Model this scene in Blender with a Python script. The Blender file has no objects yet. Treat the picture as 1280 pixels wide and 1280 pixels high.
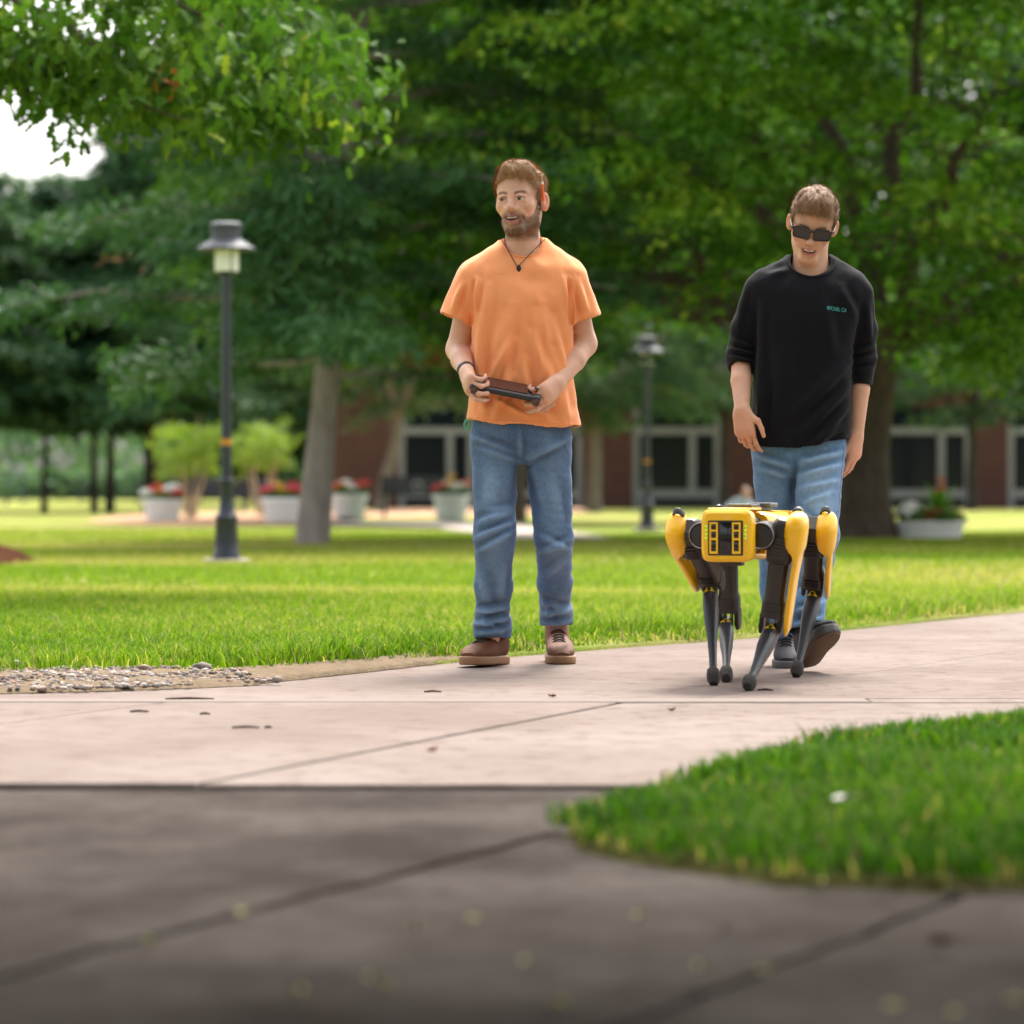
import bpy, bmesh, math, random
import numpy as np
from mathutils import Vector, Matrix, Euler
from mathutils.bvhtree import BVHTree

S = bpy.context.scene
COL = S.collection
R = math.radians

# ---------------------------------------------------------------- camera
FPX = 4128.0            # focal length in photograph pixels (1280 wide)
CAMH = 0.65             # a crouching photographer
HOR = 612.0             # horizon row in the photograph
cam = bpy.data.cameras.new('camera')
cam.sensor_width = 36.0
cam.lens = FPX / 1280.0 * 36.0
cam.clip_start = 0.1
cam.clip_end = 3000
cam.dof.use_dof = True
cam.dof.focus_distance = 11.75
cam.dof.aperture_fstop = 2.7
camo = bpy.data.objects.new('camera', cam)
COL.objects.link(camo)
camo.location = (0, 0, CAMH)
camo.rotation_euler = (R(90) - math.atan((640 - HOR) / FPX), 0, 0)
S.camera = camo

# ---------------------------------------------------------------- world, sun, exposure
SUN_EL, SUN_AZ = 57.0, 14.0      # sun behind the walkers, a little to the right (hazy bright day)
w = bpy.data.worlds.new('World')
S.world = w
w.use_nodes = True
nt = w.node_tree
nt.nodes.clear()
sky = nt.nodes.new('ShaderNodeTexSky')
sky.sky_type = 'NISHITA'
sky.sun_disc = False
sky.sun_elevation = R(SUN_EL)
sky.sun_rotation = R(SUN_AZ)
sky.air_density = 1.0
sky.dust_density = 6.0
sky.ozone_density = 0.6
hs = nt.nodes.new('ShaderNodeHueSaturation')       # thin white overcast: little blue left
hs.inputs['Saturation'].default_value = 0.28
bg = nt.nodes.new('ShaderNodeBackground')
bg.inputs[1].default_value = 0.15
wo = nt.nodes.new('ShaderNodeOutputWorld')
nt.links.new(sky.outputs[0], hs.inputs['Color'])
nt.links.new(hs.outputs[0], bg.inputs[0])
nt.links.new(bg.outputs[0], wo.inputs[0])

sl = bpy.data.lights.new('sun', 'SUN')
sl.energy = 1.35
sl.angle = R(14)
sl.color = (1.0, 0.95, 0.87)
slo = bpy.data.objects.new('sun', sl)
COL.objects.link(slo)
az = R(SUN_AZ)
sd = Vector((math.sin(az) * math.cos(R(SUN_EL)), math.cos(az) * math.cos(R(SUN_EL)), math.sin(R(SUN_EL))))
slo.rotation_euler = (-sd).to_track_quat('-Z', 'Y').to_euler()
slo.location = (0, 0, 30)

vs = S.view_settings
vs.view_transform = 'Standard'
vs.look = 'None'
vs.exposure = 1.78
vs.gamma = 1.0
vs.use_curve_mapping = False
S.render.engine = 'CYCLES'
S.cycles.use_denoising = True
S.cycles.max_bounces = 7
S.cycles.transparent_max_bounces = 8
S.cycles.caustics_reflective = False
S.cycles.caustics_refractive = False

# ---------------------------------------------------------------- helpers
rng = np.random.default_rng(7)
random.seed(7)

def px(x, y, d):                       # photograph pixel at depth d -> point
    return np.array([(x - 640.0) / FPX * d, d, CAMH - (y - HOR) / FPX * d])
def gnd(x, y, z=0.0):                  # photograph pixel on the ground
    d = (CAMH - z) * FPX / (y - HOR)
    return np.array([(x - 640.0) / FPX * d, d, z])
def gd(y):
    return CAMH * FPX / (y - HOR)

def tag(o, label=None, cat=None, group=None, kind=None):
    if label: o['label'] = label
    if cat: o['category'] = cat
    if group: o['group'] = group
    if kind: o['kind'] = kind
    return o
def empty(name, loc, label=None, cat=None, group=None):
    o = bpy.data.objects.new(name, None)
    COL.objects.link(o)
    o.empty_display_size = 0.1
    o.location = Vector(loc)
    return tag(o, label, cat, group)
def wloc(o):
    v = Vector((0, 0, 0))
    while o:
        v += o.location
        o = o.parent
    return v
def link(name, me, mat, parent=None, world=True):
    o = bpy.data.objects.new(name, me)
    COL.objects.link(o)
    if mat is not None:
        me.materials.clear()
        for m in (mat if isinstance(mat, (list, tuple)) else [mat]):
            me.materials.append(m)
    if parent is not None:
        o.parent = parent
        if world:                      # vertices given in world space, parent only translated
            o.matrix_parent_inverse = Matrix.Translation(-parent.location if parent.parent is None else Vector((0, 0, 0)))
    return o
def npmesh(name, V, F, smooth=True, cols=None):
    """V (n,3); F list of arrays (m,k) or one array"""
    me = bpy.data.meshes.new(name)
    V = np.asarray(V, np.float32)
    if isinstance(F, np.ndarray):
        F = [F]
    F = [np.asarray(f, np.int32) for f in F if len(f)]
    nl = sum(f.size for f in F)
    nf = sum(len(f) for f in F)
    me.vertices.add(len(V))
    me.vertices.foreach_set('co', V.ravel())
    me.loops.add(nl)
    me.loops.foreach_set('vertex_index', np.concatenate([f.ravel() for f in F]))
    me.polygons.add(nf)
    tot = np.concatenate([np.full(len(f), f.shape[1], np.int32) for f in F])
    st = np.concatenate([[0], np.cumsum(tot)[:-1]]).astype(np.int32)
    me.polygons.foreach_set('loop_start', st)
    me.polygons.foreach_set('loop_total', tot)
    me.polygons.foreach_set('use_smooth', np.full(nf, smooth))
    if cols is not None:
        a = me.attributes.new('col', 'FLOAT_COLOR', 'POINT')
        c = np.ones((len(V), 4), np.float32)
        c[:, :cols.shape[1]] = cols
        a.data.foreach_set('color', c.ravel())
    me.update(calc_edges=True)
    me.validate()
    return me
class MB:
    """collects simple solids into one mesh"""
    def __init__(self):
        self.v, self.f, self.n = [], [], 0
    def add(self, V, F):
        V = np.asarray(V, float)
        self.v.append(V)
        for f in F:
            self.f.append([i + self.n for i in f])
        self.n += len(V)
        return self
    def box(self, lo, hi, M=None):
        x0, y0, z0 = lo; x1, y1, z1 = hi
        V = np.array([(x0,y0,z0),(x1,y0,z0),(x1,y1,z0),(x0,y1,z0),(x0,y0,z1),(x1,y0,z1),(x1,y1,z1),(x0,y1,z1)])
        if M is not None:
            V = V @ np.array(M.to_3x3()).T + np.array(M.translation)
        return self.add(V, [(0,3,2,1),(4,5,6,7),(0,1,5,4),(1,2,6,5),(2,3,7,6),(3,0,4,7)])
    def lathe(self, c, prof, n=20, axis=None, cap=True):
        c = np.asarray(c, float)
        if axis is None:
            u, v_, w_ = np.eye(3)
        else:
            w_ = np.asarray(axis, float); w_ = w_ / np.linalg.norm(w_)
            u = np.cross(w_, [0.0, 0.3, 1.0] if abs(w_[2]) < 0.9 else [1.0, 0, 0]); u /= np.linalg.norm(u)
            v_ = np.cross(w_, u)
        a = np.arange(n) * 2 * np.pi / n
        V = np.concatenate([c + r * (np.cos(a)[:, None] * u + np.sin(a)[:, None] * v_) + h * w_ for r, h in prof])
        F = []
        for i in range(len(prof) - 1):
            for j in range(n):
                k = (j + 1) % n
                F.append((i*n+j, i*n+k, (i+1)*n+k, (i+1)*n+j))
        if cap:
            F.append(tuple(range(n - 1, -1, -1)))
            F.append(tuple((len(prof) - 1) * n + j for j in range(n)))
        return self.add(V, F)
    def tube(self, pts, rad, n=10, cap=True):
        pts = np.asarray(pts, float)
        rad = np.broadcast_to(np.asarray(rad, float), (len(pts),))
        T = np.gradient(pts, axis=0)
        T /= np.linalg.norm(T, axis=1)[:, None] + 1e-9
        up = np.array([0, 0, 1.0]) if abs(T[0][2]) < 0.9 else np.array([1.0, 0, 0])
        u = np.cross(T[0], up); u /= np.linalg.norm(u)
        V = []
        a = np.arange(n) * 2 * np.pi / n
        for p, t, r in zip(pts, T, rad):
            u = u - t * (u @ t); u /= np.linalg.norm(u)
            v_ = np.cross(t, u)
            V.append(p + r * (np.cos(a)[:, None] * u + np.sin(a)[:, None] * v_))
        F = []
        for i in range(len(pts) - 1):
            for j in range(n):
                k = (j + 1) % n
                F.append((i*n+j, i*n+k, (i+1)*n+k, (i+1)*n+j))
        if cap:
            F.append(tuple(range(n - 1, -1, -1)))
            F.append(tuple((len(pts) - 1) * n + j for j in range(n)))
        return self.add(np.concatenate(V), F)
    def loft(self, secs, n=24, cap=True):
        """secs: (center, u half-axis vector, v half-axis vector, exponent)"""
        V = []
        for c, u, v_, e in secs:
            a = (np.arange(n) + 0.5) * 2 * np.pi / n
            ca, sa = np.cos(a), np.sin(a)
            x = np.sign(ca) * np.abs(ca) ** (2.0 / e)
            y = np.sign(sa) * np.abs(sa) ** (2.0 / e)
            V.append(np.asarray(c, float) + x[:, None] * np.asarray(u, float) + y[:, None] * np.asarray(v_, float))
        F = []
        for i in range(len(secs) - 1):
            for j in range(n):
                k = (j + 1) % n
                F.append((i*n+j, i*n+k, (i+1)*n+k, (i+1)*n+j))
        if cap:
            F.append(tuple(range(n - 1, -1, -1)))
            F.append(tuple((len(secs) - 1) * n + j for j in range(n)))
        return self.add(np.concatenate(V), F)
    def prism(self, poly, z0, z1):
        n = len(poly)
        V = [(p[0], p[1], z0) for p in poly] + [(p[0], p[1], z1) for p in poly]
        F = [tuple(range(n - 1, -1, -1)), tuple(range(n, 2 * n))]
        F += [(i, (i + 1) % n, n + (i + 1) % n, n + i) for i in range(n)]
        return self.add(V, F)
    def build(self, name, mat, parent=None, smooth=True, bevel=0, world=True, seg=2, auto=35):
        me = bpy.data.meshes.new(name)
        me.from_pydata(np.concatenate(self.v).tolist(), [], self.f)
        bm = bmesh.new(); bm.from_mesh(me)
        bmesh.ops.recalc_face_normals(bm, faces=bm.faces)
        if bevel:
            ed = [e for e in bm.edges if len(e.link_faces) == 2 and e.calc_face_angle(0) > 0.6]
            bmesh.ops.bevel(bm, geom=ed, offset=bevel, segments=seg, affect='EDGES', profile=0.5, clamp_overlap=True)
        if smooth:
            for f in bm.faces: f.smooth = True
            for e in bm.edges:
                if len(e.link_faces) == 2 and e.calc_face_angle(0) > R(auto): e.smooth = False
        bm.to_mesh(me); bm.free()
        return link(name, me, mat, parent, world)

def noise3(P, freq, seed=0):
    """cheap smooth value noise in numpy, P (...,3) -> (-1..1)"""
    P = np.asarray(P, np.float32) * freq
    I = np.floor(P).astype(np.int64)
    Fr = P - I
    Fr = Fr * Fr * (3 - 2 * Fr)
    def h(ix, iy, iz):
        n = (ix * 73856093) ^ (iy * 19349663) ^ (iz * 83492791) ^ (seed * 2654435761)
        n = (n ^ (n >> 13)) * 1274126177
        return ((n & 0xffff).astype(np.float32) / 32767.5) - 1.0
    x, y, z = I[..., 0], I[..., 1], I[..., 2]
    fx, fy, fz = Fr[..., 0], Fr[..., 1], Fr[..., 2]
    r = 0
    for dx in (0, 1):
        for dy in (0, 1):
            for dz in (0, 1):
                wgt = (fx if dx else 1 - fx) * (fy if dy else 1 - fy) * (fz if dz else 1 - fz)
                r = r + wgt * h(x + dx, y + dy, z + dz)
    return r

# ---------------------------------------------------------------- materials
MATS = {}
class NT:
    def __init__(self, name):
        self.m = bpy.data.materials.new(name)
        self.m.use_nodes = True
        self.t = self.m.node_tree
        self.t.nodes.clear()
        self.out = self.t.nodes.new('ShaderNodeOutputMaterial')
    def n(self, kind, **kw):
        nd = self.t.nodes.new('ShaderNode' + kind)
        for k, v in kw.items():
            setattr(nd, k, v)
        return nd
    def l(self, a, b):
        self.t.links.new(a, b)
    def pos(self, obj=False, scale=(1, 1, 1)):
        c = self.n('TexCoord') if obj else self.n('NewGeometry')
        mp = self.n('Mapping')
        mp.inputs['Scale'].default_value = scale
        self.l(c.outputs['Object' if obj else 'Position'], mp.inputs[0])
        return mp.outputs[0]
    def noise(self, vec, scale, detail=4, rough=0.6):
        nd = self.n('TexNoise')
        nd.inputs['Scale'].default_value = scale
        nd.inputs['Detail'].default_value = detail
        nd.inputs['Roughness'].default_value = rough
        self.l(vec, nd.inputs['Vector'])
        return nd.outputs[0]
    def ramp(self, fac, stops):
        nd = self.n('ValToRGB')
        el = nd.color_ramp.elements
        while len(el) < len(stops):
            el.new(0.5)
        for e, (p, c) in zip(el, stops):
            e.position = p
            e.color = (c[0], c[1], c[2], 1) if not np.isscalar(c) else (c, c, c, 1)
        self.l(fac, nd.inputs[0])
        return nd.outputs[0]
    def mix(self, fac, a, b, mode='MIX'):
        nd = self.n('Mix', data_type='RGBA', blend_type=mode)
        for v, i in ((fac, 0), (a, 6), (b, 7)):
            if isinstance(v, (int, float)):
                nd.inputs[i].default_value = v
            elif isinstance(v, (tuple, list, np.ndarray)):
                nd.inputs[i].default_value = (*v[:3], 1)
            else:
                self.l(v, nd.inputs[i])
        return nd.outputs[2]
    def attr(self, name='col'):
        return self.n('Attribute', attribute_name=name).outputs['Color']
    def bump(self, h, strength=0.3, dist=0.01):
        nd = self.n('Bump')
        nd.inputs['Strength'].default_value = strength
        nd.inputs['Distance'].default_value = dist
        self.l(h, nd.inputs['Height'])
        return nd.outputs[0]
    def bsdf(self, col, rough=0.6, normal=None, **kw):
        b = self.n('BsdfPrincipled')
        if isinstance(col, (tuple, list)):
            b.inputs['Base Color'].default_value = (*col[:3], 1)
        else:
            self.l(col, b.inputs['Base Color'])
        if isinstance(rough, (int, float)):
            b.inputs['Roughness'].default_value = rough
        else:
            self.l(rough, b.inputs['Roughness'])
        if normal is not None:
            self.l(normal, b.inputs['Normal'])
        for k, v in kw.items():
            b.inputs[k.replace('_', ' ')].default_value = v
        return b
    def done(self, sh):
        self.l(sh.outputs[0] if hasattr(sh, 'outputs') else sh, self.out.inputs[0])
        return self.m
def plain(name, col, rough=0.5, var=0.12, scale=8.0, bump=0.0, bscale=60.0, obj=False, **kw):
    t = NT(name)
    p = t.pos(obj)
    nz = t.noise(p, scale)
    c = t.mix(nz, tuple(x * (1 - var) for x in col), tuple(min(1, x * (1 + var)) for x in col))
    nrm = t.bump(t.noise(p, bscale, 3), bump, 0.01) if bump else None
    if rough >= 0.9: kw.setdefault('Specular_IOR_Level', 0.0)
    return t.done(t.bsdf(c, rough, nrm, **kw))
def leafmat(name, stops, trans=0.45, rough=0.5, spec=0.35):
    """leaf colour from the leaf's own tint (attribute col.r), with light shining through"""
    t = NT(name)
    a = t.n('Attribute', attribute_name='col')
    sep = t.n('SeparateColor')
    t.l(a.outputs['Color'], sep.inputs[0])
    c = t.ramp(sep.outputs[0], stops)
    b = t.bsdf(c, rough, **{'Specular_IOR_Level': spec})
    tr = t.n('BsdfTranslucent')
    t.l(t.mix(1.0, c, (1.15, 1.25, 0.55), 'MULTIPLY'), tr.inputs[0])
    mx = t.n('MixShader')
    mx.inputs[0].default_value = trans
    t.l(b.outputs[0], mx.inputs[1]); t.l(tr.outputs[0], mx.inputs[2])
    return t.done(mx.outputs[0])
# ================================================================ GROUND
# edge of the big lawn where it meets the path (photograph pixels)
EDGE_PX = [(-900, 905), (-400, 882), (0, 866), (150, 862), (300, 856), (440, 842), (520, 833), (600, 825), (740, 812), (860, 805), (1040, 790), (1280, 765), (1600, 742), (2200, 712)]
EDGE = np.array([gnd(*p)[:2] for p in EDGE_PX])
def edge_y(x):
    return np.interp(x, EDGE[:, 0], EDGE[:, 1])
PATCH_PX = [(688, 1034), (745, 1010), (830, 985), (915, 958), (1000, 936), (1130, 916), (1280, 900), (1700, 868), (2300, 850), (2300, 1112), (1280, 1107), (1110, 1104), (950, 1096), (860, 1085), (770, 1068), (715, 1052)]
PATCH = np.array([gnd(*p)[:2] for p in PATCH_PX])
def inpoly(P, poly):
    x, y = P[:, 0], P[:, 1]
    r = np.zeros(len(P), bool)
    j = len(poly) - 1
    for i in range(len(poly)):
        a, b = poly[i], poly[j]
        c = ((a[1] > y) != (b[1] > y)) & (x < (b[0] - a[0]) * (y - a[1]) / (b[1] - a[1] + 1e-12) + a[0])
        r ^= c
        j = i
    return r

# --- lawn material: mown grass, paler dry patches, fine grain
t = NT('lawn_grass')
p = t.pos()
n1 = t.noise(p, 0.22, 3, 0.55)
n2 = t.noise(p, 2.2, 4, 0.6)
n3 = t.noise(p, 60, 3, 0.7)
ps = t.pos(scale=(0.10, 0.55, 1))
n4 = t.noise(ps, 1.0, 3, 0.6)
c = t.mix(t.ramp(n2, [(0.35, 0.0), (0.65, 1.0)]), (0.105, 0.175, 0.024), (0.165, 0.225, 0.038))
c = t.mix(t.ramp(n4, [(0.42, 0.0), (0.62, 0.9)]), c, (0.315, 0.285, 0.105))
c = t.mix(t.ramp(n1, [(0.48, 0.0), (0.68, 0.7)]), c, (0.390, 0.310, 0.140))
c = t.mix(n3, t.mix(1.0, c, (0.70, 0.75, 0.70), 'MULTIPLY'), t.mix(1.0, c, (1.25, 1.22, 1.2), 'MULTIPLY'))
M_LAWN = t.done(t.bsdf(c, 1.0, t.bump(n3, 0.6, 0.03), Specular_IOR_Level=0.0))

t = NT('pink_concrete')
p = t.pos()
n1 = t.noise(p, 0.9, 5, 0.6)
n2 = t.noise(p, 9, 6, 0.7)
n3 = t.noise(p, 260, 2, 0.7)
c = t.mix(t.ramp(n1, [(0.36, 0.0), (0.64, 1.0)]), (0.165, 0.132, 0.115), (0.230, 0.192, 0.173))
c = t.mix(t.ramp(n2, [(0.32, 0.85), (0.5, 0.0)]), c, (0.120, 0.093, 0.080))
c = t.mix(t.ramp(n3, [(0.25, 0.5), (0.42, 0.0)]), c, (0.12, 0.10, 0.09))
oi = t.n('ObjectInfo')
c = t.mix(t.ramp(oi.outputs['Random'], [(0.0, 0.0), (1.0, 0.35)]), c, (0.19, 0.146, 0.128))
M_CONC = t.done(t.bsdf(c, 1.0, t.bump(t.mix(0.5, n2, n3), 0.35, 0.004), Specular_IOR_Level=0.0))

t = NT('shade_toned_concrete')  # shade of the near paving put into this darker concrete colour
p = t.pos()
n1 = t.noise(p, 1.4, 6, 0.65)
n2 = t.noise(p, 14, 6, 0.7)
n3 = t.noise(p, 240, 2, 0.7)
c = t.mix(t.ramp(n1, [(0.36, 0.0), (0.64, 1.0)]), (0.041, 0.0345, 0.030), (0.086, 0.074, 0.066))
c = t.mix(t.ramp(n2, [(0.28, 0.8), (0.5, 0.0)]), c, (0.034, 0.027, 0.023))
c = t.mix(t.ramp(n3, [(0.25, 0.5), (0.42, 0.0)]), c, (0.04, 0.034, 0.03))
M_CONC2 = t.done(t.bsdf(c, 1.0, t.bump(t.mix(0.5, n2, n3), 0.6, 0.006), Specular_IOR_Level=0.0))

t = NT('pale_concrete_strip')
p = t.pos()
n2 = t.noise(p, 12, 6, 0.7)
c = t.mix(n2, (0.185, 0.152, 0.135), (0.23, 0.192, 0.174))
M_CONC3 = t.done(t.bsdf(c, 1.0, t.bump(n2, 0.2, 0.004), Specular_IOR_Level=0.0))
M_SOIL = plain('dark_soil', (0.045, 0.032, 0.022), 0.95, 0.4, 20, 0.6, 80)
M_DRYSOIL = plain('dry_soil', (0.155, 0.115, 0.075), 0.95, 0.45, 22, 0.8, 70, Specular_IOR_Level=0.03)
M_MULCH = plain('bark_mulch', (0.062, 0.028, 0.016), 0.95, 0.55, 22, 0.9, 30)
M_BARKCHIP = plain('pale_bark_chips', (0.40, 0.25, 0.16), 0.95, 0.35, 6, 0.9, 20)

# --- bedding under the whole place
mb = MB()
mb.prism([(-12, -6), (12, -6), (12, 24), (-12, 24)], -0.26, -0.14)
o = mb.build('soil_bed', M_SOIL, smooth=False); tag(o, kind='structure')

# --- the big lawn, one sheet to the horizon with gentle rises
xs = np.unique(np.concatenate([np.linspace(-700, -40, 24), np.linspace(-40, 40, 161), np.linspace(40, 700, 24)]))
tt = np.concatenate([np.linspace(0, 8, 33), np.linspace(9, 60, 60), np.linspace(64, 140, 24), np.geomspace(150, 1500, 14)])
X, T = np.meshgrid(xs, tt)
E = edge_y(np.clip(X, EDGE[0, 0], EDGE[-1, 0]))
Y = E + T + np.where(np.abs(X) > 12, 0, 0)
def lawn_z(x, y):
    e = edge_y(np.clip(x, EDGE[0, 0], EDGE[-1, 0]))
    tl = np.maximum(y - e, 0)
    near = np.clip(tl / 0.35, 0, 1)
    hump = 0.035 * np.sin(x * 0.35 + 0.6) * np.sin(y * 0.23) * np.clip((y - 16) / 10, 0, 1) * np.clip((60 - y) / 12, 0, 1)
    return 0.012 + 0.018 * near * near * (3 - 2 * near) + hump
Z = lawn_z(X, Y)
ny, nx = X.shape
idx = np.arange(ny * nx).reshape(ny, nx)
F = np.stack([idx[:-1, :-1], idx[:-1, 1:], idx[1:, 1:], idx[1:, :-1]], -1).reshape(-1, 4)
V = np.stack([X, Y, Z], -1).reshape(-1, 3)
# a skirt down to the soil along the path edge
sk = np.stack([X[0], Y[0], np.full(nx, -0.10)], -1)
F2 = np.stack([np.arange(nx - 1) + len(V), np.arange(1, nx) + len(V), idx[0, 1:], idx[0, :-1]], -1)
lawn = link('lawn', npmesh('lawn', np.concatenate([V, sk]), np.concatenate([F, F2])), M_LAWN)
tag(lawn, kind='structure')
# ground behind the camera
mb = MB(); mb.prism([(-700, -700), (700, -700), (700, -6), (-700, -6)], -0.3, -0.005)
mb.prism([(-700, -6), (-12, -6), (-12, 9.3), (-700, 9.3)], -0.3, -0.005)
mb.prism([(12, -6), (700, -6), (700, 22), (12, 22)], -0.3, -0.005)
o = mb.build('ground', M_LAWN, smooth=False); tag(o, kind='structure')

# --- pavement: every slab its own piece, joints are open gaps
pave = empty('pavement', (0, 6, 0)); tag(pave, kind='structure')
def slab(poly, mat, top=0.0, gap=0.010, n_in=1):
    P = np.array(poly, float)
    c = P.mean(0)
    # shrink by a constant gap
    A = 0.5 * np.sum(P[:, 0] * np.roll(P[:, 1], -1) - np.roll(P[:, 0], -1) * P[:, 1])
    if A < 0: P = P[::-1]
    Q = []
    for i in range(len(P)):
        a, b, d_ = P[i - 1], P[i], P[(i + 1) % len(P)]
        e1 = (b - a) / np.linalg.norm(b - a); e2 = (d_ - b) / np.linalg.norm(d_ - b)
        n1 = np.array([-e1[1], e1[0]]); n2 = np.array([-e2[1], e2[0]])
        m = n1 + n2; m /= max(1e-6, (m @ n1))
        Q.append(b + m * gap * 0.5)
    mb = MB(); mb.prism(Q, -0.10, top)
    return mb.build('slab', mat, pave, smooth=False, bevel=0.004, seg=1)
D1 = gd(980)                      # the long joint across the path
D2 = gd(878)                      # the pale strip further back
J = lambda x, y: tuple(gnd(x, y)[:2])
# front slabs, their shade partly put into the darker colour
k1a, k1b = J(100, 1185), J(690, 1032)
dv = np.array(k1b) - np.array(k1a)
kL = tuple(np.array(k1a) - dv * 2.4)
kR = tuple(np.array(k1b) + dv * 0.0)
k2a, k2b = J(740, 1280), J(970, 1195)
dv2 = np.array(k2b) - np.array(k2a)
kk = tuple(np.array(k2a) - dv2 * 3.0)
def crack(p, q, n, amp, seed):            # an irregular break shared by both slabs
    r_ = np.random.default_rng(seed)
    p, q = np.array(p), np.array(q); e = (q - p) / np.linalg.norm(q - p); m_ = np.array([-e[1], e[0]])
    w_ = np.cumsum(r_.normal(0, 1, n)); w_ = w_ - np.linspace(0, w_[-1], n)
    return [tuple(p + (q - p) * (i + 1) / (n + 1) + m_ * amp * w_[i]) for i in range(n)]
C1 = crack(kL, kR, 34, 0.007, 4)
k2e = tuple(np.array(k2b) + dv2 * 1.35)
C2 = crack(kk, k2e, 26, 0.006, 9)
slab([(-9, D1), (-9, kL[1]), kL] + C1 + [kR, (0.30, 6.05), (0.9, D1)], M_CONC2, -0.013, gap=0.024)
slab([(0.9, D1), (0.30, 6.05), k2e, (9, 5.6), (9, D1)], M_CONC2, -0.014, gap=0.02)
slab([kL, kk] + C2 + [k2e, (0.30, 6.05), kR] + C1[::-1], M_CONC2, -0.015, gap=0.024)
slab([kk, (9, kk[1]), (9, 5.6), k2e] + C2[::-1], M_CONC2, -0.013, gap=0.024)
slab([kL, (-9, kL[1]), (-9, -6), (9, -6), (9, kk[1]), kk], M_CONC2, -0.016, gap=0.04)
# pale slabs behind the joint, split by the slanting saw cuts
a, b = J(360, 958), J(745, 884)
dv = np.array(b) - np.array(a)
a0 = np.array(a) + dv * ((D1 - a[1]) / dv[1]); b0 = np.array(a) + dv * ((D2 - a[1]) / dv[1])
a1 = J(0, 905); b1 = J(130, 888)
dw = np.array(b1) - np.array(a1)
l0 = np.array(a1) + dw * ((D1 - a1[1]) / dw[1]); l1 = np.array(a1) + dw * ((D2 - a1[1]) / dw[1])
slab([(-9, D1), tuple(l0), tuple(l1), (-9, D2)], M_CONC, gap=0.016)
slab([tuple(l0), tuple(a0), tuple(b0), tuple(l1)], M_CONC, 0.001, gap=0.017)
r0 = a0 + np.array([3.3, 0.0]); r1 = b0 + np.array([3.6, 0])
slab([tuple(a0), tuple(r0), tuple(r1), tuple(b0)], M_CONC, -0.002, gap=0.014)
slab([tuple(r0), (9, D1), (9, D2), tuple(r1)], M_CONC, 0.0, gap=0.009)
D3 = gd(873.5)
slab([(-9, D2), (1.1, D2), (1.1, D3), (-9, D3)], M_CONC3, 0.002, gap=0.006)
slab([(1.1, D2), (9, D2), (9, D3), (1.1, D3)], M_CONC, 0.0, gap=0.007)
slab([(-9, D3), (b0[0] + .25, D3), (b0[0] + 2.1, 14.2), (-9, 14.2)], M_CONC, 0.0, gap=0.008)
slab([(b0[0] + .25, D3), (9, D3), (9, 14.2), (b0[0] + 2.1, 14.2)], M_CONC, 0.001, gap=0.008)
slab([(-9, 14.2), (9, 14.2), (9, 23), (-9, 23)], M_CONC, 0.0, gap=0.008)

# --- near lawn patch: a low mound
c0 = PATCH.mean(0)
rings = []
Pc = np.array([1.15, 6.9])
nr = 9
V = []
m = len(PATCH)
# resample the outline
seg = np.concatenate([[0], np.cumsum(np.linalg.norm(np.diff(np.vstack([PATCH, PATCH[:1]]), axis=0), axis=1))])
ss = np.linspace(0, seg[-1], 121)[:-1]
PP = np.vstack([PATCH, PATCH[:1]])
OUT = np.stack([np.interp(ss, seg, PP[:, 0]), np.interp(ss, seg, PP[:, 1])], -1)
OUT = OUT + 0.020 * np.stack([np.sin(ss * 9.1 + 1), np.cos(ss * 7.7)], -1) + 0.014 * np.stack([np.sin(ss * 31) + np.sin(ss * 17.3), np.cos(ss * 23.1) + np.sin(ss * 12.7)], -1)
for i in range(nr):
    f = i / (nr - 1)
    q = Pc + (OUT - Pc) * (1 - f * 0.98)
    z = -0.02 if i == 0 else 0.012 + 0.045 * (1 - (1 - f) ** 2)
    if i == 0: q = OUT
    V.append(np.column_stack([q, np.full(len(q), z)]))
V = np.concatenate(V)
n = len(OUT)
F = [(i*n+j, i*n+(j+1)%n, (i+1)*n+(j+1)%n, (i+1)*n+j) for i in range(nr-1) for j in range(n)] 
M_TURF = plain('turf_soil', (0.040, 0.040, 0.014), 0.95, 0.5, 25, 0.8, 60)
patch = link('lawn_patch', npmesh('lawn_patch', V, np.array(F)), M_TURF); tag(patch, kind='structure')

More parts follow.
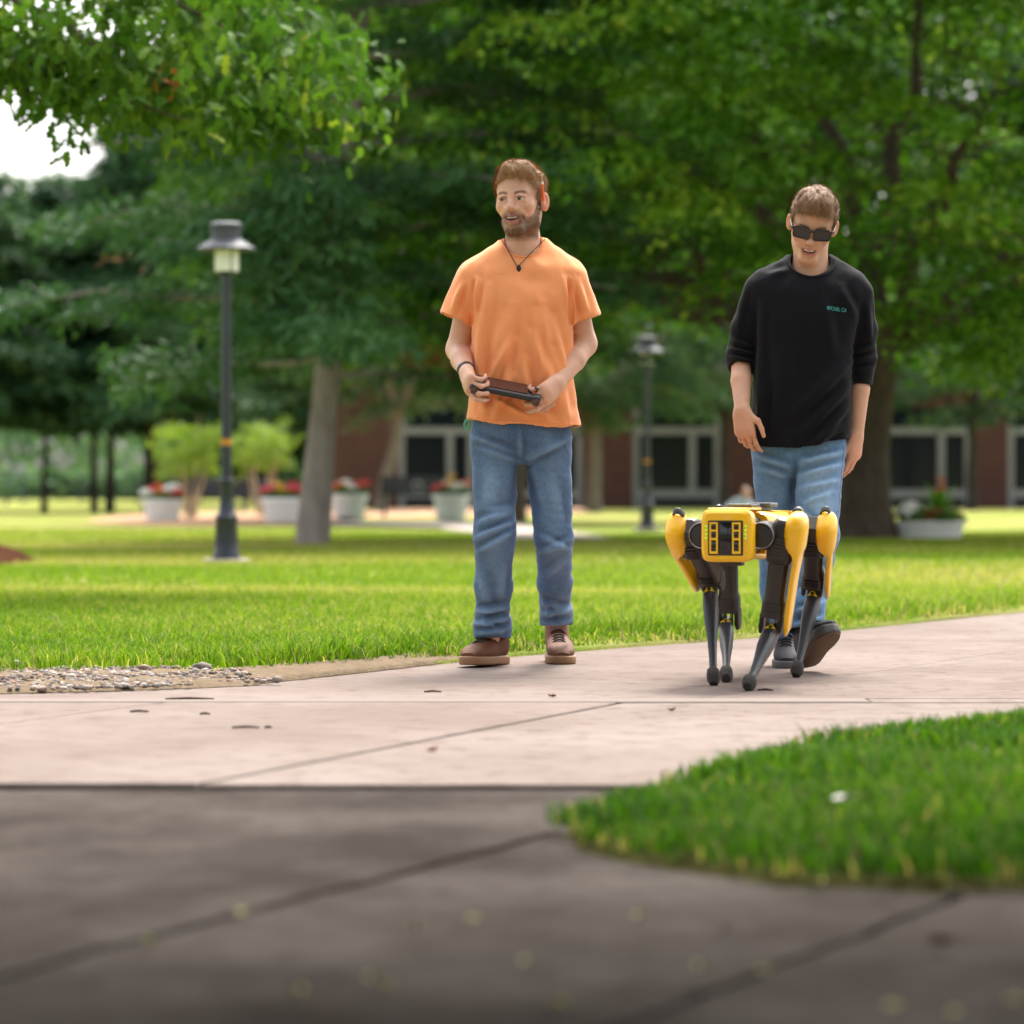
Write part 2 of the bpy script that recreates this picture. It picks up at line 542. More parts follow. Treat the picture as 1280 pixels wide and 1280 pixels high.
# --- grass blades ("stuff": nobody could count it)
M_GRASS = leafmat('grass_blade', [(0.0, (0.040, 0.110, 0.004)), (0.45, (0.108, 0.205, 0.009)), (0.75, (0.205, 0.270, 0.028)), (0.90, (0.36, 0.34, 0.10)), (1.0, (0.40, 0.32, 0.17))], 0.40, 0.6, 0.08)
M_GRASS2 = leafmat('grass_blade_deep', [(0.0, (0.012, 0.045, 0.002)), (0.5, (0.045, 0.130, 0.004)), (0.9, (0.105, 0.205, 0.008)), (1.0, (0.30, 0.25, 0.10))], 0.34, 0.6, 0.08)
def blades(name, P, h, wd, mat, lean=0.5, tint=None, segs=2):
    n = len(P)
    a = rng.random(n) * 2 * np.pi
    dirv = np.stack([np.cos(a), np.sin(a), np.zeros(n)], -1)
    b = a + np.pi / 2 + rng.normal(0, 0.4, n)
    side = np.stack([np.cos(b), np.sin(b), np.zeros(n)], -1) * (wd * (0.7 + 0.6 * rng.random(n)))[:, None] * 0.5
    ln = lean * (0.2 + rng.random(n)) * h
    up = np.array([0, 0, 1.0])
    b0 = P; 
    m1 = P + up * (h * 0.55)[:, None] + dirv * (ln * 0.28)[:, None]
    tp = P + up * (h * (1 - 0.25 * lean * rng.random(n)))[:, None] + dirv * ln[:, None]
    if segs == 2:
        V = np.stack([b0 - side, b0 + side, m1 + side * 0.8, m1 - side * 0.8, tp], 1).reshape(-1, 3)
        i = np.arange(n) * 5
        Fq = np.stack([i, i + 1, i + 2, i + 3], -1); Ft = np.stack([i + 3, i + 2, i + 4], -1)
        F = [Fq, Ft]; k = 5
    else:
        V = np.stack([b0 - side, b0 + side, tp], 1).reshape(-1, 3)
        i = np.arange(n) * 3
        F = [np.stack([i, i + 1, i + 2], -1)]; k = 3
    tint = rng.random(n) if tint is None else tint
    cols = np.repeat(tint, k)[:, None] * np.ones((1, 3))
    o = link(name, npmesh(name, V, F, True, cols), mat)
    tag(o, kind='stuff')
    return o
def dryness(x, y):
    P3 = np.stack([x, y, np.zeros_like(x)], -1)
    return noise3(P3 * np.array([0.5, 1.0, 1]), 0.55, 3)
# the shaggy strip along the path
def scatter(n, y0, y1, m=1.15):
    y = y0 + (y1 - y0) * rng.random(n)
    x = (rng.random(n) - 0.5) * 1280 / FPX * y * m
    return x, y
n = 320000
x, y = scatter(n, 10.3, 19.5, 1.36)
x += 0.15
tl = y - edge_y(x)
bald = noise3(np.stack([x, y, x * 0], -1), 2.6, 5)
thr = 0.025 + 0.10 * np.clip(bald, 0, 1) + np.interp(x, [-1.9, -1.2, -0.95, -0.75, -0.5, -0.15], [0.92, 0.80, 0.55, 0.40, 0.28, 0.0])
keep = (tl > thr * (0.6 + 0.8 * rng.random(n))) & (rng.random(n) < np.clip(1.15 - (y - 11) / 11.0, 0.35, 1))
x, y, tl = x[keep], y[keep], tl[keep]
clump = noise3(np.stack([x, y, x * 0], -1), 5.0, 9)
h = (0.033 + 0.018 * rng.random(len(x)) + 0.018 * clump) * (1.0 + 0.75 * np.exp(-((tl - 0.55) / 0.40) ** 2))
h = np.clip(h * (0.55 + 0.75 * rng.random(len(x))), 0.014, 0.13) * np.clip(0.45 + tl / 0.30, 0.45, 1)
tint = np.clip(0.46 + 0.20 * rng.normal(size=len(x)) + 0.16 * dryness(x, y) + 0.22 * np.clip((y - 13.5) / 5, 0, 1) - 0.10 * np.exp(-((tl - 0.3) / 0.35) ** 2), 0, 0.97)
dead = rng.random(len(x)) < np.where(tl < 0.25, 0.22, 0.02)
tint[dead] = 1.0
blades('long_grass', np.stack([x, y, lawn_z(x, y) - 0.004], -1), h, 0.0044 + 0.0026 * rng.random(len(x)), M_GRASS, 0.85, tint)
# mown lawn behind it
n = 150000
y = 19.0 + 29 * rng.random(n) ** 1.25
x = (rng.random(n) - 0.5) * 1280 / FPX * y * 1.45
keep = y > edge_y(np.clip(x, EDGE[0, 0], EDGE[-1, 0])) + .1
x, y = x[keep], y[keep]
tint = np.clip(0.72 + 0.13 * rng.normal(size=len(x)) + 0.30 * dryness(x, y), 0.2, 0.97)
blades('mown_grass', np.stack([x, y, lawn_z(x, y) - 0.004], -1), 0.030 + 0.020 * rng.random(len(x)), 0.012 + 0.0006 * (y - 19), M_GRASS, 0.9, tint, 1)
# the near patch
n = 88000
Q = np.stack([0.02 + 3.4 * rng.random(n), 5.3 + 5.6 * rng.random(n)], -1)
ins = inpoly(Q + rng.normal(0, 0.016, Q.shape), OUT)
Q = Q[ins]
dist = np.min(np.linalg.norm(Q[:, None, :] - OUT[None, ::1, :], axis=2), axis=1)
zz = 0.012 + 0.045 * np.clip(dist / 0.9, 0, 1)
h = (0.035 + 0.030 * rng.random(len(Q))) * np.clip(0.42 + dist / 0.25, 0.42, 1) + 0.020 * np.clip(noise3(np.column_stack([Q, Q[:, 0] * 0]), 4, 2), -0.5, 1)
tint = np.clip(0.45 + 0.25 * rng.normal(size=len(Q)) + 0.25 * noise3(np.column_stack([Q, Q[:, 0] * 0]), 1.6, 4), 0, 0.95)
tint[rng.random(len(Q)) < np.where(dist < 0.05, 0.3, 0.02)] = 1.0
blades('near_grass', np.column_stack([Q, zz - 0.006]), np.clip(h, 0.015, 0.1), 0.0048 + 0.002 * rng.random(len(Q)), M_GRASS2, 0.8, tint)

# --- bare, dry soil beside the path where the turf has worn away
def ground_patch(name, pts_px, mat, z, top=0.012, wob=0.0, seed=1, n=72, prof=((1.0, 0.0), (0.93, 0.5), (0.6, 1.0), (0.02, 1.0))):
    P = np.array([gnd(*q)[:2] for q in pts_px])
    PPs = np.vstack([P, P[:1]])
    sg = np.concatenate([[0], np.cumsum(np.linalg.norm(np.diff(PPs, axis=0), axis=1))])
    s_ = np.linspace(0, sg[-1], n + 1)[:-1]
    O = np.stack([np.interp(s_, sg, PPs[:, 0]), np.interp(s_, sg, PPs[:, 1])], -1)
    r_ = np.random.default_rng(seed)
    c = O.mean(0)
    V = []
    O = c + (O - c) * (1 + wob * r_.normal(0, 1, n))[:, None]
    for f, zz in [(f_, t_ * top) for f_, t_ in prof]:
        q = c + (O - c) * f
        V.append(np.column_stack([q, z(q[:, 0], q[:, 1]) + zz + (min(0.25 * top, 0.012) * r_.normal(size=n) if 0.03 < f < 0.99 else -0.01 * (f > 0.5))]))
    V = np.concatenate(V)
    F = [(i*n+j, i*n+(j+1)%n, (i+1)*n+(j+1)%n, (i+1)*n+j) for i in range(len(prof) - 1) for j in range(n)]
    o = link(name, npmesh(name, V, np.array(F)), mat)
    tag(o, kind='structure')
    return o
ground_patch('bare_soil', [(250, 858), (330, 855), (440, 843), (520, 834), (590, 826), (560, 822), (480, 832), (420, 836), (330, 843), (260, 848)], M_DRYSOIL, lawn_z, 0.006, 0.02, 3)

# --- gravel strip: small rounded stones
M_GRAVEL = None
t = NT('gravel_stone')
a = t.n('Attribute', attribute_name='col')
p = t.pos()
c = t.mix(t.ramp(t.noise(p, 90, 4), [(0.35, 0.0), (0.7, 1.0)]), t.mix(1.0, a.outputs['Color'], (0.75, 0.75, 0.75), 'MULTIPLY'), a.outputs['Color'])
M_GRAVEL = t.done(t.bsdf(c, 0.85, t.bump(t.noise(p, 200, 3), 0.3, 0.003), Specular_IOR_Level=0.1))
bm = bmesh.new(); bmesh.ops.create_icosphere(bm, subdivisions=1, radius=1)
IV = np.array([v.co[:] for v in bm.verts]); IF = np.array([[v.index for v in f.verts] for f in bm.faces]); bm.free()
STONEC = np.array([(0.29, 0.245, 0.215), (0.19, 0.16, 0.14), (0.34, 0.26, 0.21), (0.25, 0.17, 0.13), (0.40, 0.36, 0.33), (0.12, 0.10, 0.09)])
def stones(P, r, seed):
    r_ = np.random.default_rng(seed)
    n = len(P)
    sc = r[:, None] * np.stack([1 + 0.35 * r_.random(n), 0.8 + 0.4 * r_.random(n), 0.5 + 0.25 * r_.random(n)], -1)
    Vv = IV[None] * (1 + 0.16 * r_.normal(size=(n, len(IV), 1)))
    Vv = Vv * sc[:, None, :]
    an = r_.random(n) * 6.283
    ca, sa = np.cos(an)[:, None], np.sin(an)[:, None]
    X_ = Vv[..., 0] * ca - Vv[..., 1] * sa; Y_ = Vv[..., 0] * sa + Vv[..., 1] * ca
    Vv = np.stack([X_, Y_, Vv[..., 2]], -1) + P[:, None, :]
    Ff = (IF[None] + (np.arange(n) * len(IV))[:, None, None]).reshape(-1, 3)
    cc = np.repeat(STONEC[r_.integers(0, len(STONEC), n)] * (0.8 + 0.4 * r_.random((n, 1))), len(IV), axis=0)
    return Vv.reshape(-1, 3), Ff, cc
GR = np.array([gnd(*q)[:2] for q in [(-330, 884), (0, 869), (120, 866), (240, 862), (345, 857), (300, 849), (200, 845), (100, 845), (-20, 843), (-330, 850)]])
n = 13000
Q = np.stack([-2.9 + 2.3 * rng.random(n), 10.0 + 2.4 * rng.random(n)], -1)
Q = Q[inpoly(Q, GR)]
Q = Q[noise3(np.column_stack([Q, Q[:, 0] * 0]), 6, 8) > -0.25 - 0.5 * rng.random(len(Q))]
V, F, C = stones(np.column_stack([Q, lawn_z(Q[:, 0], Q[:, 1]) + 0.004]), 0.0045 + 0.0105 * rng.random(len(Q)) ** 2.2, 5)
o = link('gravel', npmesh('gravel', V, F, True, C), M_GRAVEL); tag(o, kind='stuff')
ground_patch('gravel_soil', [(-330, 883), (0, 868), (120, 865), (240, 861), (330, 857), (300, 850), (200, 846), (100, 846), (-20, 844), (-330, 851)], M_DRYSOIL, lawn_z, 0.006, 0.0, 4)
for i, (qx, qy, r_) in enumerate([(20, 846, 0.030), (253, 850, 0.028), (180, 850, 0.024), (346, 857, 0.018)]):
    g = gnd(qx, qy)
    V, F, C = stones(np.array([[g[0], g[1], lawn_z(g[0], g[1]) + r_ * 0.45]]), np.array([r_]), 30 + i)
    o = link('stone', npmesh('stone', V, F, True, C * 0 + STONEC[i % 3]), M_GRAVEL)
    tag(o, 'rounded brown grey stone lying larger among the gravel beside the lawn', 'stone', 'larger stones in the gravel strip')

# --- far path, planting bed, mulch ring
M_FARPATH = plain('far_path_concrete', (0.40, 0.34, 0.30), 0.9, 0.06, 1.0)
zf = lambda x, y: lawn_z(x, y) + 0.02
o = ground_patch('far_path', [(380, 655.5), (470, 654.5), (560, 655.5), (640, 658), (700, 664), (750, 671), (778, 677), (760, 681.5), (700, 681.5), (640, 679), (600, 668), (540, 662.5), (470, 660), (380, 660)], M_FARPATH, zf, 0.02, 0, 6)
o = ground_patch('planting_bed', [(110, 655), (190, 660), (300, 659), (420, 657), (420, 650), (560, 648), (740, 643), (730, 637), (600, 639), (430, 641), (300, 642), (180, 645), (120, 650)], M_BARKCHIP, zf, 0.05, 0.01, 8)
mp = [(-190, 706), (-130, 714), (-60, 717), (10, 713), (54, 705), (30, 699), (-40, 693), (-120, 694), (-170, 699)]
o = ground_patch('mulch_mound', mp, M_MULCH, lawn_z, 0.20, 0.015, 9, 72, ((1.0, 0.0), (0.9, 0.14), (0.75, 0.42), (0.55, 0.74), (0.3, 0.95), (0.02, 1.0)))
# ================================================================ BUILDING
t = NT('red_brick')
tc = t.n('TexCoord')
br = t.n('TexBrick')
br.inputs['Color1'].default_value = (0.130, 0.048, 0.036, 1); br.inputs['Color2'].default_value = (0.088, 0.034, 0.028, 1)
br.inputs['Mortar'].default_value = (0.15, 0.10, 0.085, 1)
br.inputs['Scale'].default_value = 4.4; br.inputs['Mortar Size'].default_value = 0.012
br.inputs['Brick Width'].default_value = 0.95; br.inputs['Row Height'].default_value = 0.32
mp_ = t.n('Mapping'); mp_.inputs['Rotation'].default_value = (R(90), 0, 0)
t.l(tc.outputs['Object'], mp_.inputs[0]); t.l(mp_.outputs[0], br.inputs['Vector'])
c = t.mix(t.noise(t.pos(), 0.7, 4), t.mix(1.0, br.outputs[0], (0.7, 0.7, 0.72), 'MULTIPLY'), br.outputs[0])
M_BRICK = t.done(t.bsdf(c, 0.9))
M_FRAME = plain('grey_window_frame', (0.25, 0.25, 0.26), 0.45, 0.08, 3)
M_PANEL = plain('dark_panel', (0.016, 0.019, 0.026), 0.4, 0.2, 2)
t = NT('window_glass')
M_GLASS = t.done(t.bsdf((0.008, 0.011, 0.020), 0.10, Specular_IOR_Level=0.28))
M_FASCIA = plain('roof_fascia', (0.10, 0.09, 0.085), 0.7, 0.15, 1)
BD = 107.0
bx = lambda q: (q - 640) / FPX * BD
bz = lambda q: CAMH - (q - HOR) / FPX * BD
BASE = empty('brick_building', (bx(1000), BD, 0.0), 'low red brick building with dark windows behind the trees', 'building')
wins = [(498, 592), (618, 728), (791, 901), (1100, 1214), (1260, 1372), (1420, 1530), (1600, 1712)]
edges = [412] + [e for w_ in wins for e in w_] + [1800]
for i in range(0, len(edges), 2):
    mb = MB(); mb.box((bx(edges[i]), BD, -0.3), (bx(edges[i + 1]), BD + 0.5, 3.3)); mb.build('brick_pier', M_BRICK, BASE, smooth=False)
mb = MB(); mb.box((bx(412), BD + 0.06, 3.3), (bx(1800), BD + 0.5, 4.4)); mb.build('brick_wall', M_BRICK, BASE, smooth=False)
mb = MB(); mb.box((bx(412), BD + 0.5, -0.3), (bx(1800), BD + 14, 4.3)); mb.build('building_core', M_PANEL, BASE, smooth=False)
mb = MB(); mb.box((bx(405), BD - 0.9, 4.4), (bx(1810), BD + 14.3, 4.75)); mb.build('flat_roof', M_FASCIA, BASE, smooth=False)
for a, b in wins:
    x0, x1 = bx(a), bx(b); fw = 0.20
    mul = x0 + (x1 - x0) * 0.64
    f = MB()
    f.box((x0, BD + 0.05, 0.0), (x0 + fw, BD + 0.30, 3.3)); f.box((x1 - fw, BD + 0.05, 0.0), (x1, BD + 0.30, 3.3))
    f.box((x0 + fw, BD + 0.06, bz(622)), (x1 - fw, BD + 0.30, bz(612))); f.box((x0 + fw, BD + 0.06, bz(543)), (x1 - fw, BD + 0.30, bz(534)))
    f.box((mul, BD + 0.065, bz(612)), (mul + fw * 1.1, BD + 0.30, bz(543)))
    fo = f.build('window_frame', M_FRAME, BASE, smooth=False)
    g = MB(); g.box((x0 + fw, BD + 0.2, bz(612)), (mul, BD + 0.24, bz(543))); g.build('pane', M_GLASS, fo, smooth=False)
    g = MB(); g.box((mul + fw * 1.1, BD + 0.2, bz(612)), (x1 - fw, BD + 0.24, bz(543))); g.build('pane', M_GLASS, fo, smooth=False)
    g = MB(); g.box((x0 + fw, BD + 0.2, bz(534)), (x1 - fw, BD + 0.24, 3.3)); g.build('pane', M_GLASS, fo, smooth=False)
    g = MB(); g.box((x0 + fw, BD + 0.18, 0.0), (x1 - fw, BD + 0.25, bz(622))); g.build('lower_panel', M_PANEL, fo, smooth=False)

# ================================================================ TREES
def leafquads(C, R3, n, L, Wd, droop=0.25, out=None, flat=0.55, seed=0, tintfn=None, upbias=0.0):
    """leaf rhombi in flattened clusters: C (k,3), R3 (k,3) radii, n leaves each"""
    r_ = np.random.default_rng(seed)
    k = len(C)
    N = k * n
    ci = np.repeat(np.arange(k), n)
    th = r_.random(N) * 2 * np.pi
    rr = np.sqrt(r_.random(N))
    lx, ly = rr * np.cos(th), rr * np.sin(th)
    lz = r_.normal(0, 0.5, N) + upbias
    P = np.stack([lx, ly, lz], -1) * R3[ci]
    # droop with distance from the cluster's centre and from the stem
    P[:, 2] -= droop * rr ** 2 * R3[ci, 0]
    if out is not None:               # tilt downwards away from the trunk
        o2 = out[ci]
        P[:, 2] -= 0.30 * (P[:, 0] * o2[:, 0] + P[:, 1] * o2[:, 1])
    P += C[ci]
    a = th + r_.normal(0, 0.8, N)
    dip = -0.50 + r_.normal(0, 0.40, N)
    d = np.stack([np.cos(a) * np.cos(dip), np.sin(a) * np.cos(dip), np.sin(dip)], -1)
    nrm = np.stack([r_.normal(0, flat, N), r_.normal(0, flat, N), np.ones(N)], -1)
    s = np.cross(d, nrm); s /= np.linalg.norm(s, axis=1)[:, None] + 1e-9
    sz = (0.65 + 0.6 * r_.random(N))[:, None]
    fold = np.cross(s, d)
    p0 = P; p2 = P + d * L * sz
    pm = P + d * L * 0.45 * sz
    p1 = pm + s * Wd * 0.5 * sz + fold * Wd * 0.14
    p3 = pm - s * Wd * 0.5 * sz + fold * Wd * 0.14
    V = np.stack([p0, p1, p2, p3], 1).reshape(-1, 3)
    i = np.arange(N) * 4
    F = np.stack([i, i + 1, i + 2, i + 3], -1)
    tint = np.clip(0.5 + 0.16 * r_.normal(size=k)[ci] + 0.14 * r_.normal(size=N), 0, 1) if tintfn is None else tintfn(P, ci, r_)
    return V, F, np.repeat(tint, 4)[:, None] * np.ones((1, 3))
def bent(a, b, sag=0.1, n=7, seed=0, jit=0.03):
    r_ = np.random.default_rng(seed)
    a, b = np.asarray(a, float), np.asarray(b, float)
    s_ = np.linspace(0, 1, n)[:, None]
    P = a + (b - a) * s_
    P[:, 2] += sag * np.linalg.norm(b - a) * np.sin(np.pi * s_[:, 0])
    P[1:-1] += r_.normal(0, jit * np.linalg.norm(b - a), (n - 2, 3))
    return P

def barkmat(name, c1, c2, sc=6):
    t = NT(name)
    p = t.pos(scale=(1, 1, 0.25))
    nz = t.noise(p, sc * 2.5, 5, 0.7)
    c = t.mix(t.ramp(nz, [(0.3, 0.0), (0.7, 1.0)]), c1, c2)
    return t.done(t.bsdf(c, 0.95, t.bump(nz, 0.8, 0.03)))
M_BARK = barkmat('brown_bark', (0.045, 0.030, 0.020), (0.120, 0.088, 0.062))
M_BARKG = barkmat('grey_pine_bark', (0.19, 0.155, 0.14), (0.36, 0.31, 0.285), 4)
M_BARKD = barkmat('dark_bark', (0.020, 0.016, 0.013), (0.060, 0.048, 0.040))
M_BARKO = barkmat('olive_bark', (0.130, 0.115, 0.085), (0.230, 0.205, 0.150))
M_ZELK = leafmat('broad_leaf', [(0.0, (0.022, 0.078, 0.006)), (0.45, (0.062, 0.160, 0.011)), (0.8, (0.140, 0.275, 0.020)), (1.0, (0.33, 0.42, 0.05))], 0.16, 0.65, 0.06)
M_PINE = leafmat('pine_needle', [(0.0, (0.020, 0.070, 0.026)), (0.5, (0.050, 0.135, 0.042)), (0.88, (0.090, 0.190, 0.055)), (0.94, (0.27, 0.13, 0.055)), (1.0, (0.33, 0.16, 0.07))], 0.25, 0.55, 0.25)
M_DARKP = leafmat('dark_needle', [(0.0, (0.016, 0.055, 0.026)), (0.5, (0.038, 0.100, 0.040)), (0.9, (0.070, 0.145, 0.045)), (1.0, (0.13, 0.19, 0.05))], 0.22, 0.6, 0.2)
M_MID = leafmat('mid_leaf', [(0.0, (0.022, 0.060, 0.026)), (0.5, (0.045, 0.105, 0.040)), (1.0, (0.100, 0.165, 0.055))], 0.35, 0.6, 0.2)
M_OAK = leafmat('oak_leaf', [(0.0, (0.026, 0.075, 0.010)), (0.5, (0.060, 0.135, 0.016)), (0.90, (0.115, 0.200, 0.022)), (0.96, (0.22, 0.27, 0.03)), (1.0, (0.36, 0.13, 0.035))], 0.36, 0.65, 0.12)
M_YOUNG = leafmat('young_leaf', [(0.0, (0.100, 0.185, 0.020)), (0.5, (0.175, 0.275, 0.028)), (1.0, (0.27, 0.35, 0.050))], 0.45, 0.5, 0.3)
M_FAR = leafmat('far_leaf', [(0.0, (0.045, 0.100, 0.060)), (0.5, (0.085, 0.165, 0.085)), (1.0, (0.150, 0.235, 0.095))], 0.35, 0.7, 0.15)  # distance haze put into the colour: paler, bluer greens

def tree(name, label, base, group=None, cat='tree'):
    return empty(name, base, label, cat, group)

# --- the big spreading broadleaf tree behind the man in black
TB = gnd(1078, 677); TB[2] = 0.0
zt = tree('spreading_tree', 'large broad spreading tree with layered green foliage behind the man in black', TB)
def P_at(x_, y_, d): return px(x_, y_, d)
mb = MB()
tr = np.array([TB + (0.02, 0, -0.15), TB + (0.0, 0, 0.12), TB + (0.0, 0, 0.45), px(1080, 560, TB[1]), px(1088, 490, TB[1]), px(1098, 430, TB[1]), px(1104, 380, TB[1])])
mb.tube(tr, [0.62, 0.46, 0.36, 0.315, 0.30, 0.31, 0.30], 18)
mb.build('trunk', M_BARK, zt)
fork = px(1098, 440, TB[1])
r_ = np.random.default_rng(11)
C, RR, OUTV = [], [], []
def env(z):
    return np.interp(z, [2.2, 2.8, 4.0, 5.5, 8.0, 10.5, 12.5], [4.4, 5.6, 6.9, 7.4, 6.6, 4.6, 1.5])
nC = 9000
zs = 2.35 + (12.3 - 2.35) * r_.random(nC) ** 1.15
th = r_.random(nC) * 2 * np.pi
f = 1.04 - 0.60 * r_.random(nC) ** 1.5
low = zs < 3.4
f[low] = 1.03 - 0.30 * r_.random(low.sum())
rad = env(zs) * f * (1 + 0.10 * np.sin(3 * th + zs) + 0.06 * np.sin(7 * th + 2.1 * zs))
C = np.stack([TB[0] + 0.2 + rad * np.cos(th), TB[1] + rad * np.sin(th), zs], -1)
# keep the view under the crown open where the far lamp stands
ppx = 640 + C[:, 0] / C[:, 1] * FPX; ppy = HOR - (C[:, 2] - CAMH) / C[:, 1] * FPX
lim = np.interp(ppx, [380, 460, 560, 640, 720, 800, 900, 1000, 1090, 1180, 1280, 1400], [410, 445, 425, 405, 372, 335, 380, 405, 415, 450, 470, 470])
C = C[ppy < lim - 14]
def thin(C, dmin, zf, nmax):
    """keep sprays apart so that dark gaps stay between them"""
    K = np.zeros((0, 3)); out = []
    Q = C * np.array([1, 1, zf])
    acc = np.empty((nmax, 3)); n = 0
    for i in range(len(Q)):
        if n and np.min(np.sum((acc[:n] - Q[i]) ** 2, 1)) < dmin * dmin: continue
        acc[n] = Q[i]; n += 1; out.append(i)
        if n >= nmax: break
    return C[out]
C = thin(C, 0.80, 1.7, 900)
ntop = 320                                   # closed roof of the crown
tz = 8.0 + 4.3 * r_.random(ntop); tth = r_.random(ntop) * 2 * np.pi; tr_ = env(tz) * np.sqrt(r_.random(ntop))
C = np.vstack([C, np.stack([TB[0] + 0.2 + tr_ * np.cos(tth), TB[1] + tr_ * np.sin(tth), tz], -1)])
h_ = 0.48 + 0.42 * r_.random(len(C))
RR = np.stack([h_, h_ * (0.8 + 0.4 * r_.random(len(C))), 0.07 + 0.05 * r_.random(len(C))], -1)
dv = C[:, :2] - TB[:2]; dv /= np.linalg.norm(dv, axis=1)[:, None] + 1e-6
V, F, Cc = leafquads(C, RR, 165, 0.13, 0.088, 0.55, dv, 0.38, 21)
link('crown', npmesh('crown', V, F, False, Cc), M_ZELK, zt)
mb = MB()
limbs = [((1080, 470), (795, 375), -3.0), ((1085, 455), (835, 372), -1.5), ((1090, 440), (868, 360), 0.8), ((1095, 430), (620, 250), -2.5), ((1100, 430), (900, 160), -3), ((1105, 425), (1010, 60), 1.5), ((1105, 425), (1240, 120), -2.5), ((1105, 435), (1330, 300), -2), ((1105, 425), (1150, -60), 2), ((1105, 435), (1420, 330), 2.5), ((1100, 430), (740, 120), 2.0), ((1100, 430), (500, 330), 1.0)]
for i, (a, b, dy) in enumerate(limbs):
    A = px(a[0], a[1], TB[1]); B = px(b[0], b[1], TB[1] + dy)
    L = bent(A, B, 0.05, 8, i, 0.02)
    mb.tube(L, np.linspace(0.15, 0.035, 8), 9)
    for j in range(3, 8):
        for s_ in range(2):
            e = L[j] + r_.normal(0, 1, 3) * (0.9, 0.9, 0.35)
            mb.tube(bent(L[j], e, 0.05, 5, i * 31 + j * 3 + s_), np.linspace(0.03, 0.008, 5), 5)
mb.build('limbs', M_BARK, zt)

# --- a second tree of the same kind further back
B2 = np.array([(640 - 640) / FPX * 63.0, 63.0, 0.0])
z2 = tree('spreading_tree', 'leafy green tree rising directly behind the man in orange', B2)
mb = MB(); mb.tube(bent(B2 - (0, 0, .1), B2 + (0.1, 0, 5.0), 0, 7, 5, 0.01), np.linspace(0.30, 0.2, 7), 14)
for i in range(7):
    az = i * 0.9; mb.tube(bent(B2 + (0.1, 0, 2.6 + 0.3 * i), B2 + np.array([4.2 * np.cos(az), 3.6 * np.sin(az), 5.2 + 0.5 * i]), 0.06, 7, 50 + i), np.linspace(0.12, 0.03, 7), 8)
mb.build('trunk', M_BARK, z2)
nC = 6000
zs = 3.5 + (12.5 - 3.5) * r_.random(nC); th = r_.random(nC) * 2 * np.pi
rad = np.interp(zs, [3.0, 4.0, 6.0, 8.5, 11, 12.6], [3.6, 4.8, 5.6, 5.2, 3.6, 1.0]) * (1.03 - 0.5 * r_.random(nC) ** 1.6)
C = np.stack([B2[0] - 0.6 + rad * np.cos(th), B2[1] + rad * np.sin(th), zs], -1)
ppx = 640 + C[:, 0] / C[:, 1] * FPX; ppy = HOR - (C[:, 2] - CAMH) / C[:, 1] * FPX
C = C[(ppx < 740) | (ppy < 370)]
C = thin(C, 0.92, 1.7, 520)
h_ = 0.55 + 0.5 * r_.random(len(C))
RR = np.stack([h_, h_, 0.08 + 0.06 * r_.random(len(C))], -1)
dv = C[:, :2] - B2[:2]; dv /= np.linalg.norm(dv, axis=1)[:, None] + 1e-6
V, F, Cc = leafquads(C, RR, 175, 0.155, 0.10, 0.55, dv, 0.38, 23)
link('crown', npmesh('crown', V, F, False, Cc), M_ZELK, z2)

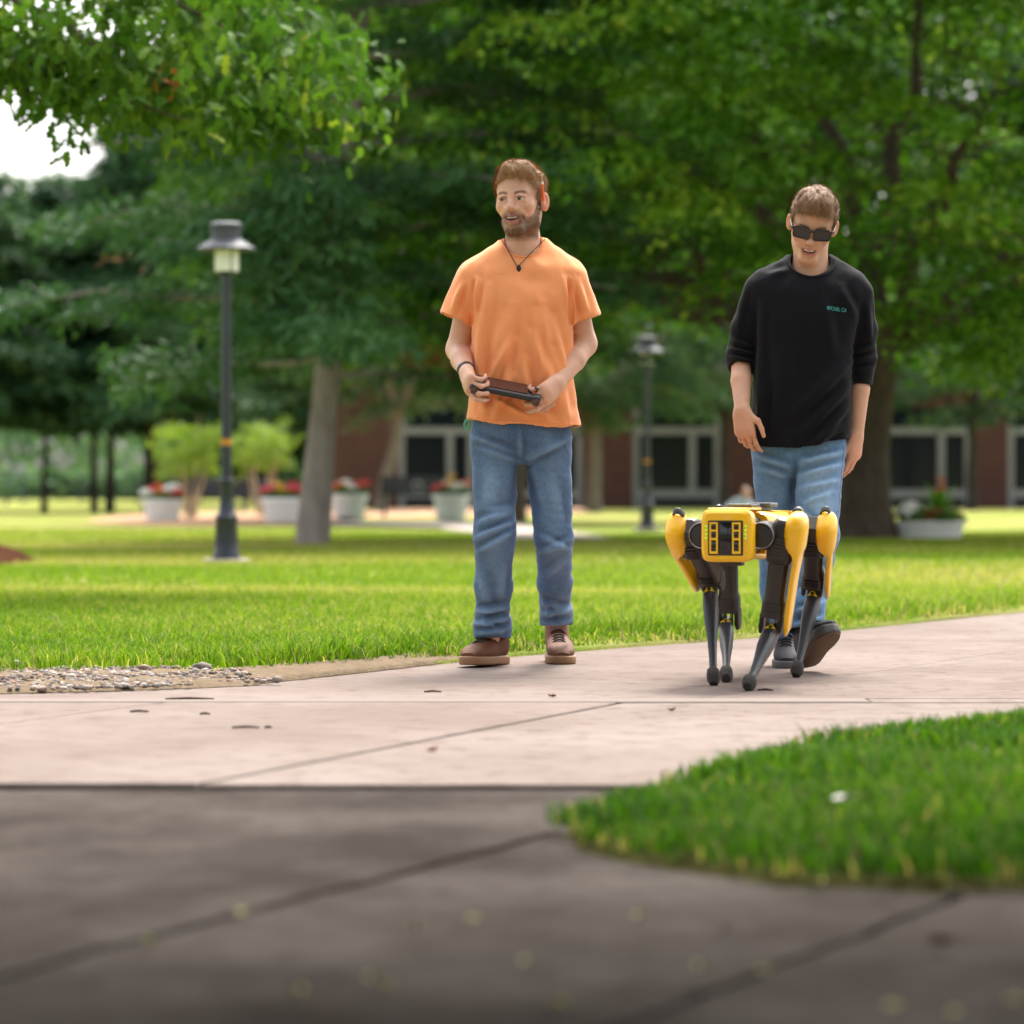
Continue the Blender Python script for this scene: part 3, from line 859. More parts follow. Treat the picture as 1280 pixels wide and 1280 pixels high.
# --- pines
def pine(name, label, base, lean_top, height, r0, limbs, plates, needles, L, Wd, mat, bark, seed, group=None, zmin=2.2, cl=(0.38, 0.62), n_trunk=9, extra=()):
    e = tree(name, label, base, group)
    r_ = np.random.default_rng(seed)
    base = np.asarray(base, float)
    top = base + np.array([lean_top[0], lean_top[1], height])
    s_ = np.linspace(0, 1, n_trunk)
    Tp = base + (top - base) * s_[:, None] + np.array([0, 0, -0.1]) * (s_[:, None] == 0)
    mb = MB(); rr = r0 * (1 - 0.85 * s_); rr[0] *= 1.25
    mb.tube(Tp, rr, 14); mb.build('trunk', bark, e)
    mb = MB(); C = []; O = []
    for i in range(limbs):
        f = (zmin / height) + (0.97 - zmin / height) * (i / limbs)
        az = i * 2.399 + r_.normal(0, 0.3)
        ln = plates[0] * (1 - 0.75 * (f ** 1.3)) * (0.75 + 0.4 * r_.random())
        A = base + (top - base) * f
        B = A + np.array([np.cos(az) * ln, np.sin(az) * ln, -0.10 * ln + 0.10 * ln * f * 3])
        Lb = bent(A, B, 0.04, 6, seed * 100 + i, 0.015)
        mb.tube(Lb, np.linspace(0.045, 0.012, 6) * (r0 / 0.16), 6)
        for j in range(plates[1]):
            q = 0.30 + 0.72 * (j + r_.random()) / plates[1]
            p_ = A + (B - A) * min(q, 1.03); p_[2] += 0.04 * ln * math.sin(math.pi * min(q, 1))
            C.append(p_ + r_.normal(0, 1, 3) * (0.22 * ln * 0.3 + 0.1, 0.22 * ln * 0.3 + 0.1, 0.07)); O.append((np.cos(az), np.sin(az)))
    for (ex, ey, ed) in extra:
        C.append(px(ex, ey, ed)); O.append((0.0, -1.0))
        mb.tube(bent(base + (top - base) * min(0.9, (C[-1][2] + 0.2 - base[2]) / height), C[-1], 0.05, 5, int(ex)), np.linspace(0.025, 0.008, 5), 5)
    mb.build('limbs', bark, e)
    C = np.array(C); O = np.array(O)
    cx_ = 640 + C[:, 0] / C[:, 1] * FPX; cy_ = HOR - (C[:, 2] - CAMH) / C[:, 1] * FPX
    kp_ = ~((cx_ < 150) & (cy_ > 60) & (cy_ < 205))
    C, O = C[kp_], O[kp_]
    h_ = cl[0] + (cl[1] - cl[0]) * r_.random(len(C))
    RR = np.stack([h_, h_, 0.10 + 0.08 * r_.random(len(C))], -1)
    def tf(P, ci, r2):
        b = np.clip(0.45 + 0.17 * r2.normal(size=len(C))[ci] + 0.12 * r2.normal(size=len(P)), 0, 0.88)
        dead = (r2.random(len(C)) < 0.055)[ci] & (P[:, 2] < zmin + 0.25 * (height - zmin) * 0.5)
        b[dead] = 0.93 + 0.07 * r2.random(dead.sum())
        return b
    V, F, Cc = leafquads(C, RR, needles, L, Wd, 0.10, O, 0.8, seed, tf if mat is M_PINE else None, 0.15)
    link('crown', npmesh('crown', V, F, False, Cc), mat, e)
    return e
B0 = gnd(389, 683); B0[2] = 0.0
pine('pine_tree', 'grey barked pine with leaning trunk and long layered boughs beside the near lamp post', B0, (1.15, 0.3), 12.5, 0.17, 50, (4.8, 11), 140, 0.20, 0.038, M_PINE, M_BARKG, 3, zmin=1.95, extra=[(375 + 45 * math.sin(k * 2.1) + 25 * math.sin(k * 5.3), 205 + 5.2 * k, 36.9 - 0.5 * (k % 4)) for k in range(42)])
for i, (qx, qd, sc, hgt, lab) in enumerate([(55, 90.0, 0.09, 9.2, 'slim dark pine standing alone nearest the far street lamp'), (118, 91.0, 0.10, 9.3, 'dark pine whose trunk nearly touches the next trunk, thinner of the pair'), (137, 93.0, 0.13, 9.8, 'dark pine, the thicker of two close trunks'), (190, 88.0, 0.22, 11.5, 'dark thick trunked pine standing behind a round white planter'), (-60, 86.0, 0.14, 9.2, 'dark pine spreading boughs over the mulch mound')]):
    b = np.array([(qx - 640) / FPX * qd, qd, 0.0])
    pine('pine_tree', lab, b, (0.15 * (-1) ** i, 0.2), hgt, sc, 38, (3.8, 9), 95, 0.34, 0.09, M_DARKP, M_BARKD, 40 + i, 'dark pines at the far edge of the lawn', zmin=2.5, cl=(0.6, 1.0))

# --- broadleaf trees in front of and beside the building
def broad(name, label, base, trunk_top, r0, center, radii, nC, n, L, mat, bark, seed, group=None, cl=(0.5, 0.9), fork=5):
    e = tree(name, label, base, group)
    r_ = np.random.default_rng(seed)
    base = np.asarray(base, float); trunk_top = np.asarray(trunk_top, float); center = np.asarray(center, float)
    mb = MB(); Tp = bent(base - (0, 0, 0.1), trunk_top, 0.0, 6, seed, 0.01); rr = r0 * np.linspace(1.1, 0.75, 6); rr[0] *= 1.2
    mb.tube(Tp, rr, 12)
    for i in range(fork):
        az = i * 2.4 + seed
        B = center + np.array([np.cos(az), np.sin(az), 0.3 + 0.3 * r_.random()]) * np.asarray(radii) * 0.65
        mb.tube(bent(trunk_top - (0, 0, 0.05), B, 0.06, 6, seed + i), r0 * np.linspace(0.6, 0.12, 6), 7)
    mb.build('trunk', bark, e)
    u = r_.normal(size=(nC, 3)); u /= np.linalg.norm(u, axis=1)[:, None]
    rad = (0.45 + 0.6 * r_.random(nC) ** 0.6)[:, None]
    C = center + u * rad * np.asarray(radii)
    h_ = cl[0] + (cl[1] - cl[0]) * r_.random(nC)
    RR = np.stack([h_, h_, 0.28 * h_], -1)
    dv = u[:, :2] / (np.linalg.norm(u[:, :2], axis=1)[:, None] + 1e-6)
    V, F, Cc = leafquads(C, RR, n, L, L * 0.55, 0.2, dv, 0.6, seed)
    link('crown', npmesh('crown', V, F, False, Cc), mat, e)
    return e
def at(qx, d, z=0.0): return np.array([(qx - 640) / FPX * d, d, z])
d = 86.0
broad('campus_tree', 'olive trunked tree leaning in front of the brick pier, behind the bench', at(474, d), at(496, d, 2.4), 0.17, at(505, d, 5.0), (3.2, 2.6, 2.6), 95, 120, 0.20, M_MID, M_BARKO, 61)
d = 92.0
broad('campus_tree', 'olive trunked tree standing upright before the brick wall behind the man in orange', at(743, d), at(745, d, 2.7), 0.19, at(755, d, 5.2), (4.0, 3.0, 2.6), 110, 120, 0.22, M_MID, M_BARKO, 62)
d = 99.0
broad('campus_tree', 'dark trunked tree against the last brick pier past the low bowl planter', at(1215, d), at(1213, d, 2.6), 0.15, at(1200, d, 5.0), (4.2, 3.0, 2.4), 110, 110, 0.22, M_MID, M_BARKD, 63)
d = 101.0
broad('campus_tree', 'dark leafy tree overhanging the roof between the far lamp and the man in black', at(905, d), at(905, d, 2.8), 0.14, at(880, d, 5.3), (4.2, 2.8, 2.3), 100, 110, 0.22, M_MID, M_BARKD, 64)
# tall trees behind the building that close off the sky
TL = ['tall green tree behind the brick building, rising past the bench and its roundel', 'tall green tree behind the roof, rising past the man in orange', 'tall green tree behind the roof, rising past the far lamp post', 'tall green tree behind the roof, rising past the big spreading tree', 'tall green tree behind the roof at the far end past the bowl planter', 'smaller green tree standing past the end of the brick building']
for i, (qx, d, hz, rx) in enumerate([(470, 128, 12.5, 8.5), (700, 134, 13.5, 9), (930, 130, 13, 9), (1180, 136, 13.5, 9.5), (1400, 126, 12, 8.5), (330, 150, 8.0, 5.0)]):
    broad('tall_tree', TL[i], at(qx, d), at(qx, d, 5), 0.35, at(qx, d, hz), (rx, rx * 0.8, hz * 0.82), 240, 75, 0.70, M_MID, M_BARKD, 80 + i, 'tall trees behind the building', cl=(1.3, 2.2))
# far wood: one mass
r_ = np.random.default_rng(5)
n = 70
cx = np.linspace(-60, 6, n) + r_.normal(0, 0.8, n)
C = np.stack([cx, 205 + 30 * r_.random(n), 2.4 + 6.0 * r_.random(n)], -1)
RR = np.stack([2.4 + r_.random(n), 2.4 + r_.random(n), 1.5 + r_.random(n)], -1)
lowC = np.stack([np.linspace(-60, 6, 60), 198 + 4 * r_.random(60), 0.6 + 0.8 * r_.random(60)], -1)
lowR = np.stack([np.full(60, 1.5), np.full(60, 1.2), 0.6 + 0.5 * r_.random(60)], -1)
V, F, Cc = leafquads(np.vstack([C, lowC]), np.vstack([RR, lowR]), 190, 0.7, 0.45, 0.1, None, 0.9, 6)
o = link('far_wood', npmesh('far_wood', V, F, False, Cc), M_FAR); tag(o, kind='stuff')
# low railing fence in front of the far wood
M_RAIL = plain('dark_rail', (0.05, 0.06, 0.07), 0.6)
fe = empty('railing_fence', (-20.8, 150, 0), 'dark low railing fence running in front of the far wood', 'fence')
for k in range(9):
    x0 = -30 + k * 2.6
    mb = MB(); mb.box((x0 - 0.05, 150, -0.05), (x0 + 0.05, 150.1, 1.25)); mb.build('post', M_RAIL, fe, smooth=False)
for z in (0.35, 0.78, 1.15):
    mb = MB(); mb.box((-30.1, 150.02, z), (-9.1, 150.07, z + 0.09)); mb.build('rail', M_RAIL, fe, smooth=False)

# --- young multi-stemmed trees in the bed
def young(base, h, spread, seed, label, mat):
    e = tree('young_tree', label, base, 'young trees in the planting bed')
    r_ = np.random.default_rng(seed)
    mb = MB(); C = []
    for i in range(6):
        az = i * 2 * np.pi / 6 + 0.3 * r_.normal()
        tip = base + np.array([np.cos(az) * spread * 0.75, np.sin(az) * spread * 0.75, h * (0.72 + 0.25 * r_.random())])
        Lb = bent(base + np.array([np.cos(az) * 0.05, np.sin(az) * 0.05, -0.05]), tip, -0.03, 7, seed + i, 0.02)
        mb.tube(Lb, np.linspace(0.030, 0.009, 7), 7)
        for j in range(13):
            q = 0.58 + 0.44 * r_.random()
            C.append(base + (tip - base) * q + r_.normal(0, 1, 3) * (0.14, 0.14, 0.10) * (0.5 + q))
    mb.build('stems', M_STEM, e)
    C = np.array(C)
    RR = np.full((len(C), 3), 0.15); RR[:, 2] = 0.12
    V, F, Cc = leafquads(C, RR, 30, 0.09, 0.05, 0.1, None, 1.0, seed)
    link('crown', npmesh('crown', V, F, False, Cc), mat, e)
M_STEM = plain('pale_stem', (0.42, 0.33, 0.25), 0.8, 0.2, 10)
d = 66.0
young(at(238, d, 0.03), 2.20, 0.66, 71, 'bright lime green young multi-stemmed tree beside the near lamp post', M_YOUNG)
d = 72.0
young(at(328, d, 0.03), 2.35, 0.66, 75, 'mid green young tree with pale stems rising behind a red flowered planter', M_YOUNG)

# --- oak: its trunk stands outside the picture, its boughs reach in at the top
def lobed(P, D, S_, L, seed, tint):
    """lobed oak leaves: P base, D direction, S_ side"""
    o2 = np.array([(0, 0), (0.10, 0.10), (0.22, 0.30), (0.34, 0.16), (0.50, 0.42), (0.62, 0.18), (0.80, 0.30), (1.0, 0.0), (0.80, -0.30), (0.62, -0.18), (0.50, -0.42), (0.34, -0.16), (0.22, -0.30), (0.10, -0.10)])
    n = len(P); k = len(o2)
    Nn = np.cross(S_, D)
    curl = 0.18 * (o2[:, 0] ** 2)
    V = P[:, None] + L[:, None, None] * (o2[None, :, :1] * D[:, None] + o2[None, :, 1:] * 0.75 * S_[:, None] - (curl[None, :, None] - 0.15 * np.abs(o2[None, :, 1:])) * Nn[:, None])
    i = (np.arange(n) * k)[:, None]
    F = np.concatenate([i + np.array([[0, 1, 2, 3]]), i + np.array([[3, 4, 5]]), i + np.array([[5, 6, 7]]), i + np.array([[7, 8, 9]]), i + np.array([[9, 10, 11]])], 0) if False else None
    tri = []
    for a, b, c in [(0, 1, 13), (1, 2, 3), (13, 11, 12), (1, 3, 11), (1, 11, 13), (3, 4, 5), (3, 5, 9), (3, 9, 11), (11, 9, 10), (5, 6, 7), (7, 8, 9), (5, 7, 9)]:
        tri.append(i + np.array([[a, b, c]]))
    return V.reshape(-1, 3), np.concatenate(tri, 0), np.repeat(tint, k)[:, None] * np.ones((1, 3))
OB = np.array([-5.6, 20.5, 0.0])
ok = tree('oak_tree', 'oak bough with lobed bright green leaves reaching in above the near lamp post', OB)
mb = MB(); mb.tube(bent(OB - (0, 0, .1), OB + (0.2, 0, 5.5), 0, 7, 2, 0.01), np.linspace(0.36, 0.24, 7), 16); mb.build('trunk', M_BARK, ok)
r_ = np.random.default_rng(17)
boughs = [((-60, 60), (300, 110), 19.5), ((-40, 40), (230, 150), 18.8), ((180, 95), (300, 160), 19.2), ((-60, -60), (380, 30), 20.3), ((180, -60), (360, 62), 19.7), ((280, 40), (425, 130), 19.9), ((280, 80), (405, 170), 19.6), ((-80, 70), (90, 125), 19.0), ((-80, -20), (150, 60), 18.5), ((300, 0), (420, 60), 20.4), ((100, -40), (290, 40), 18.7)]
C = []
mb = MB()
for i, (a, b, dd) in enumerate(boughs):
    A, B = px(a[0], a[1], dd + 0.3), px(b[0], b[1], dd)
    Lb = bent(A, B, 0.05, 7, 300 + i, 0.03)
    mb.tube(Lb, np.linspace(0.028, 0.006, 7), 6)
    if a[0] < 0: mb.tube(bent(OB + (0.2, 0, 4.2 + 0.15 * i), A, 0.05, 6, 400 + i), np.linspace(0.09, 0.030, 6), 7)
    for j in range(13):
        q = 0.12 + 0.9 * r_.random()
        C.append(A + (B - A) * q + r_.normal(0, 1, 3) * (0.13, 0.35, 0.10))
mb.build('limbs', M_BARK, ok)
C = np.array(C)
# rest of the crown, outside the frame
u = r_.normal(size=(150, 3)); u /= np.linalg.norm(u, axis=1)[:, None]
C2 = OB + np.array([0, 0, 6.3]) + u * (0.5 + 0.55 * r_.random((150, 1))) * np.array([4.0, 4.0, 3.0])
C = np.vstack([C, C2])
k = len(C); n = 34
ci = np.repeat(np.arange(k), n)
N = k * n
P = C[ci] + r_.normal(0, 1, (N, 3)) * (0.14, 0.16, 0.11) * np.where(ci < k - 150, 1.0, 2.6)[:, None]
a = r_.random(N) * 6.283; dip = -0.7 + r_.normal(0, 0.4, N)
D = np.stack([np.cos(a) * np.cos(dip), np.sin(a) * np.cos(dip), np.sin(dip)], -1)
nr = np.stack([r_.normal(0, 0.6, N), r_.normal(0, 0.6, N), np.ones(N)], -1)
Sd = np.cross(D, nr); Sd /= np.linalg.norm(Sd, axis=1)[:, None]
tint = np.clip(0.5 + 0.15 * r_.normal(size=k)[ci] + 0.15 * r_.normal(size=N), 0, 0.95)
rust = np.linalg.norm(C - px(214, 92, 18.9), axis=1) * (np.arange(k) < k - 150) + (np.arange(k) >= k - 150) * 9
P_r = px(214, 92, 18.7) + r_.normal(0, 1, (9, 3)) * (0.035, 0.08, 0.05)
P[:9] = P_r; tint[:9] = 1.0
V, F, Cc = lobed(P, D, Sd, 0.085 + 0.045 * r_.random(N), 3, tint)
link('crown', npmesh('crown', V, F, False, Cc), M_OAK, ok)

# --- the shade tree over the photographer (its shadow darkens the near paving)
SB = np.array([-2.9, -0.6, 0.0])
broad('shade_tree', 'broad shade tree standing over the dark near paving', SB, SB + (0.3, 0.3, 2.8), 0.30, (-0.2, 2.0, 4.6), (7.0, 5.0, 1.2), 460, 120, 0.22, M_OAK, M_BARK, 91, cl=(0.6, 1.0), fork=7)
# ================================================================ LAMP POSTS
M_POST = plain('dark_blue_post_paint', (0.018, 0.023, 0.036), 0.38, 0.15, 6)
M_HOOD = plain('grey_lamp_hood', (0.055, 0.062, 0.078), 0.6, 0.15, 6)
t = NT('frosted_lamp_glass')
b = t.bsdf((0.85, 0.86, 0.84), 0.35, Transmission_Weight=0.15)
M_LGLASS = t.done(b)
M_BAND = plain('amber_band', (0.50, 0.20, 0.015), 0.5, 0.2, 30)
M_PAD = plain('lamp_footing', (0.42, 0.37, 0.32), 0.9, 0.1, 5)
def lamp(base, label, scale=1.0, band=True):
    e = empty('lamp_post', base, label, 'lamp post', 'lamp posts on the lawn')
    b = np.asarray(base, float)
    s = scale
    def L(name, prof, mat, n=16, par=e, z=0.0, c=None):
        mb = MB(); mb.lathe(b + (0, 0, z * s) if c is None else c, [(r * s, h * s) for r, h in prof], n)
        return mb.build(name, mat, par, auto=30)
    L('footing', [(0.20, -0.05), (0.20, 0.035), (0.19, 0.045)], M_PAD, 20)
    L('base', [(0.118, 0.045), (0.118, 0.075), (0.105, 0.10), (0.10, 0.17), (0.092, 0.36), (0.098, 0.375), (0.098, 0.40), (0.072, 0.43), (0.058, 0.50), (0.052, 0.66), (0.062, 0.68), (0.062, 0.71), (0.050, 0.73)], M_POST, 12)
    L('pole', [(0.045, 0.73), (0.041, 1.6), (0.038, 2.45)], M_POST, 16)
    if band:
        L('band', [(0.0475, 1.005), (0.0475, 1.06)], M_BAND)
    L('socket', [(0.05, 2.44), (0.085, 2.455), (0.085, 2.475)], M_POST)
    L('lamp_glass', [(0.103, 2.475), (0.108, 2.50), (0.108, 2.66)], M_LGLASS, 24)
    sh = L('lamp_shade', [(0.105, 2.655), (0.248, 2.655), (0.25, 2.668), (0.15, 2.735), (0.138, 2.745)], M_HOOD, 28)
    L('cap', [(0.128, 2.745), (0.128, 2.82), (0.120, 2.822), (0.120, 2.835), (0.138, 2.84), (0.138, 2.875), (0.11, 2.89)], M_HOOD, 28, sh)
    for k in range(4):
        a = k * math.pi / 2 + 0.5
        mb = MB(); c = b + np.array([math.cos(a) * 0.112, math.sin(a) * 0.112, 0]) * s
        mb.lathe(c, [(0.006 * s, 2.475 * s), (0.006 * s, 2.66 * s)], 6); mb.build('guard_rod', M_HOOD, e)
    return e
g = gnd(283, 708); lamp((g[0], g[1], 0.02), 'dark blue lamp post with amber band standing near the leaning pine')
g = gnd(809, 665); lamp((g[0], g[1], 0.02), 'dark lamp post in front of the brick building between the two walking men', 1.03)
d = 128.0
lamp(((8 - 640) / FPX * d, d, 0.02), 'small faint lamp post by the railing fence before the far wood', 0.62, False)

# ================================================================ PLANTERS
M_POT = plain('pale_grey_planter', (0.74, 0.74, 0.74), 0.7, 0.05, 4)
M_POTSOIL = plain('potting_soil', (0.04, 0.028, 0.02), 0.95)
M_GREEN = leafmat('bedding_leaf', [(0, (0.05, 0.13, 0.02)), (1, (0.12, 0.24, 0.04))], 0.35)
def petalmat(name, c):
    return plain(name, c, 0.6, 0.15, 12)
M_RED = petalmat('red_petal', (0.62, 0.03, 0.035)); M_WHITE = petalmat('white_petal', (0.82, 0.82, 0.78)); M_ORANGE = petalmat('orange_petal', (0.72, 0.16, 0.02)); M_YEL = petalmat('yellow_petal', (0.75, 0.50, 0.04)); M_PINK = petalmat('pink_petal', (0.70, 0.07, 0.12))
def blossom(c, r, mat, par, seed):
    r_ = np.random.default_rng(seed)
    n = 46
    u = r_.normal(size=(n, 3)); u[:, 2] = np.abs(u[:, 2]); u /= np.linalg.norm(u, axis=1)[:, None]
    C = np.asarray(c) + u * r * (0.7 + 0.4 * r_.random((n, 1))) * (1, 1, 0.65)
    s1 = np.cross(u, r_.normal(size=(n, 3))); s1 /= np.linalg.norm(s1, axis=1)[:, None]
    s2 = np.cross(u, s1); q = r * 0.30
    V = np.stack([C - s1 * q, C - s2 * q + u * q * .3, C + s1 * q, C + s2 * q + u * q * .3], 1).reshape(-1, 3)
    i = np.arange(n) * 4
    return link('flower', npmesh('flower', V, np.stack([i, i+1, i+2, i+3], -1), False), mat, par)
def planter(base, rtop, rbot, h, label, fl, seed, ribs=True):
    e = empty('planter', base, label, 'planter', 'pale planters with bedding flowers')
    b = np.asarray(base, float)
    mb = MB()
    prof = [(rbot * 0.96, 0.0), (rbot, 0.02)]
    for k in range(1, 5):
        f = k / 5.0
        rr = rbot + (rtop * 0.92 - rbot) * f
        prof += [(rr, h * 0.80 * f - 0.006), (rr + (0.012 if ribs else 0.0), h * 0.80 * f), (rr + 0.002, h * 0.80 * f + 0.006)]
    prof += [(rtop * 0.93, h * 0.82), (rtop, h * 0.84), (rtop, h * 0.97), (rtop * 0.97, h), (rtop * 0.88, h), (rtop * 0.86, h * 0.9)]
    mb.lathe(b, prof, 32); mb.build('pot', M_POT, e, auto=40)
    mb = MB(); mb.lathe(b, [(rtop * 0.87, h * 0.89), (rtop * 0.87, h * 0.94)], 24); mb.build('soil', M_POTSOIL, e)
    r_ = np.random.default_rng(seed)
    n = 40
    a = r_.random(n) * 6.283; q = np.sqrt(r_.random(n)) * rtop * 0.8
    C = np.stack([b[0] + q * np.cos(a), b[1] + q * np.sin(a), b[2] + h + 0.04 + 0.10 * (1 - q / rtop)], -1)
    V, F, Cc = leafquads(C, np.full((n, 3), 0.07), 22, 0.07, 0.045, 0.1, None, 0.9, seed)
    link('foliage', npmesh('foliage', V, F, False, Cc), M_GREEN, e)
    for i, (fx, mat, fz, fr) in enumerate(fl):
        blossom((b[0] + fx * rtop, b[1] - 0.25 * rtop + 0.3 * rtop * (i % 3), b[2] + h + fz), fr, mat, e, seed * 50 + i)
    return e
def pl(qx, qy, *a):
    g = gnd(qx, qy); return planter((g[0], g[1], 0.03), *a)
fmix = lambda *m: [(-0.75 + 1.5 * i / (len(m) - 1), mm, 0.10 + 0.05 * ((i * 7) % 3), 0.13) for i, mm in enumerate(m)]
pl(203, 656, 0.38, 0.29, 0.44, 'round pale planter with white, red and orange flowers in front of the thick dark pine', fmix(M_WHITE, M_RED, M_ORANGE, M_ORANGE, M_WHITE, M_WHITE, M_RED), 1)
pl(353, 657, 0.385, 0.28, 0.47, 'round pale planter with pink and yellow flowers tucked against the leaning pine trunk', fmix(M_PINK, M_PINK, M_YEL, M_YEL, M_PINK, M_PINK, M_RED), 2)
pl(436, 653, 0.39, 0.27, 0.53, 'tapered pale planter with a white clump amid red flowers, at the bench end', fmix(M_ORANGE, M_ORANGE, M_WHITE, M_WHITE, M_RED, M_RED), 3)
e = pl(564, 653, 0.37, 0.27, 0.52, 'tapered pale planter with white flowers and a yellow spike, beside the man in orange', fmix(M_RED, M_RED, M_WHITE, M_WHITE, M_WHITE, M_ORANGE), 4)
def spike(par, base, h, mat, seed, n=30, r=0.035):
    r_ = np.random.default_rng(seed)
    z = r_.random(n); a = r_.random(n) * 6.283
    C = np.stack([base[0] + r * np.cos(a) * (1 - 0.6 * z), base[1] + r * np.sin(a) * (1 - 0.6 * z), base[2] + h * (0.35 + 0.65 * z)], -1)
    V, F, Cc = leafquads(C, np.full((n, 3), 0.03), 4, 0.06, 0.035, 0, None, 1.0, seed)
    link('flower', npmesh('flower', V, F, False, Cc), mat, par)
bb = wloc(e); spike(e, np.array([bb[0], bb[1] - 0.05, bb[2] + 0.5]), 0.42, M_YEL, 9)
# low bowl planter with a canna
g = gnd(1160, 677)
e = planter((g[0], g[1], 0.02), 0.475, 0.40, 0.235, 'low wide pale bowl planter with a tall leafy plant beside the big trunk', [(-0.60, M_WHITE, 0.09, 0.13), (-0.44, M_WHITE, 0.16, 0.13), (-0.78, M_ORANGE, 0.05, 0.08), (0.10, M_RED, 0.07, 0.12), (0.30, M_RED, 0.08, 0.12), (0.48, M_RED, 0.06, 0.11), (-0.08, M_RED, 0.05, 0.09)], 5)
b = np.array([g[0] + 0.12, g[1], 0.24])
M_CANNA = leafmat('canna_leaf', [(0, (0.06, 0.17, 0.015)), (1, (0.16, 0.34, 0.035))], 0.45)
for k in range(11):
    a = k * 2.4; ln = 0.26 + 0.06 * (k % 3); el = 0.75 + 0.25 * ((k * 5) % 3)
    z0 = 0.05 + 0.045 * (k % 5)
    dr = np.array([math.cos(a) * math.cos(el), math.sin(a) * math.cos(el), math.sin(el)])
    sd_ = np.cross(dr, [0, 0, 1.0]); sd_ /= np.linalg.norm(sd_)
    pts = []
    for f, w_ in ((0, 0.012), (0.25, 0.05), (0.55, 0.062), (0.8, 0.040), (1.0, 0.004)):
        c_ = b + (0, 0, z0) + dr * ln * f + np.array([math.cos(a), math.sin(a), -0.6]) * 0.07 * f * f
        pts += [c_ - sd_ * w_, c_ + (0, 0, -0.012), c_ + sd_ * w_]
    F = []
    for i in range(4):
        F += [(i*3, i*3+1, i*3+4, i*3+3), (i*3+1, i*3+2, i*3+5, i*3+4)]
    link('leaf', npmesh('leaf', np.array(pts), np.array(F), True, np.full((15, 3), 0.3 + 0.06 * k)), M_CANNA, e)
mb = MB(); mb.tube([b, b + (0.01, 0, 0.25), b + (0.03, 0, 0.50)], [0.014, 0.011, 0.007], 7); mb.build('stem', M_CANNA, e)
spike(e, b + (0.03, 0, 0.28), 0.30, M_ORANGE, 12, 14, 0.03)

# ================================================================ BENCHES
M_BENCH = plain('dark_blue_bench_paint', (0.022, 0.026, 0.042), 0.5, 0.2, 5)
M_ROUNDEL = plain('pale_roundel', (0.30, 0.30, 0.34), 0.5)
def bench(c, width, label, roundel=False):
    e = empty('bench', c, label, 'bench', 'dark benches by the planting bed')
    x, y, z = c
    h = width / 2
    for k in range(4):
        mb = MB(); mb.box((x - h, y - 0.22 + k * 0.115, z + 0.42), (x + h, y - 0.125 + k * 0.115, z + 0.45)); mb.build('slat', M_BENCH, e, smooth=False)
    for k in range(4):
        mb = MB(); mb.box((x - h, y + 0.25 + 0.02 * k, z + 0.50 + k * 0.105), (x + h, y + 0.275 + 0.02 * k, z + 0.598 + k * 0.105)); mb.build('back_slat', M_BENCH, e, smooth=False)
    for s in (-1, 1):
        mb = MB()
        xx = x + s * (h - 0.10)
        mb.box((xx - 0.025, y - 0.22, z - 0.03), (xx + 0.025, y - 0.17, z + 0.419)); mb.box((xx - 0.025, y + 0.20, z - 0.03), (xx + 0.025, y + 0.245, z + 0.92))
        mb.build('leg', M_BENCH, e, smooth=False)
        mb = MB(); mb.box((xx - 0.03, y - 0.24, z + 0.62), (xx + 0.03, y + 0.199, z + 0.65)); mb.box((xx - 0.02, y - 0.235, z + 0.451), (xx + 0.02, y - 0.2, z + 0.619)); mb.build('armrest', M_BENCH, e, smooth=False)
    if roundel:
        mb = MB(); mb.lathe((x + 0.15, y + 0.215, z + 0.70), [(0.12, 0.0), (0.12, 0.02), (0.085, 0.02), (0.085, 0.0)], 24, axis=(0, -1, 0), cap=False); mb.build('roundel', M_ROUNDEL, e)
    return e
d = gd(651); bench(((508 - 640) / FPX * d, d + 3, 0.03), 1.35, 'dark bench with a pale roundel on its back between two tapered planters', True)
d = 78.0
bench(at(270, d, 0.03), 1.5, 'dark bench behind the near lamp post and the lime green young tree')
bench(at(318, d + 2, 0.03), 1.2, 'dark bench behind the pink flowered planter')

# ================================================================ LITTER ON THE PAVING
M_TWIG = plain('dry_twig', (0.07, 0.045, 0.034), 0.9, 0.3, 40)
M_DEAD = plain('dead_leaf', (0.20, 0.085, 0.035), 0.8, 0.3, 40)
M_LIME = plain('fallen_bud', (0.34, 0.34, 0.06), 0.7, 0.2, 40)
M_PETAL = plain('pale_litter', (0.62, 0.58, 0.54), 0.7, 0.1, 40)
for i, (qx, qy, ln) in enumerate([(174, 891, 0.055), (307, 911, 0.075), (541, 866, 0.055), (237, 875, 0.15), (256, 894, 0.03), (335, 911, 0.02), (957, 864, 0.05)]):
    g = gnd(qx, qy)
    mb = MB(); a = 0.15 * math.sin(i * 3)
    q = np.array([math.cos(a), math.sin(a), 0]) * ln / 2
    c_ = g + (0, 0, 0.0035)
    mb.tube([c_ - q, c_ + (0, 0.004, 0.002), c_ + q], [0.0028, 0.0036, 0.0022], 6); o = mb.build('twig', M_TWIG)
    tag(o, 'short dark dry twig lying on the pale paving', 'twig', 'twigs on the pale paving')
def leafbit(name, qx, qy, r, mat, z, lab, cat, grp, seed):
    r_ = np.random.default_rng(seed)
    g = gnd(qx, qy, z)
    a = np.linspace(0, 2 * np.pi, 9)[:-1] + r_.random()
    rr = r * (0.6 + 0.6 * r_.random(8))
    top = np.stack([g[0] + rr * np.cos(a), g[1] + 0.7 * rr * np.sin(a), z + 0.006 + 0.5 * r * r_.random(8)], -1)
    V = np.vstack([top, [[g[0], g[1], z + 0.004]], top - (0, 0, 0.002), [[g[0], g[1], z + 0.002]]])
    F = [(i, (i + 1) % 8, 8) for i in range(8)] + [(9 + (i + 1) % 8, 9 + i, 17) for i in range(8)]
    o = link(name, npmesh(name, V, np.array(F)), mat)
    return tag(o, lab, cat, grp)
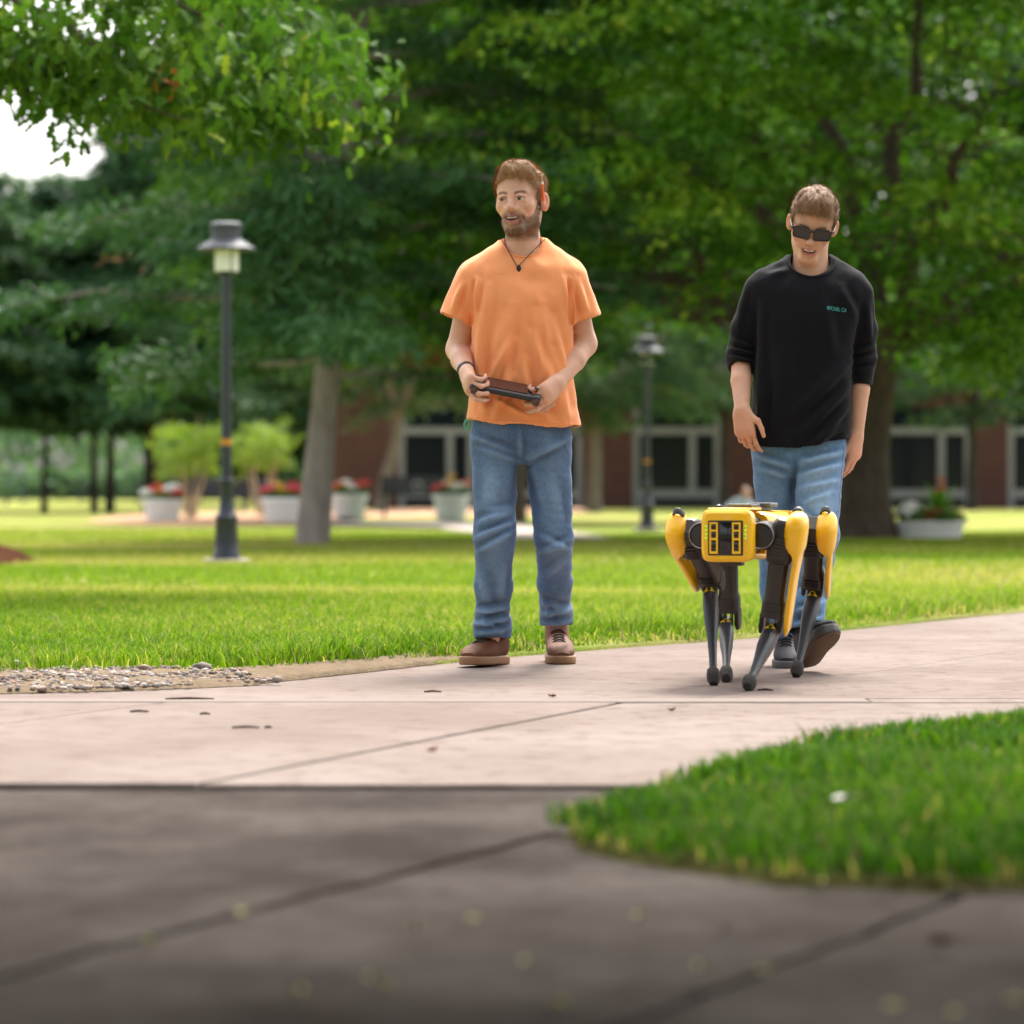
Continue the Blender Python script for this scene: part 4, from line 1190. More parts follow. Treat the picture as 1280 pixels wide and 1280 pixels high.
for i, (qx, qy) in enumerate([(541, 940), (690, 872), (840, 1190 - 300)]):
    leafbit('fallen_leaf', qx, qy, 0.016, M_DEAD, 0.0, 'curled brown dead leaf lying on the pale paving', 'leaf', 'dead leaves on the pale paving', i)
leafbit('fallen_leaf', 1178, 1183, 0.020, M_DEAD, 0.0, 'rust brown dead leaf lying on the dark near paving', 'leaf', None, 9)
leafbit('fallen_petal', 1057, 1003, 0.022, M_PETAL, 0.085, 'white petal resting on the near grass', 'petal', None, 11)
for i, (qx, qy) in enumerate([(303, 1146), (188, 1182), (372, 1245), (467, 1228), (480, 1238), (592, 1153), (800, 1150), (906, 1167), (956, 1219), (1024, 1106), (1182, 1112), (1116, 1264), (1192, 1272), (1266, 1256), (660, 1207), (878, 1214), (700, 1260), (520, 1166)]):
    leafbit('fallen_bud', qx, qy, 0.011, M_LIME, 0.0, 'small yellow green bud fallen on the dark near paving', 'bud', 'fallen buds on the dark paving', 50 + i)
# ================================================================ ROBOT DOG
M_RYEL = plain('robot_yellow', (0.93, 0.50, 0.005), 0.32, 0.04, 4, obj=True, Coat_Weight=0.3)
M_RBLK = plain('robot_black_plastic', (0.016, 0.015, 0.015), 0.38, 0.2, 12, obj=True)
M_RBRN = plain('robot_dark_metal', (0.040, 0.032, 0.027), 0.42, 0.15, 12, obj=True, Metallic=0.35)
M_RSHIN = plain('robot_shin_carbon', (0.030, 0.032, 0.038), 0.40, 0.2, 10, obj=True)
M_RRUB = plain('robot_rubber', (0.040, 0.034, 0.028), 0.85, 0.25, 40, 0.4, 90, obj=True)
M_RSIL = plain('robot_silver', (0.26, 0.25, 0.25), 0.3, 0.1, 10, Metallic=0.9)
M_RLENS = plain('robot_lens', (0.012, 0.012, 0.013), 0.10, 0.1, 8)
t = NT('robot_led')
em = t.n('Emission'); em.inputs[0].default_value = (0.16, 0.85, 0.05, 1); em.inputs[1].default_value = 0.45
M_RLED = t.done(em)
M_RSTK = plain('warning_sticker', (0.75, 0.50, 0.01), 0.5)
M_RGREY = plain('robot_grey_plate', (0.10, 0.10, 0.105), 0.35, 0.1, 10)

RB = np.array([0.741, 10.87, 0.0])
RTH = R(-15.7)
rob = empty('robot_dog', RB, 'yellow and black four-legged robot dog walking on the pale paving', 'robot')
rob.rotation_euler = (0, 0, RTH)
cR, sR = math.cos(RTH), math.sin(RTH)
def rl(w_):
    q = np.asarray(w_, float) - RB
    return np.array([cR * q[0] + sR * q[1], -sR * q[0] + cR * q[1], q[2]])
X3, Y3, Z3 = np.eye(3)
def sec_y(y, a, b, z, e=6, x=0.0):
    return ((x, y, z), X3 * a, Z3 * b, e)
def RBuild(mb, name, mat, par=rob, **k):
    o = mb.build(name, mat, par, world=False, **k)
    return o
HZ = 0.50
# chassis, yellow covers
mb = MB(); mb.loft([sec_y(-0.11, 0.055, 0.055, HZ), sec_y(-0.10, 0.062, 0.062, HZ), sec_y(0.66, 0.068, 0.066, HZ), sec_y(0.685, 0.055, 0.055, HZ)], 28); RBuild(mb, 'chassis', M_RBLK)
mb = MB(); mb.loft([sec_y(0.085, 0.088, 0.068, HZ + .004, 5), sec_y(0.095, 0.092, 0.074, HZ + .004, 5), sec_y(0.46, 0.092, 0.076, HZ + .004, 5), sec_y(0.475, 0.085, 0.066, HZ + .004, 5)], 36); shell = RBuild(mb, 'body_shell', M_RYEL)
mb = MB(); mb.loft([sec_y(0.60, 0.060, 0.066, HZ, 6), sec_y(0.61, 0.078, 0.078, HZ, 6), sec_y(0.68, 0.078, 0.078, HZ, 6), sec_y(0.70, 0.066, 0.066, HZ, 6)], 32); RBuild(mb, 'rear_panel', M_RYEL)
mb = MB(); mb.loft([sec_y(-0.095, 0.074, 0.074, HZ, 7), sec_y(-0.105, 0.083, 0.083, HZ, 7), sec_y(-0.150, 0.086, 0.086, HZ, 7), sec_y(-0.166, 0.083, 0.083, HZ, 7), sec_y(-0.174, 0.074, 0.074, HZ, 7)], 56); face = RBuild(mb, 'front_panel', M_RYEL)
mb = MB(); mb.box((-0.068, -0.150, HZ + 0.082), (0.062, 0.10, HZ + 0.0905)); RBuild(mb, 'top_strip', M_RYEL, bevel=0.004)
mb = MB(); mb.box((-0.055, 0.12, HZ + 0.0795), (0.05, 0.34, HZ + 0.092)); RBuild(mb, 'top_rail', M_RBLK, bevel=0.003)
mb = MB(); mb.box((-0.040, 0.02, HZ + 0.092), (0.045, 0.16, HZ + 0.103)); RBuild(mb, 'payload_plate', M_RGREY, bevel=0.003)
mb = MB(); mb.box((0.0, 0.20, HZ + 0.0925), (0.070, 0.34, HZ + 0.106)); RBuild(mb, 'payload_plate', M_RGREY, bevel=0.003)
mb = MB(); mb.box((-0.01, -0.13, HZ - 0.098), (0.04, -0.07, HZ - 0.084)); RBuild(mb, 'belly_sensor', M_RBLK, bevel=0.003)
mb = MB(); mb.loft([sec_y(0.02, 0.045, 0.012, HZ - .068, 4), sec_y(0.10, 0.085, 0.012, HZ - .070, 4), sec_y(0.55, 0.085, 0.012, HZ - .070, 4)], 24); RBuild(mb, 'belly_cover', M_RYEL)
# front sensor bay
fy = -0.174
def fbox(x0, x1, z0, z1, y0, y1, name, mat, par, bev=0.002):
    mb = MB(); mb.box((x0, y0, HZ + z0), (x1, y1, HZ + z1)); return RBuild(mb, name, mat, par, bevel=bev)
bay = fbox(-0.060, 0.056, -0.064, 0.050, fy - 0.003, fy + 0.003, 'sensor_bay', M_RBLK, face, 0.004)
fbox(-0.0215, 0.0175, -0.054, 0.044, fy - 0.006, fy - 0.0025, 'sensor_window', M_RLENS, face)
for s in (-1, 1):
    cx = -0.002 + s * 0.0375
    mb = MB()
    hw = 0.0138
    xa, xb = cx - hw, cx + hw
    zz = [-0.058, -0.050, -0.014, -0.007, 0.014, 0.020, 0.038, 0.044]
    for i in range(0, 8, 2):
        mb.box((xa, fy - 0.010, HZ + zz[i]), (xb, fy - 0.0025, HZ + zz[i + 1]))
    for i in range(1, 7, 2):
        mb.box((xa, fy - 0.010, HZ + zz[i]), (xa + 0.0055, fy - 0.0026, HZ + zz[i + 1])); mb.box((xb - 0.0055, fy - 0.010, HZ + zz[i]), (xb, fy - 0.0026, HZ + zz[i + 1]))
    RBuild(mb, 'sensor_frame', M_RYEL, face, smooth=False)
    for i in range(1, 7, 2):
        fbox(xa + 0.006, xb - 0.006, zz[i] + 0.0005, zz[i + 1] - 0.0005, fy - 0.0075, fy - 0.003, 'lens', M_RLENS, face, 0.001)
    for k in range(4):
        mb = MB(); mb.lathe((s * 0.0665 - (0.002 if s > 0 else 0), fy + 0.001, HZ + 0.032 - k * 0.013), [(0.0026, -0.003), (0.0026, 0.004), (0.0016, 0.005)], 10, axis=(0, -1, 0)); RBuild(mb, 'light', M_RLED, face)

def hipw(fb, s): return np.array([s * 0.165, 0.0 if fb == 0 else 0.56, HZ])
legs = [(0, -1, (888, 729), (892, 857), 0.315, None), (0, 1, (968, 786), (936, 864), 0.325, None), (1, -1, (908, 779), (908, 853), 0.325, None), (1, 1, (1020, 737), (996, 847), 0.315, None)]
LN = ['front leg of the robot, thigh swept back', 'front leg of the robot reaching forward', 'rear leg of the robot seen under the body', 'rear leg of the robot, thigh swept back']
for li, (fb, s, kp, fp, tl, _) in enumerate(legs):
    H = hipw(fb, s)
    Hw = RB + np.array([cR * H[0] - sR * H[1], sR * H[0] + cR * H[1], H[2]])
    best = None
    for dd in np.linspace(Hw[1] - 0.02, Hw[1] + 0.40, 200):
        q = px(kp[0], kp[1], dd)
        er = abs(np.linalg.norm(q - Hw) - tl)
        if best is None or er < best[0]: best = (er, q)
    K = rl(best[1])
    g = gnd(fp[0], fp[1]); g[2] = 0.024
    Fo = rl(g)
    # hip motor blocks
    mb = MB()
    mb.lathe((s * 0.098, H[1] - 0.095, HZ), [(0.030, 0.0), (0.044, 0.004), (0.044, 0.05), (0.048, 0.055), (0.048, 0.13), (0.03, 0.15)], 24, axis=(0, 1, 0))
    hip = RBuild(mb, 'hip_motor', M_RBLK)
    mb = MB(); mb.lathe((s * 0.098, H[1] - 0.097, HZ), [(0.040, 0.0), (0.042, -0.002), (0.044, 0.0), (0.044, 0.004)], 24, axis=(0, 1, 0), cap=False); RBuild(mb, 'hip_ring', M_RSIL, hip)
    mb = MB(); mb.lathe((s * 0.105, H[1], HZ), [(0.040, 0.0), (0.040, 0.02), (0.046, 0.022), (0.046, 0.030), (0.036, 0.032), (0.036, 0.045), (0.043, 0.046), (0.043, 0.056)], 20, axis=(s, 0, 0)); RBuild(mb, 'hip_joint', M_RBRN, hip)
    for k in range(8):
        a = k * math.pi / 4
        mb = MB(); mb.lathe((s * 0.126, H[1] + 0.044 * math.cos(a), HZ + 0.044 * math.sin(a)), [(0.005, 0), (0.005, 0.012)], 8, axis=(s, 0, 0)); RBuild(mb, 'bolt', M_RSIL, hip)
    # thigh
    ax = K - H; Lth = np.linalg.norm(ax); ax = ax / Lth
    u = X3 - ax * (X3 @ ax); u /= np.linalg.norm(u)
    v_ = np.cross(u, ax); v_ = v_ if v_[1] < 0 else -v_          # v_: towards the front of the leg
    def sec(t_, a, b, e=4, ou=0.0, ov=0.0, h=H):
        return (h + ax * Lth * t_ + u * s * ou + v_ * ov, u * a, v_ * b, e)
    hc = H - u * s * 0.012
    mb = MB(); mb.loft([sec(-0.17, .020, .026, 4, h=hc), sec(-0.13, .034, .040, 4, h=hc), sec(-0.02, .042, .050, 5, h=hc), sec(0.22, .042, .052, 6, h=hc), sec(0.27, .040, .046, 5, h=hc), sec(0.285, .034, .038, 3.2, h=hc), sec(0.66, .032, .036, 3.2, h=hc), sec(0.72, .037, .040, 4, h=hc), sec(0.86, .037, .041, 5, h=hc)], 28)
    th_ = RBuild(mb, 'leg', M_RBRN); th_['label'] = LN[li]
    # grille on the motor block
    mb = MB(); mb.loft([sec(-0.01, .026, .006, 6, 0, .050, hc), sec(0.20, .028, .006, 6, 0, .053, hc)], 20); RBuild(mb, 'motor_cover', M_RBLK, th_)
    for k in range(5):
        mb = MB(); tt_ = 0.03 + 0.035 * k; mb.loft([sec(tt_, .020, .003, 6, 0, .0575, hc), sec(tt_ + 0.016, .020, .003, 6, 0, .0582, hc)], 10); RBuild(mb, 'grille_bar', M_RBRN, th_)
    # clevis around the knee
    mb = MB()
    for q in (-1, 1):
        mb.loft([sec(0.84, .008, .036, 5, q * s * .030, 0, hc), sec(0.98, .008, .036, 5, q * s * .030, 0, hc), sec(1.05, .007, .022, 3, q * s * .030, 0, hc)], 18)
    RBuild(mb, 'knee_clevis', M_RBRN, th_)
    mb = MB()
    for q in (-1, 1):
        c_ = hc + ax * Lth * 0.86 + u * q * 0.011 + v_ * 0.014
        mb.tube([c_, c_ + ax * 0.03, c_ + ax * 0.055], 0.0055, 8)
    RBuild(mb, 'linkage', M_RSIL, th_)
    for k in range(3):
        mb = MB(); tt_ = 0.70 + 0.04 * k; mb.loft([sec(tt_, .024, .003, 6, 0, .0395, hc), sec(tt_ + 0.014, .024, .003, 6, 0, .0398, hc)], 10); RBuild(mb, 'vent_bar', M_RBLK, th_)
    # yellow cover on the outside
    mb = MB(); mb.loft([sec(-0.255, .006, .018, 2.3, .030), sec(-0.248, .016, .032, 2.3, .030), sec(-0.225, .026, .046, 2.4, .030), sec(-0.18, .034, .057, 2.5, .030), sec(-0.12, .0375, .063, 2.6, .030), sec(-0.04, .038, .066, 2.7, .030), sec(0.04, .036, .066, 2.8, .031), sec(0.08, .033, .066, 2.9, .034), sec(0.12, .026, .064, 3.1, .039), sec(0.155, .017, .062, 3.3, .044), sec(0.20, .0115, .060, 4, .047), sec(0.45, .0105, .054, 4, .043), sec(0.80, .010, .048, 4, .042), sec(0.98, .009, .038, 3.6, .043), sec(1.04, .005, .020, 3, .040)], 28)
    RBuild(mb, 'leg_cover', M_RYEL, th_)
    # strap behind the hip
    c_ = H + u * s * 0.022 - v_ * 0.040
    mb = MB(); aa = np.linspace(-0.3, math.pi + 0.1, 10)
    for q in (-1, 1):
        pass
    pts = [c_ + u * 0.017 * math.cos(a) - ax * (0.062 + 0.026 * math.sin(a)) for a in aa]
    secs = []
    for i, p_ in enumerate(pts):
        rd = (u * math.cos(aa[i]) - ax * math.sin(aa[i]))
        secs.append((p_, rd * 0.0035, v_ * 0.011, 5))
    mb.loft(secs, 12); RBuild(mb, 'hip_strap', M_RBLK, th_)
    # shin
    sx = Fo - K; Ls = np.linalg.norm(sx); sx = sx / Ls
    u2 = X3 - sx * (X3 @ sx); u2 /= np.linalg.norm(u2)
    v2 = np.cross(u2, sx); v2 = v2 if v2[1] < 0 else -v2
    def s2(t_, a, b, e=3, ov=0.0): return (K + sx * Ls * t_ + v2 * ov, u2 * a, v2 * b, e)
    mb = MB(); mb.loft([s2(-0.06, .010, .014, 3), s2(-0.03, .019, .020), s2(0.04, .023, .025, 3, .002), s2(0.12, .024, .028, 3.4, .004), s2(0.26, .0255, .031, 3.4, .007), s2(0.42, .0225, .029, 3.4, .007), s2(0.62, .0155, .022, 3, .003), s2(0.80, .0125, .016, 2.8), s2(0.90, .0125, .015, 2.6), s2(0.96, .014, .016, 2.6)], 22)
    sh_ = RBuild(mb, 'shin', M_RSHIN, th_)
    mb = MB(); mb.loft([s2(0.905, .014, .016, 2.6), s2(0.925, .0205, .022, 2.8), s2(0.98, .0225, .025, 3), s2(1.02, .021, .024, 2.6), s2(1.06, .013, .016, 2.4)], 20); RBuild(mb, 'foot', M_RRUB, th_)
    # warning triangle at the top of the shin
    c_ = K + sx * Ls * 0.115 + v2 * 0.0325
    up_ = -sx; q = 0.019
    tri = np.array([c_ + up_ * q * 1.1, c_ - up_ * q * 0.6 + u2 * q, c_ - up_ * q * 0.6 - u2 * q])
    mb = MB(); mb.add(np.vstack([tri, tri - v2 * 0.008]), [(0, 1, 2), (5, 4, 3), (0, 3, 4, 1), (1, 4, 5, 2), (2, 5, 3, 0)]); stk = RBuild(mb, 'warning_triangle', M_RSTK, th_, smooth=False)
    mb = MB(); c2 = c_ + v2 * 0.0004; mb.lathe(c2, [(0.006, -0.001), (0.006, 0.0012)], 12, axis=v2); RBuild(mb, 'warning_symbol', M_RBLK, th_)
# ================================================================ SIGNED-DISTANCE MODELLING (people)
def smin(a, b, k):
    if k <= 0: return np.minimum(a, b)
    h = np.maximum(k - np.abs(a - b), 0) / k
    return np.minimum(a, b) - h * h * k * 0.25
def smax(a, b, k): return -smin(-a, -b, k)
class Vol:
    def __init__(s, xs, ys, zs):
        s.ax = [np.asarray(a, np.float32) for a in (xs, ys, zs)]
        s.D = np.full([len(a) for a in s.ax], 0.2, np.float32)
        s.R = np.eye(3); s.T = np.zeros(3)
    def frame(s, Rm=None, T=None):
        s.R = np.eye(3) if Rm is None else Rm
        s.T = np.zeros(3) if T is None else np.asarray(T, float)
    def W(s, p): return s.R @ np.asarray(p, float) + s.T
    def op(s, lo, hi, fn, k=0.0, sub=False):
        sl = []
        for a, l, h in zip(s.ax, lo, hi):
            i0, i1 = np.searchsorted(a, l - 0.001), np.searchsorted(a, h + 0.001)
            if i1 <= i0: return s
            sl.append(slice(i0, i1))
        sl = tuple(sl)
        G = np.stack(np.meshgrid(s.ax[0][sl[0]], s.ax[1][sl[1]], s.ax[2][sl[2]], indexing='ij'), -1)
        P = (G - s.T.astype(np.float32)) @ s.R.astype(np.float32)
        d = fn(P)
        s.D[sl] = smax(s.D[sl], -d, k) if sub else smin(s.D[sl], d, k)
        return s
    def cone(s, a, b, ra, rb, k=0.01, sub=False, cap=False, sq=None):
        """round cone; sq=(axis, factor) squashes along axis; cap: flat end at b"""
        a, b = np.asarray(a, float), np.asarray(b, float)
        A, B = s.W(a), s.W(b)
        m = max(ra, rb) * (1 if sq is None else max(1, sq[1])) + k + 0.012
        ba = (b - a).astype(np.float32); L2 = float(ba @ ba) + 1e-12; L = math.sqrt(L2)
        af = a.astype(np.float32)
        def fn(P):
            Q = P - af
            tr = (Q @ ba) / L2
            t_ = np.clip(tr, 0, 1)
            E = Q - t_[..., None] * ba
            if sq is not None:
                x_ = np.asarray(sq[0], np.float32); x_ = x_ / np.linalg.norm(x_)
                c_ = E @ x_
                E = E + (1.0 / sq[1] - 1.0) * c_[..., None] * x_
            d = np.linalg.norm(E, axis=-1) - (ra + (rb - ra) * t_)
            if cap: d = np.maximum(d, (tr - 1) * L)
            return d
        return s.op(np.minimum(A, B) - m, np.maximum(A, B) + m, fn, k, sub)
    def ell(s, c, r, k=0.01, sub=False, rot=None):
        c = np.asarray(c, np.float32); r = np.asarray(r, np.float32)
        C = s.W(c); m = float(r.max()) + k + 0.012
        M = None if rot is None else np.array(Euler(rot).to_matrix(), np.float32)
        def fn(P):
            Q = P - c
            if M is not None: Q = Q @ M
            k0 = np.linalg.norm(Q / r, axis=-1); k1 = np.linalg.norm(Q / (r * r), axis=-1) + 1e-9
            return k0 * (k0 - 1) / k1
        return s.op(C - m, C + m, fn, k, sub)
    def mesh(s):
        D = s.D; sg = D < 0
        n0, n1, n2 = D.shape
        cnt = np.zeros((n0-1, n1-1, n2-1), np.uint8)
        for i in (0, 1):
            for j in (0, 1):
                for k in (0, 1):
                    cnt += sg[i:n0-1+i, j:n1-1+j, k:n2-1+k]
        act = (cnt > 0) & (cnt < 8)
        I = np.argwhere(act)
        vid = np.full(act.shape, -1, np.int32); vid[act] = np.arange(len(I))
        cor = [(i, j, k) for i in (0, 1) for j in (0, 1) for k in (0, 1)]
        val = np.stack([D[I[:, 0]+i, I[:, 1]+j, I[:, 2]+k] for i, j, k in cor], 1)
        pos = np.stack([np.stack([s.ax[0][I[:, 0]+i], s.ax[1][I[:, 1]+j], s.ax[2][I[:, 2]+k]], -1) for i, j, k in cor], 1)
        acc = np.zeros((len(I), 3)); w_ = np.zeros(len(I))
        for a in range(8):
            for b in range(a + 1, 8):
                if sum(abs(cor[a][q] - cor[b][q]) for q in range(3)) != 1: continue
                m = (val[:, a] < 0) != (val[:, b] < 0)
                t_ = val[m, a] / (val[m, a] - val[m, b])
                acc[m] += pos[m, a] + t_[:, None] * (pos[m, b] - pos[m, a]); w_[m] += 1
        V = acc / w_[:, None]
        F = []
        for ax in range(3):
            o1, o2 = [q for q in range(3) if q != ax]
            a0 = [slice(None)] * 3; a1 = [slice(None)] * 3
            a0[ax] = slice(0, -1); a1[ax] = slice(1, None)
            for q in (o1, o2): a0[q] = slice(1, -1); a1[q] = slice(1, -1)
            A, B = sg[tuple(a0)], sg[tuple(a1)]
            E = np.argwhere(A != B)
            fl = A[tuple(E.T)]
            E2 = E.copy(); E2[:, o1] += 1; E2[:, o2] += 1
            def vv(d1, d2):
                q = E2.copy(); q[:, o1] += d1; q[:, o2] += d2
                return vid[q[:, 0], q[:, 1], q[:, 2]]
            quad = np.stack([vv(-1, -1), vv(0, -1), vv(0, 0), vv(-1, 0)], -1)
            flip = fl if ax != 1 else ~fl
            quad[~flip] = quad[~flip][:, ::-1]
            F.append(quad)
        return V, np.concatenate(F)
def vnormals(V, F):
    n = np.cross(V[F[:, 2]] - V[F[:, 0]], V[F[:, 3]] - V[F[:, 1]])
    N = np.zeros_like(V)
    for k in range(4): np.add.at(N, F[:, k], n)
    return N / (np.linalg.norm(N, axis=1)[:, None] + 1e-12)
def relax(V, F, it=1, lam=0.5):
    E = np.concatenate([F[:, [0, 1]], F[:, [1, 2]], F[:, [2, 3]], F[:, [3, 0]]])
    for _ in range(it):
        S_ = np.zeros_like(V); c = np.zeros(len(V))
        np.add.at(S_, E[:, 0], V[E[:, 1]]); np.add.at(S_, E[:, 1], V[E[:, 0]])
        np.add.at(c, E[:, 0], 1); np.add.at(c, E[:, 1], 1)
        V = V + lam * (S_ / c[:, None] - V)
    return V
def axis(*segs):
    """piecewise uniform axis: (start, end, step) ..."""
    out = []
    for a, b, st in segs:
        out.append(np.arange(a, b - 1e-9, st))
    out.append([segs[-1][1]])
    return np.concatenate(out)
def folds(V, N, segs, d0, front=True):
    """cloth folds: segs (x0,y0,x1,y1,width,amp) in photograph pixels on the side that faces the lens"""
    X = 640 + V[:, 0] / V[:, 1] * FPX
    Yp = HOR - (V[:, 2] - CAMH) / V[:, 1] * FPX
    h = np.zeros(len(V))
    for x0, y0, x1, y1, wd, am in segs:
        ex, ey = x1 - x0, y1 - y0
        L2 = ex * ex + ey * ey
        t_ = ((X - x0) * ex + (Yp - y0) * ey) / L2
        tc_ = np.clip(t_, 0, 1)
        dx, dy = X - x0 - tc_ * ex, Yp - y0 - tc_ * ey
        sgn = np.sign(dx * ey - dy * ex)
        r2 = (dx * dx + dy * dy) / (wd * wd)
        # a ridge with a softer trough along one side
        g_ = np.exp(-r2) - 0.55 * np.exp(-((np.sqrt(r2) * sgn - 1.5) ** 2) / 0.9)
        h += am * g_ * np.sin(np.pi * np.clip(0.08 + 0.84 * tc_, 0, 1))
    wgt = np.clip(0.25 - N[:, 1] * 0.9, 0, 1) if front else 1
    return h * wgt
def ribbons(P, D, Nn, L, wd, seed, segs=3, lift=0.25, curl=0.0):
    """hair strands as thin tapered ribbons"""
    r_ = np.random.default_rng(seed)
    n = len(P)
    D = D / (np.linalg.norm(D, axis=1)[:, None] + 1e-9)
    S_ = np.cross(D, Nn); S_ /= np.linalg.norm(S_, axis=1)[:, None] + 1e-9
    V = []
    for i in range(segs + 1):
        f = i / segs
        c = P + D * (L * f)[:, None] + Nn * (L * lift * f * (1 - 0.65 * f))[:, None] + S_ * (curl * L * f * f * r_.normal(0, 1, n) if False else 0 * L)[:, None]
        hw = wd * (1 - 0.85 * f) * 0.5
        V += [c - S_ * hw, c + S_ * hw]
    V = np.stack(V, 1)
    k = V.shape[1]
    i = (np.arange(n) * k)[:, None]
    F = np.concatenate([i + np.array([[2*q, 2*q+1, 2*q+3, 2*q+2]]) for q in range(segs)])
    return V.reshape(-1, 3), F
# ================================================================ PEOPLE
def unit(v): v = np.asarray(v, float); return v / np.linalg.norm(v)
t = NT('skin')
a = t.attr()
p = t.pos()
nz = t.noise(p, 55, 4, 0.6)
c = t.mix(nz, t.mix(1.0, a, (0.90, 0.86, 0.84), 'MULTIPLY'), t.mix(1.0, a, (1.06, 1.05, 1.04), 'MULTIPLY'))
M_SKIN = t.done(t.bsdf(c, 0.48, t.bump(t.noise(p, 900, 2), 0.15, 0.001), Subsurface_Weight=0.07, Subsurface_Radius=(0.012, 0.005, 0.003), Subsurface_Scale=0.5, Specular_IOR_Level=0.4))
def hairmat(name, c1, c2):
    t = NT(name)
    p = t.pos()
    c = t.mix(t.noise(p, 240, 3, 0.7), c1, c2)
    return t.done(t.bsdf(c, 0.55, t.bump(t.noise(p, 700, 2), 0.6, 0.002), Specular_IOR_Level=0.2))
def fabric(name, col, var=0.10, rough=0.9, weave=900, sheen=0.25, big=14):
    t = NT(name)
    p = t.pos()
    c = t.mix(t.noise(p, big, 5, 0.65), tuple(x * (1 - var) for x in col), tuple(min(1, x * (1 + var)) for x in col))
    return t.done(t.bsdf(c, rough, t.bump(t.noise(p, weave, 2), 0.22, 0.0012), Sheen_Weight=sheen, Specular_IOR_Level=0.2))
t = NT('denim')
a = t.attr()
p = t.pos()
nz = t.noise(p, 60, 6, 0.8)
ps = t.pos(scale=(1, 1, 0.12))
st_ = t.noise(ps, 420, 3, 0.7)
c = t.mix(t.ramp(nz, [(0.3, 0.0), (0.72, 1.0)]), t.mix(1.0, a, (0.72, 0.76, 0.80), 'MULTIPLY'), t.mix(1.0, a, (1.22, 1.18, 1.14), 'MULTIPLY'))
c = t.mix(t.ramp(st_, [(0.35, 0.0), (0.75, 0.35)]), c, (0.26, 0.33, 0.42))
M_DENIM = t.done(t.bsdf(c, 0.9, t.bump(t.noise(p, 800, 2), 0.25, 0.0012), Sheen_Weight=0.15, Specular_IOR_Level=0.15))
M_TEETH = plain('teeth', (0.78, 0.74, 0.66), 0.35, 0.04)
M_EYEW = plain('eye_white', (0.50, 0.47, 0.45), 0.35, 0.03)
M_IRIS = plain('iris', (0.035, 0.028, 0.022), 0.15, 0.1)

SKIN = np.array([0.660, 0.385, 0.265])
def head(v, Rm, T, s, beard=False, jaw=1.0):
    v.frame(Rm, T)
    h = lambda *q: np.array(q) * s
    el = lambda c, r, k=0.015, **kw: v.ell(h(*c), h(*r), k * s, **kw)
    co = lambda a, b, ra, rb, k=0.012, **kw: v.cone(h(*a), h(*b), ra * s, rb * s, k * s, **kw)
    el((0, 0.018, 0.042), (0.0755, 0.096, 0.080), 0)
    el((0, -0.030, 0.030), (0.064, 0.064, 0.066), 0.03)           # forehead
    el((0, -0.034, -0.026), (0.060, 0.060, 0.070), 0.025)         # mid face
    for q in (-1, 1):
        co((q * 0.052, 0.014, -0.045), (q * 0.045 * jaw, 0.000, -0.074), 0.017, 0.016, 0.03)
        co((q * 0.045 * jaw, 0.000, -0.074), (q * 0.016, -0.072, -0.104), 0.017, 0.017, 0.03)
        el((q * 0.040, -0.062, -0.022), (0.024, 0.024, 0.022), 0.022)  # cheek
        co((q * 0.008, -0.088, 0.020), (q * 0.045, -0.074, 0.022), 0.008, 0.008, 0.012)   # brow
    el((0, -0.078, -0.104), (0.022, 0.017, 0.017), 0.02)          # chin
    el((0, -0.082, -0.062), (0.030, 0.022, 0.028), 0.02)          # muzzle
    for q in (-1, 1):
        el((q * 0.031, -0.098, 0.002), (0.018, 0.014, 0.012), 0.010, sub=True)
    co((0, -0.090, 0.012), (0, -0.110, -0.026), 0.0075, 0.0105, 0.012)
    el((0, -0.112, -0.030), (0.0115, 0.011, 0.010), 0.006)
    for q in (-1, 1):
        el((q * 0.0125, -0.099, -0.034), (0.0085, 0.010, 0.008), 0.006)
        el((q * 0.0065, -0.108, -0.0415), (0.004, 0.005, 0.003), 0.002, sub=True)
    # smiling mouth
    for q in (-1, 1):
        co((q * 0.020, -0.092, -0.028), (q * 0.036, -0.076, -0.056), 0.005, 0.004, 0.014)  # smile fold
    co((-0.022, -0.092, -0.0585), (0.0, -0.1035, -0.0575), 0.0055, 0.006, 0.006); co((0.022, -0.092, -0.0585), (0.0, -0.1035, -0.0575), 0.0055, 0.006, 0.006)
    co((-0.020, -0.090, -0.072), (0.0, -0.1005, -0.0805), 0.006, 0.007, 0.006); co((0.020, -0.090, -0.072), (0.0, -0.1005, -0.0805), 0.006, 0.007, 0.006)
    co((-0.027, -0.094, -0.0605), (0.0, -0.104, -0.0690), 0.0035, 0.0078, 0.003, sub=True); co((0.027, -0.094, -0.0605), (0.0, -0.104, -0.0690), 0.0035, 0.0078, 0.003, sub=True)
    # eyelids
    for q in (-1, 1):
        co((q * 0.017, -0.0885, 0.0065), (q * 0.031, -0.0945, 0.0095), 0.0045, 0.005, 0.006); co((q * 0.031, -0.0945, 0.0095), (q * 0.046, -0.084, 0.005), 0.005, 0.0045, 0.006)
        co((q * 0.018, -0.088, -0.006), (q * 0.044, -0.084, -0.007), 0.0045, 0.0045, 0.006)
    # ears
    for q in (-1, 1):
        el((q * 0.0815, 0.016, -0.008), (0.0105, 0.0195, 0.033), 0.008, rot=(0.12, q * 0.12, -q * 0.45))
        el((q * 0.0915, 0.009, -0.005), (0.0075, 0.0105, 0.020), 0.005, sub=True, rot=(0.12, 0, -q * 0.4))
    v.frame()
